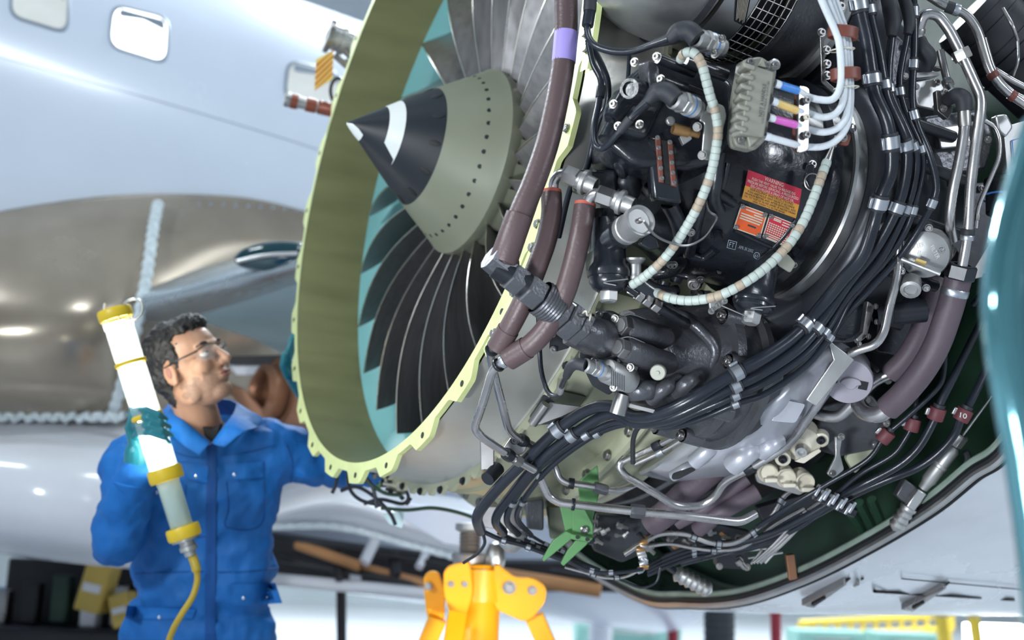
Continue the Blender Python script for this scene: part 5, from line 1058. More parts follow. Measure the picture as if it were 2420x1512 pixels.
# ================================================================== pipes on the right
pipe('steel pipe with an S bend and hex union running down the right side', [(2170, 95, 2.32), (2172, 60, 2.31), (2184, 32, 2.30), (2215, 34, 2.3), (2240, 65, 2.3), (2268, 118, 2.3), (2318, 228, 2.3), (2318, 262, 2.3), (2303, 361, 2.31), (2293, 443, 2.32), (2288, 555, 2.33), (2270, 650, 2.35)], 1, 26, rings=[(2274, 132, 26, 'steel', 'union_nut', 1.3, 6), (2289, 545, 14, 'rubber_matte', 'clamp', 1.0), (2286, 566, 12, 'clip', 'clamp', 1.0), (2172, 80, 12, 'steel', 'ferrule', .92, 16)], frad=.05)
t = thing('elbow_boot', 'grey rubber elbow boot hanging under the S bent pipe', 'boot', D(2190, 165, 2.33)); boot(t, [(2170, 92, 2.32), (2178, 115, 2.32), (2194, 135, 2.325), (2190, 165, 2.34)], [34, 42, 40, 28], 'rubber_matte', 'sheath')
plate('flange', rnd_poly([(2160, 172), (2215, 168), (2222, 178), (2165, 184)], 4), 2.34, .03, 'alu_dull', t, bevel=.003); bolt(t, D(2214, 165, 2.32), UP, S(8, 2.3), 'steel', 'hex')
pt, pth, pr = pipe('steel pipe with a rubber elbow at its top left of the long S pipe', [(2278, 256, 2.3), (2280, 300, 2.3), (2268, 375, 2.31), (2250, 455, 2.32), (2243, 525, 2.34), (2252, 565, 2.38)], 1, 25, rings=[(2279, 280, 40, 'steel', 'sleeve', .95, 18)], frad=.05)
boot(pt, [(2238, 236, 2.33), (2258, 226, 2.31), (2276, 234, 2.3), (2279, 262, 2.3)], [30, 38, 40, 36], 'rubber_matte', 'elbow_boot')
plate('flange', rnd_poly([(2212, 212), (2244, 218), (2252, 262), (2240, 282), (2216, 262)], 5), 2.34, .02, 'steel_dark', pt, bevel=.003)
for x, y in ((2232, 218), (2230, 256)): bolt(pt, D(x, y, 2.33), TOCAM, S(7, 2.3), 'steel', 'socket')
pipe('steel pipe curving across the top right corner', [(2180, -20, 2.42), (2232, 14, 2.4), (2283, 30, 2.4), (2312, 72, 2.4), (2326, 125, 2.4), (2340, 170, 2.4), (2372, 212, 2.4), (2440, 258, 2.4)], 1, 22, rings=[(2248, 18, 30, 'rubber_matte', 'clamp', 1.0), (2262, 24, 14, 'clip', 'clamp', 1.05), (2345, 178, 16, 'brown_clamp', 'clamp', .95), (2405, 236, 14, 'brown_clamp', 'clamp', .95)], frad=.05)
pipe('second steel pipe beyond the top right pipe', [(2325, 90, 2.5), (2345, 160, 2.5), (2365, 195, 2.5), (2400, 225, 2.5), (2440, 240, 2.5)], 1, 14, frad=.05)
pipe('third thin pipe crossing the far right edge at the top', [(2350, 165, 2.55), (2390, 190, 2.55), (2440, 215, 2.55)], 1, 16)
pipe('thin steel tube bending down beside the instrument plate', [(2328, 286, 2.36), (2352, 300, 2.36), (2363, 330, 2.36), (2362, 372, 2.36), (2335, 435, 2.36), (2311, 490, 2.36), (2306, 540, 2.36)], 1, 11, rings=[(2307, 530, 14, 'steel', 'nut', 1.2, 6)], frad=.04)
pipe('dark upright conduit beside the pale elbow boots', [(2222, 120, 2.45), (2232, 165, 2.44), (2240, 200, 2.42), (2258, 230, 2.38)], 1, 18, mat='steel_dark', rings=[(2240, 195, 18, 'steel_dark', 'nut', 1.2, 6)])
pipe('slim bent steel tube running from the filter down past the round cap', [(2127, 570, 2.35), (2122, 650, 2.34), (2103, 720, 2.34), (2090, 785, 2.34), (2070, 815, 2.34), (2010, 832, 2.36), (1990, 858, 2.4), (1930, 960, 2.46), (1882, 1030, 2.54), (1855, 1058, 2.58), (1776, 1105, 2.62), (1712, 1138, 2.66), (1690, 1175, 2.68), (1660, 1195, 2.69), (1600, 1198, 2.69), (1540, 1160, 2.66), (1475, 1122, 2.64), (1460, 1100, 2.64), (1478, 1082, 2.64)], 1, 20, rings=[(1982, 872, 20, 'clip', 'clamp', 1.1), (1775, 1106, 24, 'black_smooth', 'clamp', 1.1), (2124, 583, 14, 'steel', 'nut', 1.1, 6)], frad=.05)
pipe('upper of two straight steel tubes under the pump', [(1474, 1090, 2.62), (1560, 1050, 2.58), (1640, 1008, 2.52), (1690, 965, 2.46)], 1, 15, rings=[(1556, 1052, 22, 'black_smooth', 'clamp', 1.2)], frad=.06)
pipe('lower of two straight steel tubes under the pump', [(1502, 1096, 2.63), (1570, 1064, 2.6), (1618, 1035, 2.57), (1640, 1012, 2.55)], 1, 13, rings=[(1560, 1068, 18, 'clip', 'clamp', 1.2)], frad=.06)
pipe('thin dark hose looping from the casing to the straight tubes', [(1524, 1000, 2.5), (1505, 1012, 2.52), (1495, 1040, 2.54), (1496, 1095, 2.56)], 1, 12, mat='rubber_matte')
t, pth, pr = pipe('long steel pipe running level across the engine bottom with a dark hex union', [(1258, 1090, 2.56), (1276, 1128, 2.58), (1296, 1172, 2.6), (1322, 1188, 2.6), (1385, 1195, 2.6), (1501, 1208, 2.6), (1610, 1217, 2.6), (1750, 1234, 2.62), (1785, 1214, 2.64)], 1, 21, rings=[(1508, 1209, 34, 'dark_cast', 'union_nut', 1.25, 6), (1352, 1192, 8, 'black_smooth', 'clamp', 1.1)], frad=.04)
pipe('short bent steel pipe above the level bottom pipe', [(1300, 1070, 2.62), (1310, 1095, 2.62), (1322, 1130, 2.62), (1340, 1141, 2.62), (1400, 1149, 2.62), (1440, 1160, 2.63), (1470, 1158, 2.65), (1505, 1142, 2.68)], 1, 17, rings=[(1418, 1155, 34, 'dark_cast', 'union_nut', 1.2, 6), (1350, 1143, 14, 'black_smooth', 'clamp', 1.2)], frad=.04)
# violet hoses
t, path, r = hose2('wide violet sleeved hose running down the right behind the glossy rail', [(2268, 645, 2.37), (2256, 690, 2.38), (2238, 750, 2.39), (2214, 815, 2.4), (2180, 875, 2.42), (2135, 930, 2.45), (2098, 965, 2.48)], 62, (2257, 690), mat='hose_violet', seal=False)
hexnut(t, D(2270, 642, 2.36), nz(path[1]-path[0]), S(36, 2.36), .03, 'black_smooth')
MB().tube(catmull([D(2105, 962, 2.48), D(2075, 980, 2.5), D(2045, 975, 2.53), D(2028, 955, 2.56)], 7), S(20, 2.5), 16).build('end_pipe', 'pipe', t, 60)
t, path, r = hose2('second violet sleeved hose to the left of the wide one', [(2215, 655, 2.5), (2195, 720, 2.5), (2172, 790, 2.5), (2140, 845, 2.51), (2100, 885, 2.53)], 48, None, mat='hose_violet', seal=False)
MB().tube(catmull([D(2108, 880, 2.52), D(2060, 905, 2.54), D(2010, 960, 2.57), D(1970, 985, 2.6), (D(1900, 968, 2.64))], 7), S(14, 2.55), 16).build('end_pipe', 'pipe', t, 60)
for lab, pts, w in (('short fat violet hose under the grey sump', [(1690, 1105, 2.78), (1655, 1135, 2.78), (1610, 1175, 2.78), (1570, 1215, 2.78), (1535, 1238, 2.8)], 62), ('middle violet hose beneath the engine beside the triple caps', [(1765, 1132, 2.76), (1720, 1165, 2.76), (1660, 1205, 2.77), (1600, 1236, 2.8)], 32), ('lower violet hose beneath the engine ending near the level pipe', [(1790, 1162, 2.75), (1740, 1190, 2.75), (1690, 1218, 2.76), (1650, 1250, 2.8)], 40)):
    hose2(lab, pts, w, None, mat='hose_violet', seal=False)
# right hand clamps and cables inside the cowl
R4 = [('black cable through the red clamp numbered 10', 19, [(2352, 830, 2.6), (2300, 938, 2.58), (2273, 985, 2.58), (2257, 1025, 2.6), (2220, 1068, 2.62), (2168, 1105, 2.64), (2095, 1134, 2.66), (2010, 1172, 2.7), (1930, 1215, 2.75), (1840, 1262, 2.8), (1720, 1300, 2.85), (1610, 1330, 2.9)], (2274, 980), '10'),
      ('black cable through the red clamp left of the numbered one', 19, [(2330, 740, 2.58), (2263, 872, 2.57), (2224, 950, 2.57), (2203, 1002, 2.58), (2168, 1060, 2.6), (2120, 1102, 2.62), (2037, 1146, 2.65), (1980, 1176, 2.69), (1905, 1220, 2.73), (1810, 1265, 2.79), (1690, 1295, 2.85)], (2212, 976), None),
      ('thin black cable through the leftmost red clamp', 12, [(2232, 806, 2.56), (2232, 872, 2.56), (2215, 918, 2.56), (2145, 984, 2.58), (2092, 1030, 2.6), (2050, 1086, 2.62), (1950, 1146, 2.66), (1860, 1200, 2.7), (1790, 1245, 2.76)], (2092, 1028), None),
      ('thin black cable through the second red clamp from the left', 12, [(2168, 915, 2.6), (2158, 996, 2.6), (2137, 1040, 2.61), (2108, 1076, 2.62), (2037, 1118, 2.65), (1976, 1168, 2.69), (1905, 1235, 2.75), (1800, 1285, 2.82), (1650, 1310, 2.88)], (2152, 1004), None)]
for lab, w, pts, c, txt in R4:
    p3 = pts3(pts, 2.6); path = catmull(p3, 8); r = S(w, 2.6)/2
    t = thing('cowl_cable', lab, 'cable', path[-1]); MB().tube(path, r, 14).build('sheath', 'rubber', t, 60)
    q, tn = near(path, *c); L = S(30, dep(q)); rr = max(r*1.0, S(9, 2.6)); o = MB().lathe(q-tn*L/2, tn, [(0, r*.9), (0, rr*1.9), (L*.1, rr*2.05), (L*.9, rr*2.05), (L, rr*1.9), (L, r*.9)], 22).build('clamp', 'red_clamp', t)
    MB().lathe(q-tn*L*.8, tn, [(0, r*.95), (0, r*1.5), (L*.4, r*1.4)], 16).build('grommet', 'rubber_matte', o)
    sd = nz(np.cross(tn, TOCAM)); MB().box(q+sd*rr*2.3, sd*rr*.5, tn*L*.3, TOCAM*rr*.5).build('lug', 'alu', o, bevel=.002)
    if txt: text_on('number', txt, [(2270, 974), (2286, 978), (2284, 990), (2268, 986)], lambda x, y: D(x, y, dep(q)-rr*2.1), 'white_mark', o)
t = thing('linear_actuator', 'steel linear actuator with silver block and ribbed end inside the cowl', 'actuator', D(2120, 1240, 2.8))
MB().tube([D(2345, 935, 2.72), D(2275, 1030, 2.74)], S(3.5, 2.7), 8).build('rod', 'alu', t)
ad = nz(D(2192, 1135, 2.78)-D(2264, 1040, 2.74)); hexnut(t, D(2265, 1040, 2.74), ad, S(17, 2.74), .03, 'alu_dull')
MB().lathe(D(2256, 1055, 2.745), ad, [(0, S(12, 2.7)), (.01, S(18, 2.7)), (.05, S(18, 2.7)), (.052, S(20, 2.7)), (.058, S(20, 2.7)), (.06, S(18, 2.7)), (.10, S(18, 2.7)), (.11, S(14, 2.7)), (.125, S(12, 2.7))], 22).build('cylinder', 'alu_dull', t)
plate('block', [(2170, 1155), (2192, 1168), (2160, 1210), (2142, 1196)], 2.77, .03, 'alu', t, bevel=.003); plate('dark_block', [(2140, 1132), (2168, 1152), (2140, 1190), (2118, 1170)], 2.79, .03, 'dark_cast', t, bevel=.003)
MB().lathe(D(2150, 1195, 2.79), nz(D(2105, 1262, 2.82)-D(2150, 1195, 2.79)), [(0, S(20, 2.8))]+[(.008*i, S(20 if i % 2 else 16, 2.8)) for i in range(1, 9)]+[(.075, 0)], 20).build('ribbed_end', 'alu', t, 20)
MB().tube([D(2262, 1100, 2.78)+R_*.022*math.cos(a)+U_*.036*math.sin(a)+R_*.012*math.sin(a) for a in np.linspace(-2.2, 1.2, 14)], .008, 8).build('guard_loop', 'rubber_matte', t)
t = thing('ribbed_plug', 'silver ribbed plug lying inside the green cowl bottom', 'plug', D(1640, 1395, 3.0)); ad = nz(D(1678, 1396, 2.98)-D(1596, 1352, 2.98))
MB().lathe(D(1596, 1352, 2.98), ad, [(0, 0), (0, .012)]+[(.008*i, .022 if i % 2 else .017) for i in range(1, 13)]+[(.105, 0)], 20).build('body', 'alu', t, 20); MB().tube([D(1560, 1320, 3.0), D(1580, 1340, 2.99), D(1600, 1354, 2.98)], .008, 8).build('tail', 'rubber', t)
# instrument plate at the right edge
t = thing('control_unit', 'grey white control unit with blue outline at the right edge', 'control unit', D(2400, 430, 2.45)); plate('case', rnd_poly([(2372, 300), (2440, 280), (2440, 470), (2385, 460)], 6), 2.46, .05, 'alu', t, bevel=.004)
ul = [(2392, 332), (2430, 320), (2428, 420), (2400, 425)]; MB().tube([D(*p, 2.457) for p in ul+ul[:1]], S(1.5, 2.4), 5).build('outline_print', 'sleeve_blue', t)
plate('lug', rnd_poly([(2352, 272), (2380, 268), (2396, 300), (2378, 325), (2360, 310)], 8), 2.45, .03, 'alu', t, bevel=.004); MB().lathe(D(2365, 440, 2.48), UP, [(-.06, .028), (0, .03), (.004, .034), (.012, .034), (.014, .03)], 18).build('connector', 'black_smooth', t); MB().lathe(D(2365, 470, 2.47), UP, [(0, .036), (.004, .036)], 18).build('blue_band', 'sleeve_blue', t)
# bracket under the filter area behind the cables
t = plate('cable_bracket', rnd_poly([(2185, 380), (2205, 375), (2190, 440), (2172, 545), (2150, 540), (2165, 500)], 4), 2.4, .008, 'alu', bevel=.002); tag(t, 'silver upright bracket behind the harness near the oil filter', 'bracket')
# ================================================================== technician
from mathutils.bvhtree import BVHTree
def caps(m, p, q, r1, r2, seg=14):
    p, q = np.asarray(p), np.asarray(q); ax = nz(q-p); L = np.linalg.norm(q-p); pr = []
    for k in range(6): t = math.pi/2*k/5; pr.append((-r1*math.cos(t), r1*math.sin(t)))
    for k in range(6): t = math.pi/2*k/5; pr.append((L+r2*math.sin(t), r2*math.cos(t)))
    m.lathe(p, ax, pr, seg, ref=F_ if abs(F_@ax) < .9 else R_); return m
def organic(m, name, mat, parent, vox, smooth=6, disp=None):
    me, ctr = m.mesh(name, mat, 0); o = bpy.data.objects.new(name, me); COL.objects.link(o)
    rm = o.modifiers.new('remesh', 'REMESH'); rm.mode = 'VOXEL'; rm.voxel_size = vox; rm.use_smooth_shade = True
    sm = o.modifiers.new('smooth', 'SMOOTH'); sm.iterations = smooth; sm.factor = .6
    for sz, st in (disp or ()):
        tx = bpy.data.textures.new('folds', 'CLOUDS'); tx.noise_scale = sz; tx.noise_depth = 1; dm = o.modifiers.new('disp', 'DISPLACE'); dm.texture = tx; dm.strength = st; dm.mid_level = .5
    bpy.context.view_layer.update()
    ev = o.evaluated_get(bpy.context.evaluated_depsgraph_get()); nm = bpy.data.meshes.new_from_object(ev)
    o.modifiers.clear(); o.data = nm; bpy.data.meshes.remove(me); nm.name = name
    nm.shade_smooth(); place(o, ctr, parent); return o
def bvh_of(*objs):
    v = []; f = []
    for o in objs:
        off = len(v); c = WLOC[o]; v += [Vector(np.array(x.co)+c) for x in o.data.vertices]; f += [tuple(i+off for i in p.vertices) for p in o.data.polygons]
    return BVHTree.FromPolygons(v, f)
HS = D(450, 862, 3.5)
hf = nz(.80*R_+.36*U_-.36*F_); hu = nz(U_-.40*R_+.05*F_); hu = nz(hu-(hu@hf)*hf); hl = np.cross(hu, hf)
KH = 1.07
def hd(f, l, u): return HS+KH*(hf*f+hl*l+hu*u)
feet = D(480, 1500, 3.6)
per = thing('person', 'technician in blue coverall and glasses holding a lit tube lamp, looking up', 'person', (feet[0], feet[1], 0))
m = MB()
def he(c, r, n=20): m.ell(hd(*c), hf*r[0]*KH, hl*r[1]*KH, hu*r[2]*KH, n)
he((-.005, 0, .03), (.100, .077, .092), 28); he((.03, 0, -.045), (.066, .060, .082), 24); he((.062, 0, -.098), (.032, .034, .026)); he((.078, 0, .028), (.020, .054, .016))
he((.062, .038, -.025), (.030, .028, .028)); he((.062, -.038, -.025), (.030, .028, .028)); he((.0, .05, -.07), (.045, .02, .04)); he((.0, -.05, -.07), (.045, .02, .04)); he((.086, 0, -.060), (.016, .026, .018))
caps(m, hd(.094, 0, .016), hd(.120, 0, -.026), .008, .0135); caps(m, hd(.108, .010, -.030), hd(.108, -.010, -.030), .010, .010)
for s in (-1, 1): he((-.012, s*.079, -.012), (.022, .008, .034)); he((-.005, s*.081, -.034), (.012, .007, .012))
nb = D(478, 1030, 3.6); caps(m, hd(-.03, 0, -.06), nb, .060, .068, 20); caps(m, hd(-.045, 0, -.02), nb+F_*.03, .055, .065, 18)
m.ell(D(482, 1090, 3.68), R_*.12, F_*.06, U_*.06, 20)
body = organic(m, 'body', 'skin', per, .0042, 5)
# hair
m = MB()
def hh(c, r, n=22): m.ell(hd(*c), hf*r[0]*KH, hl*r[1]*KH, hu*r[2]*KH, n)
hh((-.030, 0, .052), (.097, .086, .086)); hh((-.065, 0, .0), (.052, .078, .075)); hh((.035, 0, .098), (.05, .062, .034)); hh((.012, -.070, .035), (.016, .012, .04)); hh((.012, .070, .035), (.016, .012, .04)); hh((-.06, 0, -.06), (.035, .055, .05))
organic(m, 'hair', 'hair', body, .0045, 2, ((.014, .014), (.007, .008)))
# face details
m = MB(); 
def fe(name, mat, c, r, par=body, n=14): return MB().ell(hd(*c), hf*r[0]*KH, hl*r[1]*KH, hu*r[2]*KH, n).build(name, mat, par, 60)
fe('lips', 'lip', (.098, 0, -.056), (.0085, .022, .0055)); fe('lips', 'lip', (.096, 0, -.066), (.009, .020, .0058))
for s in (-1, 1):
    fe('eye', 'eye_white', (.079, s*.032, .006), (.013, .013, .011)); fe('iris', 'hair', (.0895, s*.033, .009), (.004, .0055, .0055)); fe('eyelid', 'skin', (.080, s*.032, .0115), (.0145, .0155, .0075))
    b = MB().tube(catmull([hd(.092, s*.014, .028), hd(.093, s*.034, .034), hd(.078, s*.054, .028)], 6), [.003]*4+[.0045]*5+[.002]*4, 8); b.build('eyebrow', 'hair', body)
body.data.materials.append(MATS['beard'])
for pl in body.data.polygons:
    q = (np.array(pl.center)+WLOC[body]-HS)/KH; f, l, u = q@hf, q@hl, q@hu; w = .006*math.sin(f*190)+.005*math.sin(u*230+l*120)
    if f > -.002+w and u < -.050+.35*max(.055-f, 0)*0+w+.25*max(.03-f, 0) and u > -.135 and (abs(l) > .024 or u < -.072 or u > -.052): pl.material_index = 1
fe('ear_hollow', 'lip', (-.010, -.0865, -.008), (.009, .0025, .017))
# safety glasses
gl = MB().tube(catmull([hd(-.02, -.083, .010), hd(.02, -.083, .013), hd(.055, -.078, .014), hd(.086, -.064, .016)], 6), .0028, 8).build('safety_glasses', 'frame_black', per)
MB().tube(catmull([hd(-.02, .083, .010), hd(.02, .083, .013), hd(.055, .078, .014), hd(.086, .064, .016)], 6), .0028, 8).build('temple', 'frame_black', gl)
MB().tube(catmull([hd(.086, -.064, .018), hd(.104, -.04, .024), hd(.113, -.012, .020), hd(.115, 0, .018), hd(.113, .012, .020), hd(.104, .04, .024), hd(.086, .064, .018)], 6), .0016, 8).build('brow_bar', 'frame_black', gl)
for s in (-1, 1):
    G = []
    for j in range(7):
        row = []
        for i in range(11):
            u, w = i/10, j/6; l = s*(.010+.054*u); fz = .113-.030*u**2; z = .020-(.040*w)*(1-.45*(abs(u-.5)*2)**3)+.003*math.sin(u*3.14); row.append(hd(fz-.006*w, l, z))
        G.append(row)
    MB().grid(G, hf*.0015).build('lens', 'glass_clear', gl, 60)
# coverall
m = MB(); mm = lambda px, d=3.6: S(px, d)
m.ell(D(492, 1155, 3.64), R_*mm(182), F_*.125, U_*mm(175), 24); m.ell(D(488, 1330, 3.66), R_*mm(172), F_*.125, U_*mm(190), 24); m.ell(D(470, 1510, 3.68), R_*mm(192), F_*.135, U_*mm(170), 24)
caps(m, D(345, 1092, 3.6), D(636, 1052, 3.66), mm(74), mm(72), 18); caps(m, D(420, 1040, 3.63), D(540, 1030, 3.66), mm(54), mm(54), 16)
caps(m, D(318, 1100, 3.58), D(285, 1275, 3.47), mm(70), mm(62), 16); caps(m, D(285, 1275, 3.45), D(322, 1128, 3.36), mm(64), mm(46), 16); m.ell(D(276, 1292, 3.46), R_*mm(58), F_*.06, U_*mm(52), 16)
caps(m, D(640, 1060, 3.66), D(752, 1098, 3.72), mm(70), mm(58), 16); caps(m, D(752, 1098, 3.72), D(865, 1098, 3.84), mm(57), mm(54), 16); caps(m, D(865, 1098, 3.84), D(745, 960, 4.03), mm(54), mm(40), 16)
hipL, hipR = D(400, 1560, 3.68), D(560, 1560, 3.70)
for h, dx in ((hipL, -.05), (hipR, .06)):
    k = V3(h[0]+dx*.5, h[1]-.02, .52); an = V3(h[0]+dx, h[1]+.01, .10); caps(m, h, k, .105, .085, 16); caps(m, k, an, .082, .07, 16)
cov = organic(m, 'coverall', 'coverall', per, .013, 7, ((.16, .045), (.05, .03)))
for h, dx in ((hipL, -.05), (hipR, .06)):
    an = V3(h[0]+dx, h[1]+.01, .05); b = MB(); b.ell(an+V3(0, -.06, 0), V3(.05, 0, 0), V3(0, .14, 0), V3(0, 0, .048), 16); b.lathe(an, V3(0, 0, 1), [(-.03, .05), (.1, .055), (.1, 0)], 14); o = organic(b, 'boot', 'shirt', per, .008, 4)
BV = bvh_of(cov)
def csurf(x, y):
    d = ray(x, y); h = BV.ray_cast(Vector(EYE), Vector(nz(d))); return np.array(h[0]) if h[0] is not None else D(x, y, 3.52)
def strip(name, quad, mat, par, th=.006, n=8, lift=.001): 
    return decal(name, quad, csurf, mat, par, n, lift, th)
strip('placket', [(488, 1048), (512, 1046), (508, 1520), (484, 1520)], 'coverall_dark', cov, .004, 20)
for q in ([(428, 1092), (493, 1100), (490, 1142), (445, 1132)], [(532, 1098), (622, 1090), (622, 1128), (534, 1134)], [(545, 1380), (650, 1378), (666, 1425), (548, 1432)], [(300, 1432), (462, 1440), (455, 1462), (295, 1462)]):
    o = strip('pocket_flap', q, 'coverall', cov, .006)
    c = sum(np.array(p, float) for p in q)/4
    for f in (.0,) if q[0][0] < 520 else (-.25, .28) if q[0][0] == 545 else (-.25,):
        x = c[0]+f*(q[1][0]-q[0][0]); p = csurf(x, c[1]+8); bolt(cov, p-F_*.008, TOCAM, .0055, 'snap', 'rivet', 'snap')
for ln in ([(440, 1145), (436, 1200), (440, 1262), (492, 1268)], [(536, 1138), (540, 1200), (536, 1246), (618, 1240), (622, 1135)], [(320, 1355), (400, 1352), (480, 1350)], [(515, 1352), (590, 1350), (655, 1342)], [(676, 1050), (690, 1090), (688, 1140)], [(400, 1062), (440, 1078), (486, 1082)], [(520, 1076), (580, 1070), (650, 1052)]):
    q = [csurf(x, y)-F_*.001 for x, y in catmull(np.array([(x, y, 0) for x, y in ln]), 5)[:, :2]]; MB().tube(q, .0022, 5).build('seam', 'coverall_dark', cov)
for x, y in ((530, 1002), (371, 1163)): bolt(cov, csurf(x, y)-F_*.008, TOCAM, .0062, 'snap', 'rivet', 'snap')
# collar
def collar(pts_in, pts_out):
    A = catmull([D(*p) for p in pts_in], 6); B = catmull([D(*p) for p in pts_out], 6); Mx = (A+B)/2+0*A-F_*.012
    return MB().grid([list(A), list(Mx), list(B)], F_*.010).build('collar', 'coverall', cov, 60)
collar([(398, 955, 3.60), (410, 972, 3.53), (440, 1000, 3.48), (497, 1046, 3.47)], [(372, 985, 3.58), (390, 1010, 3.50), (432, 1050, 3.45), (470, 1075, 3.46)])
collar([(560, 952, 3.62), (552, 975, 3.55), (530, 1005, 3.50), (500, 1046, 3.47)], [(618, 985, 3.62), (606, 1008, 3.54), (575, 1020, 3.48), (530, 1056, 3.46)])
G = [[D(x, y, d) for x, y, d in r] for r in ([(405, 955, 3.60), (430, 948, 3.68), (490, 940, 3.72), (545, 945, 3.68), (562, 955, 3.61)], [(380, 1000, 3.60), (420, 990, 3.73), (490, 985, 3.78), (560, 985, 3.73), (610, 995, 3.62)])]
MB().grid(G, F_*.01).build('collar', 'coverall', cov, 60)
MB().prism([D(x, y, 3.505) for x, y in ((478, 1008), (500, 1012), (522, 1000), (516, 1022), (500, 1046), (482, 1030))], F_*.03).build('undershirt', 'shirt', cov, bevel=.004)
# cuff and gloved hand on the lamp
m = MB(); 
def ch(pts, rs):
    for (a, b, r1, r2) in zip(pts[:-1], pts[1:], rs[:-1], rs[1:]): caps(m, D(*a), D(*b), r1, r2, 10)
caps(m, D(322, 1135, 3.37), D(325, 1070, 3.355), .040, .036, 14); m.ell(D(326, 1040, 3.36), R_*.030, F_*.028, U_*.055, 16); m.ell(D(318, 1012, 3.35), R_*.026, F_*.028, U_*.035, 14)
for k, (y, ex) in enumerate(((976, 392), (995, 400), (1014, 404), (1032, 398))):
    ch([(308+2*k, y+4, 3.345), (316+3*k, y-10, 3.285), (345+4*k, y-9, 3.235), (375+4*k, y+2, 3.240), (ex, y+14, 3.285)], [.0115, .0100, .0092, .0085, .0075])
ch([(318, 1045, 3.34), (306, 1010, 3.315), (318, 982, 3.28), (342, 966, 3.262)], [.017, .0145, .0125, .0105])
organic(m, 'glove', 'glove', per, .003, 3)
cf = MB().lathe(D(319, 1142, 3.372), nz(D(325, 1070, 3.355)-D(319, 1142, 3.372)), [(-.02, .05), (0, .062), (.012, .064), (.016, .058), (.010, .045)], 24); cf.build('cuff', 'coverall', cov, 60)
# gloved hand on the fan case
m = MB()
def chE(pts, rs):
    for (a, b, r1, r2) in zip(pts[:-1], pts[1:], rs[:-1], rs[1:]): caps(m, D(*a), D(*b), r1, r2, 10)
chE([(745, 960, 4.04), (705, 905, 4.04), (690, 880, 4.03)], [.036, .033, .030]); m.ell(D(688, 875, 4.03), R_*.022, F_*.04, U_*.05, 14)
for k in range(4):
    x = 690+2*k; d = 3.985+.028*k; chE([(x-6, 862, d+.01), (x-10+2*k, 832, d), (x-2, 800+6*abs(k-1), d+.005), (x+8, 782+8*abs(k-1), d+.012)], [.0125, .0115, .0105, .0095])
chE([(680, 890, 3.99), (668, 862, 3.97), (672, 838, 3.965)], [.014, .012, .0105])
organic(m, 'glove', 'glove', per, .004, 4)
# ================================================================== inspection lamp
la, lb = D(271, 738, 3.30), D(446, 1296, 3.27); lx = nz(lb-la); LL = np.linalg.norm(lb-la)
def lp(y): return la+lx*LL*(y-738)/(1296-738)
lamp = thing('inspection_lamp', 'lit tubular hand lamp with yellow collars and a yellow cord', 'lamp', lb)
rt = S(30, 3.3); 
MB().lathe(lp(762), lx, [(0, 0), (0, rt*.86)]+[(LL*(1112-762)/558*k/8, rt*.86) for k in range(1, 9)]+[(LL*(1112-762)/558, 0)], 24).build('glow_tube', 'lamp_tube', lamp)
sh = MB().lathe(lp(752), lx, [(0, rt*1.12), (LL*(1120-752)/558, rt*1.12)], 24).build('clear_shell', 'lamp_shell', lamp)
for k in range(8):
    t = k*math.pi/4+.3; X = nz(F_-(F_@lx)*lx); Y = np.cross(lx, X); o = rt*1.14*(math.cos(t)*X+math.sin(t)*Y); MB().tube([lp(752)+o, lp(775)+o], .0022, 6).build('guard_rod', 'alu', lamp)
def collar_l(y, r, h, name='yellow_collar', mat='lamp_yellow'):
    c = lp(y); return MB().lathe(c-lx*h/2, lx, [(0, r*.7), (0, r), (h*.2, r*1.06), (h*.8, r*1.06), (h, r), (h, r*.7)], 28).build(name, mat, lamp)
collar_l(742, rt*1.28, .030, 'end_cap'); collar_l(858, rt*1.16, .012); collar_l(985, rt*1.16, .014); collar_l(1122, rt*1.28, .038); collar_l(1258, rt*1.25, .034)
MB().lathe(lp(730), lx, [(0, 0), (0, rt*1.0), (.012, rt*1.1)], 24).build('cap_face', 'lamp_yellow', lamp)
MB().lathe(lp(1138), lx, [(0, rt*.95), (.01, rt*.9), (LL*104/558, rt*.9), (LL*108/558, rt*.8)], 24).build('handle', 'lamp_handle', lamp, 50)
MB().lathe(lp(1272), lx, [(0, rt*1.1), (.006, rt*1.1), (.008, rt*.6), (.02, rt*.6), (.022, rt*.7), (.034, rt*.7), (.036, rt*.5), (.05, rt*.45), (.05, 0)], 20).build('gland', 'alu_dull', lamp)
MB().tube(catmull([D(*p, 3.28) for p in ((288, 725), (300, 712), (322, 706), (336, 718), (334, 740), (318, 754), (296, 756))], 6), S(3.4, 3.28), 8).build('hook', 'alu', lamp)
MB().tube([D(246, 735, 3.28), D(248, 716, 3.28)], .004, 6).build('pin', 'alu', lamp)
cp_ = catmull([lp(1292), D(456, 1318, 3.27), D(464, 1345, 3.26), D(466, 1372, 3.26), D(455, 1410, 3.25), D(430, 1450, 3.25), D(408, 1490, 3.26), D(398, 1530, 3.28), D(396, 1640, 3.34)], 8)
rr = [S(11 if i < 18 else 7.5, 3.27) for i in range(len(cp_))]
MB().tube(cp_, rr, 12).build('cord', 'cord_yellow', lamp, 60)
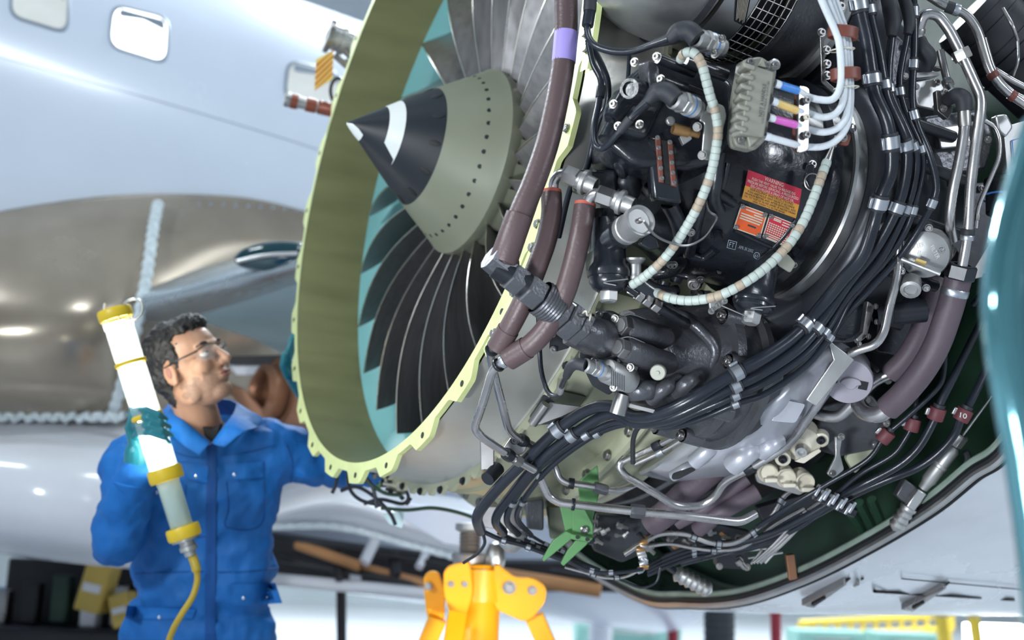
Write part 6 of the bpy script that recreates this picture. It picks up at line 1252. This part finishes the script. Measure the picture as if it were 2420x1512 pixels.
# ================================================================== jack
jp = D(1128, 1400, 3.9)
jk = thing('hydraulic_jack', 'orange yellow tripod jack standing below the engine', 'jack', (jp[0], jp[1], 0))
jx, jy = jp[0], jp[1]; jz = lambda y: D(1128, y, 3.9)[2]; Z = V3(0, 0, 1)
MB().lathe(V3(jx, jy, .15), Z, [(0, 0), (0, .075), (jz(1345)-.15, .075), (jz(1335)-.15, .07), (jz(1335)-.15, .04)], 28).build('cylinder', 'jack_orange', jk)
MB().lathe(V3(jx-.03, jy, jz(1330)), Z, [(0, .034)]+[(.006*i, .036 if i % 2 else .032) for i in range(1, 22)]+[(.13, 0)], 22).build('screw_ram', 'thread', jk, 20)
MB().lathe(V3(jx-.03, jy, jz(1252)), Z, [(-.01, .03), (0, .05), (.02, .05), (.024, .03)], 22).build('ram_cap', 'alu_dull', jk)
MB().lathe(V3(jx-.03, jy, jz(1322)), Z, [(-.03, .05), (0, .055), (.012, .06), (.02, .055), (.02, .035)], 24).build('lock_nut', 'alu_dull', jk)
MB().lathe(V3(jx, jy, jz(1420)), Z, [(0, .07), (0, .088), (.03, .09), (.10, .09), (.105, .075)], 28).build('collar', 'jack_orange', jk)
def jplate(poly, d, th=.02, name='leg_plate'):
    o = plate(name, rnd_poly(poly, 14, 4), d, th, 'jack_orange', jk, bevel=.003); return o
o = jplate([(1060, 1338), (1110, 1325), (1118, 1400), (1095, 1478), (1070, 1478), (1048, 1400), (1048, 1352)], 3.78); 
for x, y in ((1066, 1380), (1098, 1380)): bolt(o, D(x, y, 3.775), TOCAM, S(6, 3.8), 'steel', 'hex')
o = jplate([(1000, 1365), (1014, 1350), (1036, 1352), (1052, 1400), (1050, 1470), (1020, 1500), (1006, 1440)], 3.92); bolt(o, D(1012, 1385, 3.9), TOCAM, S(8, 3.9), 'steel', 'hex')
o = jplate([(1168, 1336), (1178, 1334), (1215, 1365), (1262, 1366), (1292, 1388), (1290, 1420), (1262, 1458), (1240, 1470), (1170, 1440), (1160, 1390)], 3.84)
for x, y, s_ in ((1204, 1388, 13), (1258, 1395, 9)): bolt(o, D(x, y, 3.835), TOCAM, S(s_, 3.8), 'steel', 'hex')
for a, b in (((1262, 1455), (1400, 1760)), ((1035, 1460), (900, 1780)), ((1082, 1450), (1010, 1900))):
    d0 = 3.88 if a[0] > 1100 or a[0] < 1050 else 3.7
    p, q = D(*a, d0), D(*b, d0-(.35 if a[0] == 1082 else 0)); q = p+(q-p)*((p[2]-.03)/(p[2]-q[2])); ax = nz(q-p); sd = nz(np.cross(ax, F_)); MB().box((p+q)/2, ax*np.linalg.norm(q-p)/2, sd*.030, np.cross(ax, sd)*.022).build('leg', 'jack_orange', jk, bevel=.004)
    MB().lathe(V3(q[0], q[1], 0), Z, [(0, 0), (0, .07), (.015, .07), (.03, .03), (.05, 0)], 18).build('foot_pad', 'steel_dark', jk)
MB().lathe(V3(jx+.055, jy-.02, jz(1320)), Z, [(-.05, .02), (-.02, .03), (.0, .034), (.03, .03), (.05, .02), (.06, 0)], 18).build('valve_knob', 'alu', jk)
# ================================================================== foreground rail
rl = thing('guard_rail', 'blurred glossy teal rail tube in the right foreground', 'rail', D(2420, 1500, 1.1))
pth = catmull([D(2470, 300, 1.12), D(2430, 430, 1.11), D(2398, 540, 1.10), D(2380, 640, 1.09), D(2376, 740, 1.08), D(2388, 850, 1.075), D(2412, 980, 1.07), D(2436, 1120, 1.07), D(2460, 1300, 1.07), D(2485, 1600, 1.08)], 10)
MB().tube(pth, S(56, 1.08), 28).build('tube', 'teal_paint', rl, 60)
e = pth[-1]; MB().tube([e, V3(e[0]+.03, e[1], .0)], S(56, 1.08), 28).build('upright', 'teal_paint', rl, 60)
MB().lathe(V3(e[0]+.03, e[1], 0), V3(0, 0, 1), [(0, 0), (0, .07), (.01, .07), (.012, .03)], 20).build('foot', 'steel', rl)
# ================================================================== green bracket under the engine
gbk = thing('green_bracket', 'green painted forked bracket hanging under the engine', 'bracket', D(1340, 1330, 2.66))
for nm, poly, d, th in (('mount_plate', [(1365, 1140), (1412, 1100), (1418, 1160), (1400, 1230), (1402, 1268), (1368, 1258), (1372, 1200)], 2.70, .012), ('web', [(1322, 1195), (1352, 1198), (1362, 1205), (1362, 1262), (1350, 1270), (1338, 1262)], 2.66, .02), ('face_plate', [(1352, 1200), (1378, 1196), (1402, 1240), (1402, 1272), (1352, 1266)], 2.655, .010), ('prong', [(1338, 1255), (1354, 1262), (1350, 1275), (1285, 1328), (1281, 1322), (1306, 1278)], 2.63, .014), ('prong', [(1362, 1275), (1392, 1278), (1386, 1288), (1332, 1338), (1325, 1332), (1342, 1300)], 2.63, .014), ('fold', [(1350, 1262), (1402, 1272), (1392, 1282), (1348, 1274)], 2.625, .03)):
    plate(nm, poly, d, th, 'green_bracket', gbk, bevel=.002)
MB().lathe(D(1380, 1252, 2.648), TOCAM, [(0, 0), (.002, .009), (.006, .009), (.008, .006), (.004, .005)], 18).build('bush', 'steel_dark', gbk)
for x, y in ((1365, 1269), (1388, 1274)): bolt(gbk, D(x, y, 2.62), nz(TOCAM), S(5, 2.62), 'hole', 'dot', 'slot_hole')
# ================================================================== fittings beyond the fan case, upper left
t = thing('duct_connector', 'grey metal duct connector behind the fan case at upper left', 'connector', D(830, 130, 4.25))
ax = nz(D(870, 118, 4.25)-D(770, 80, 4.2)); p = D(772, 82, 4.2)
MB().lathe(p, ax, [(0, .02), (0, .055), (.02, .058), (.022, .045), (.05, .045), (.052, .05), (.07, .05), (.072, .04), (.12, .04), (.122, .05), (.15, .05), (.15, 0)], 24).build('body', 'alu_dull', t, 30)
MB().lathe(p+ax*.005, ax, [(-.002, .056), (-.002, .062), (.012, .062), (.012, .056)], 24).build('clamp_ring', 'steel_dark', t)
for q in (((790, 130), (835, 170)), ((800, 110), (850, 150)), ((830, 175), (800, 235)), ((815, 140), (840, 200))): MB().tube([D(*q[0], 4.2), D(*q[1], 4.22)], .012, 8).build('stay', 'steel_dark', t)
MB().tube([D(800, 215, 4.18)+R_*.028*math.cos(a)+U_*.045*math.sin(a) for a in np.linspace(0, 6.283, 25)], .006, 8, False).build('cable_loop', 'rubber', t)
tg = thing('warning_tag', 'yellow warning tag with red diagonal stripes beside the fan case', 'tag', D(765, 215, 4.1))
tq = [(747, 140), (788, 118), (786, 186), (743, 214)]; plate('card', tq, 4.1, .003, 'tag_yellow', tg)
for k in range(5):
    v0 = .02+.2*k; f = lambda u, v: ((747+(788-747)*u)*(1-v)+(743+(786-743)*u)*v, (140+(118-140)*u)*(1-v)+(214+(186-214)*u)*v)
    plate('stripe', [f(0, min(v0+.16, 1)), f(1, max(v0-.06, 0)), f(1, v0+.0), f(0, min(v0+.23, 1))], 4.096, .002, 'tag_red', tg)
MB().tube([D(780, 125, 4.1), D(800, 108, 4.15)], .002, 5).build('string', 'steel', tg)
bt = thing('brown_tube', 'brown and steel tube sticking out left of the fan case', 'tube', D(740, 262, 4.15)); ax = nz(D(800, 262, 4.15)-D(672, 232, 4.1)); p = D(672, 234, 4.1)
MB().lathe(p, ax, [(0, 0), (0, .024), (.012, .026), (.02, .024), (.05, .024), (.05, .02), (.20, .02)], 20).build('tip', 'alu_dull', bt); MB().lathe(p, ax, [(.075, .021), (.075, .0245), (.11, .0245), (.11, .021)], 20).build('brown_sleeve', 'brown_tube', bt)
MB().lathe(p, ax, [(.115, .02)]+[(.118+.006*i, .0255 if i % 2 else .023) for i in range(12)]+[(.2, .02)], 20).build('ribbed_sleeve', 'brown_tube', bt, 20); MB().lathe(p, ax, [(.022, .0245), (.022, .0262), (.045, .0262), (.045, .0245)], 20).build('sleeve', 'brown_tube', bt)
# ================================================================== clutter below the fan
t = thing('rim_wiring', 'tangle of thin black and green wires below the fan rim', 'wiring', D(880, 1240, 3.5))
for pts in ([(800, 1095), (795, 1140), (785, 1165)], [(822, 1095), (825, 1150), (850, 1180), (900, 1195)], [(805, 1160), (840, 1150), (880, 1170), (920, 1210), (935, 1240)], [(830, 1110), (870, 1140), (910, 1165), (950, 1170)], [(845, 1105), (880, 1150), (890, 1200)], [(860, 1190), (900, 1180), (950, 1190), (965, 1175), (955, 1150)], [(900, 1200), (960, 1205), (1020, 1200), (1080, 1210), (1140, 1230)]):
    MB().tube(catmull([D(*q, 3.42) for q in pts], 7), S(4.5, 3.42), 8).build('wire', random.choice(['rubber', 'rubber', 'green_primer']), t)
for k in range(26):
    x = 830+random.random()*130; y = 1100+(x-830)*.55+random.uniform(-22, 30); a = random.random()*3.1; c = D(x, y, 3.40+random.random()*.1); X = nz(math.cos(a)*R_+math.sin(a)*U_)
    MB().lathe(c, X, [(0, 0), (0, .006), (.012, .007), (.014, .005), (.024, .005), (.024, 0)], 10).build('connector', random.choice(['steel', 'green_bracket', 'black_smooth', 'alu_dull', 'green_primer']), t)
plate('mount_plate', rnd_poly([(903, 1100), (960, 1112), (958, 1170), (920, 1160), (905, 1140)], 4), 3.46, .012, 'primer_pale', t, bevel=.002)
plate('tag_plate', [(905, 1215), (955, 1208), (950, 1248), (920, 1238)], 3.5, .006, 'underskin', t)
for x, y in ((915, 1110), (950, 1122)): bolt(t, D(x, y, 3.455), TOCAM, S(6, 3.45), 'black_smooth', 'hex')
t = thing('sheet_bracket', 'dark sheet metal bracket with rolled end below the V pipes', 'bracket', D(1160, 1135, 2.62))
plate('sheet', rnd_poly([(1134, 1040), (1168, 1038), (1168, 1108), (1136, 1112)], 4), 2.6, .008, 'steel_dark', t, bevel=.002); MB().lathe(D(1152, 1132, 2.58), nz(D(1182, 1100, 2.62)-D(1152, 1132, 2.58)), [(0, 0), (0, S(17, 2.6)), (.045, S(17, 2.6)), (.045, 0)], 20).build('rolled_end', 'black_smooth', t)
ob = MB().grid([[E(a, .893-.01*(a > .35), th) for th in np.linspace(188, 216, 12)] for a in (.33, .42)], nz(EC-E(0, 1, 200))*.003).build('copper_band', 'orange_beam'); tag(ob, 'copper coloured band on the lower fan case edge', 'band')  # orange light on the case, put in as a coloured band
# ================================================================== clutter on the right side of the engine
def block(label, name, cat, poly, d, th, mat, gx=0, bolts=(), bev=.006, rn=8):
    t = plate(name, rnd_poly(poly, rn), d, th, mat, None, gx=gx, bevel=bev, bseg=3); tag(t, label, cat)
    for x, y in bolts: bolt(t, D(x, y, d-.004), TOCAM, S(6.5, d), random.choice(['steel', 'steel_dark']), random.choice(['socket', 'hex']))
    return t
block('dark rounded valve body behind the upper harness cables', 'bleed_valve', 'valve', [(2060, 100), (2120, 80), (2160, 120), (2150, 190), (2100, 215), (2065, 180)], 2.5, .1, 'dark_cast', .1, ((2075, 120), (2140, 110), (2140, 180)))
block('grey bracket plate between the elbow boots', 'bracket_plate', 'bracket', [(2155, 195), (2215, 185), (2232, 205), (2225, 262), (2170, 250)], 2.46, .012, 'alu_dull', .1, ((2165, 205), (2215, 195), (2218, 252)), .002)
block('dark rectangular gear unit behind the steel pipes', 'gear_unit', 'gear unit', [(2185, 275), (2330, 255), (2350, 330), (2330, 400), (2215, 420), (2180, 350)], 2.5, .12, 'dark_cast', .15, ((2200, 290), (2310, 275), (2335, 330), (2225, 405)))
block('small grey cover plate on the gear unit', 'cover_plate', 'plate', [(2215, 300), (2290, 290), (2296, 345), (2222, 352)], 2.47, .02, 'steel_dark', .1, ((2222, 308), (2284, 298), (2288, 340)), .003)
block('tall dark housing left of the oil filter pipe', 'tall_housing', 'housing', [(2095, 240), (2150, 230), (2190, 300), (2180, 400), (2110, 380)], 2.55, .1, 'dark_gear')
block('dark casting between the oil filter and the right pipes', 'pipe_casting', 'casting', [(2225, 440), (2330, 430), (2350, 560), (2300, 640), (2235, 560)], 2.6, .1, 'dark_gear', .1, ((2240, 450), (2320, 445), (2252, 555)))
block('pale sheet panel glimpsed right of the right pipes', 'sheet_metal_piece', 'panel', [(2310, 560), (2345, 555), (2345, 650), (2300, 660)], 2.65, .02, 'alu_dull')
block('black casting above the chip detector cap', 'rough_casting', 'casting', [(2075, 740), (2150, 700), (2170, 760), (2120, 840), (2070, 830)], 2.58, .1, 'black_paint', .1, ((2082, 748), (2150, 715)))
block('dark gear case beneath the sump right side', 'gear_case', 'gear case', [(1940, 960), (2060, 930), (2110, 990), (2080, 1060), (1980, 1080), (1930, 1030)], 2.75, .1, 'dark_cast', .1, ((1955, 975), (2050, 945), (2095, 1000), (2068, 1050)))
block('bent silver bracket right of the cream actuator', 'bent_bracket', 'bracket', [(1975, 1030), (1992, 1025), (1985, 1070), (1995, 1110), (1970, 1130), (1955, 1120), (1975, 1080)], 2.68, .008, 'alu', .1, ((1988, 1032), (1968, 1118)), .002, 5)
block('small beige panel behind the cowl cables', 'beige_panel', 'panel', [(1998, 1080), (2060, 1020), (2075, 1060), (2020, 1120)], 2.85, .02, 'primer_pale')
bc = thing('dark_duct', 'big dark ribbed duct barrel in the top right corner', 'duct', D(2400, 210, 2.8)); MB().lathe(D(2290, 30, 2.75), nz(D(2430, 160, 2.75)-D(2290, 30, 2.75)), [(0, 0), (0, .09), (.02, .10), (.022, .095), (.12, .095), (.122, .10), (.14, .10), (.14, .095), (.3, .095)], 30).build('barrel', 'rubber_matte', bc, 40)
for k in range(3): MB().lathe(D(2290, 30, 2.75), nz(D(2430, 160, 2.75)-D(2290, 30, 2.75)), [(.05+.05*k, .095), (.05+.05*k, .099), (.055+.05*k, .099), (.055+.05*k, .095)], 30).build('rib', 'rubber_matte', bc)
block('green painted frame piece in the top right corner', 'frame_piece', 'frame', [(2340, -20), (2440, -20), (2440, 60), (2400, 70), (2370, 40)], 2.9, .03, 'green_primer', 0, ((2375, 15), (2400, 30)))
rods = [((2370, 20), (2405, 95), 9, 'pipe'), ((2405, 95), (2395, 180), 7, 'pipe'), ((2080, 215), (2110, 250), 16, 'steel_dark'), ((2090, 625), (2060, 690), 26, 'rubber'), ((2200, 690), (2130, 700), 18, 'black_smooth'), ((2050, 860), (2100, 900), 18, 'steel_dark'), ((2250, 590), (2218, 612), 22, 'pipe'), ((2230, 610), (2290, 650), 10, 'pipe'), ((2330, 650), (2300, 720), 14, 'rubber'), ((2310, 700), (2420, 690), 24, 'rubber_matte')]
rl_ = ['thin steel stay in the top right corner, upper', 'thin steel stay in the top right corner, lower', 'dark stub pipe left of the tall housing', 'short black hose under the oil filter', 'black stub pipe right of the drain boss', 'dark stub pipe between cap and violet hose', 'curved pipe stub right of the oil filter', 'thin pipe crossing below the filter stub', 'black hose behind the violet hose top', 'matte black sleeve running off behind the teal rail']
for (a, b, w, mt), lab in zip(rods, rl_):
    d = 2.56; t = MB().tube(catmull([D(*a, d), D((a[0]+b[0])/2+6, (a[1]+b[1])/2+5, d-.02), D(*b, d)], 6), S(w, d)/2, 12).build('stub_pipe', mt, None, 60); tag(t, lab, 'pipe')
# ================================================================== clutter along the engine bottom
def run(label, pts, w, mat, d, clips=(), cat='pipe', name='slim_tube'):
    return tube_thing(name, label, cat, [(x, y, d) for x, y in pts], 1, w, mat, 'cat', [(x, y, 16) for x, y in clips])
run('silver tube winding along the engine bottom above the black lines', [(1475, 1310), (1515, 1285), (1560, 1262), (1620, 1262), (1680, 1282), (1735, 1282), (1790, 1250), (1825, 1215), (1850, 1175), (1880, 1150)], 13, 'pipe', 2.80, ((1640, 1272), (1700, 1282), (1778, 1262), (1845, 1185)))
run('silver tube below the winding one', [(1520, 1292), (1580, 1285), (1640, 1295), (1700, 1300), (1760, 1290), (1830, 1240), (1900, 1200)], 9, 'pipe', 2.82, ((1690, 1300),))
for k in range(4):
    run(['uppermost of four black lines curving under the engine', 'second of four black lines curving under the engine', 'third of four black lines curving under the engine', 'lowest of four black lines curving under the engine'][k], [(1530, 1335+8*k), (1580, 1310+9*k), (1640, 1290+9*k), (1700, 1282+9*k), (1790, 1278+5*k), (1880, 1240+4*k), (1960, 1180+3*k)], 9, 'rubber', 2.84+.01*k, ((1640, 1290+9*k), (1690, 1283+9*k)) if k < 3 else (), 'cable', 'slim_cable')
for k in range(3):
    run(['upper silver line running up right to the cable cluster', 'middle silver line running up right to the cable cluster', 'lower silver line running up right to the cable cluster'][k], [(1780+8*k, 1330), (1830+10*k, 1285), (1880+12*k, 1230), (1930+12*k, 1190), (1990+8*k, 1160)], 8, 'pipe', 2.78, ((1905+12*k, 1210),))
t = thing('clamp_cluster', 'cluster of silver clips gathering cables inside the cowl', 'clamp', D(1960, 1190, 2.68))
for k in range(9): MB().box(D(1932+10*k, 1158+5*k+(k % 2)*8, 2.67), nz(R_*.5+U_*.8)*S(15, 2.67), nz(R_*.8-U_*.5)*S(4, 2.67), F_*.01).build('clip', 'clip', t, bevel=.002)
MB().tube([D(1925, 1168, 2.69), D(2020, 1212, 2.69)], S(13, 2.68), 10).build('saddle', 'black_smooth', t)
t = thing('lashing_chain', 'vertical chain of small lashed fittings under the engine', 'fitting', D(1520, 1345, 2.76))
for k in range(9): MB().lathe(D(1518+random.uniform(-5, 5), 1282+8*k, 2.75), nz(R_+random.uniform(-.8, .8)*U_), [(-.010, 0), (-.010, .006), (0, .009), (.010, .006), (.010, 0)], 10).build('fitting', random.choice(['alu_dull', 'steel', 'bronze_cap', 'clip']), t)
run('black line sagging left from the lashed fittings', [(1520, 1345), (1470, 1352), (1410, 1352), (1360, 1335), (1330, 1315)], 9, 'rubber', 2.74, ((1440, 1353), (1400, 1351)), 'cable', 'slim_cable')
run('silver line sagging left toward the green bracket', [(1530, 1335), (1480, 1362), (1430, 1365), (1380, 1352), (1335, 1340)], 7, 'pipe', 2.76, ((1460, 1364), (1400, 1358)))
run('thin black loop hanging below the sagging lines', [(1560, 1340), (1550, 1375), (1515, 1388), (1470, 1372), (1440, 1358)], 6, 'rubber', 2.78, (), 'cable', 'slim_cable')
for k in range(4):
    run(['first', 'second', 'third', 'last'][k]+' black lead continuing from the harness foot to the right', [(1140+36*k, 1255+2*k), (1185+34*k, 1275+3*k), (1235+30*k, 1288+4*k), (1300+22*k, 1312+4*k), (1370+16*k, 1335+4*k)], 11-k, 'rubber', 2.76+.02*k, ((1190+34*k, 1277+3*k), (1245+28*k, 1292+4*k)), 'cable', 'harness_lead')
t = thing('drain_bowl', 'small grey drain bowl under the harness foot', 'bowl', D(1215, 1308, 2.8)); MB().lathe(D(1212, 1262, 2.82), -UP, [(0, .035), (.01, .036), (.03, .028), (.042, .012), (.044, 0)], 22).build('bowl', 'alu_dull', t); MB().lathe(D(1212, 1262, 2.82), UP, [(0, .038), (.008, .038), (.008, .02)], 22).build('rim', 'steel_dark', t)
t = MB().tube(catmull([D(1142, 1262, 2.75), D(1145, 1285, 2.75), D(1128, 1308, 2.76), D(1095, 1330, 2.78)], 7), S(4, 2.75), 8).build('drain_wire', 'rubber'); tag(t, 'thin black wire hanging from the harness foot toward the jack', 'wire')
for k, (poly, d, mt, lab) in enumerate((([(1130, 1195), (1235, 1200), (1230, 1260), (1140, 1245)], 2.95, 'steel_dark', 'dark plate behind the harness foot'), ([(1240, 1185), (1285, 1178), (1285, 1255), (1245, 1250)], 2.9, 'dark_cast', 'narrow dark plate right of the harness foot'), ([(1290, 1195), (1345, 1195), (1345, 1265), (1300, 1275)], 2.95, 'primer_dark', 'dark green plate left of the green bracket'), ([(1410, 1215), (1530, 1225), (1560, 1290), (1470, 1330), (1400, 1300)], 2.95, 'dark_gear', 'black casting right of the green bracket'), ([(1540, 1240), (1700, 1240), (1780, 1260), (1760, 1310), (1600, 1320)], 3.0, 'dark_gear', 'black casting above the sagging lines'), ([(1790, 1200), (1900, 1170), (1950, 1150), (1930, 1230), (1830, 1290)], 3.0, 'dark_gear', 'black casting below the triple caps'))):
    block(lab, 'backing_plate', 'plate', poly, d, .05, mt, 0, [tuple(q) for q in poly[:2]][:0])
for k in range(34):
    pass
t = thing('fitting_rack', 'rack of small silver unions and nuts under the engine', 'fitting', D(1450, 1300, 2.85))
for k in range(48):
    x = 1330+random.random()*420; y = 1225+(x-1330)*.10+random.uniform(-8, 60); a = random.uniform(-.9, .9); c = D(x, y, 2.86+random.random()*.06); X = nz(math.cos(a)*R_+math.sin(a)*U_); s_ = random.uniform(.005, .010)
    MB().lathe(c, X, [(0, 0), (0, s_*.7), (.3*s_, s_), (1.6*s_, s_), (1.7*s_, s_*.6), (3.2*s_, s_*.55), (3.2*s_, 0)], random.choice([6, 10])).build('union', random.choice(['alu_dull', 'steel', 'steel_dark', 'black_smooth', 'bronze_cap']), t, 25)
# inside the cowl
t = thing('ladder_frame', 'silver ladder shaped cable tray inside the cowl', 'cable tray', D(1810, 1325, 3.0))
for a, b in (((1768, 1318), (1850, 1305)), ((1770, 1300), (1820, 1295)), ((1785, 1325), (1845, 1280)), ((1808, 1330), (1870, 1262)), ((1775, 1332), (1800, 1300))): MB().tube([D(*a, 2.95), D(*b, 2.93)], S(6, 2.95)/2, 8).build('rung', 'pipe', t)
block('brown upright stiffener inside the cowl', 'stiffener', 'stiffener', [(1858, 1312), (1878, 1310), (1885, 1368), (1866, 1372)], 3.1, .02, 'bronze', 0, (), .002, 2)
block('dark box fixed inside the cowl bottom', 'cowl_box', 'box', [(1690, 1300), (1770, 1300), (1772, 1345), (1695, 1342)], 3.05, .06, 'black_smooth', 0, ((1700, 1338), (1765, 1340)), .004, 3)
for k in range(3):
    t = MB().tube(catmull([D(2000+30*k, 1195-8*k, 3.0), D(2030+28*k, 1240, 3.05), D(2050+26*k, 1290-10*k, 3.1)], 6), S(12, 3), 8).build('cowl_stiffener', 'green_primer'); tag(t, ['first curved green stiffener inside the cowl', 'second curved green stiffener inside the cowl', 'third curved green stiffener inside the cowl'][k], 'stiffener')
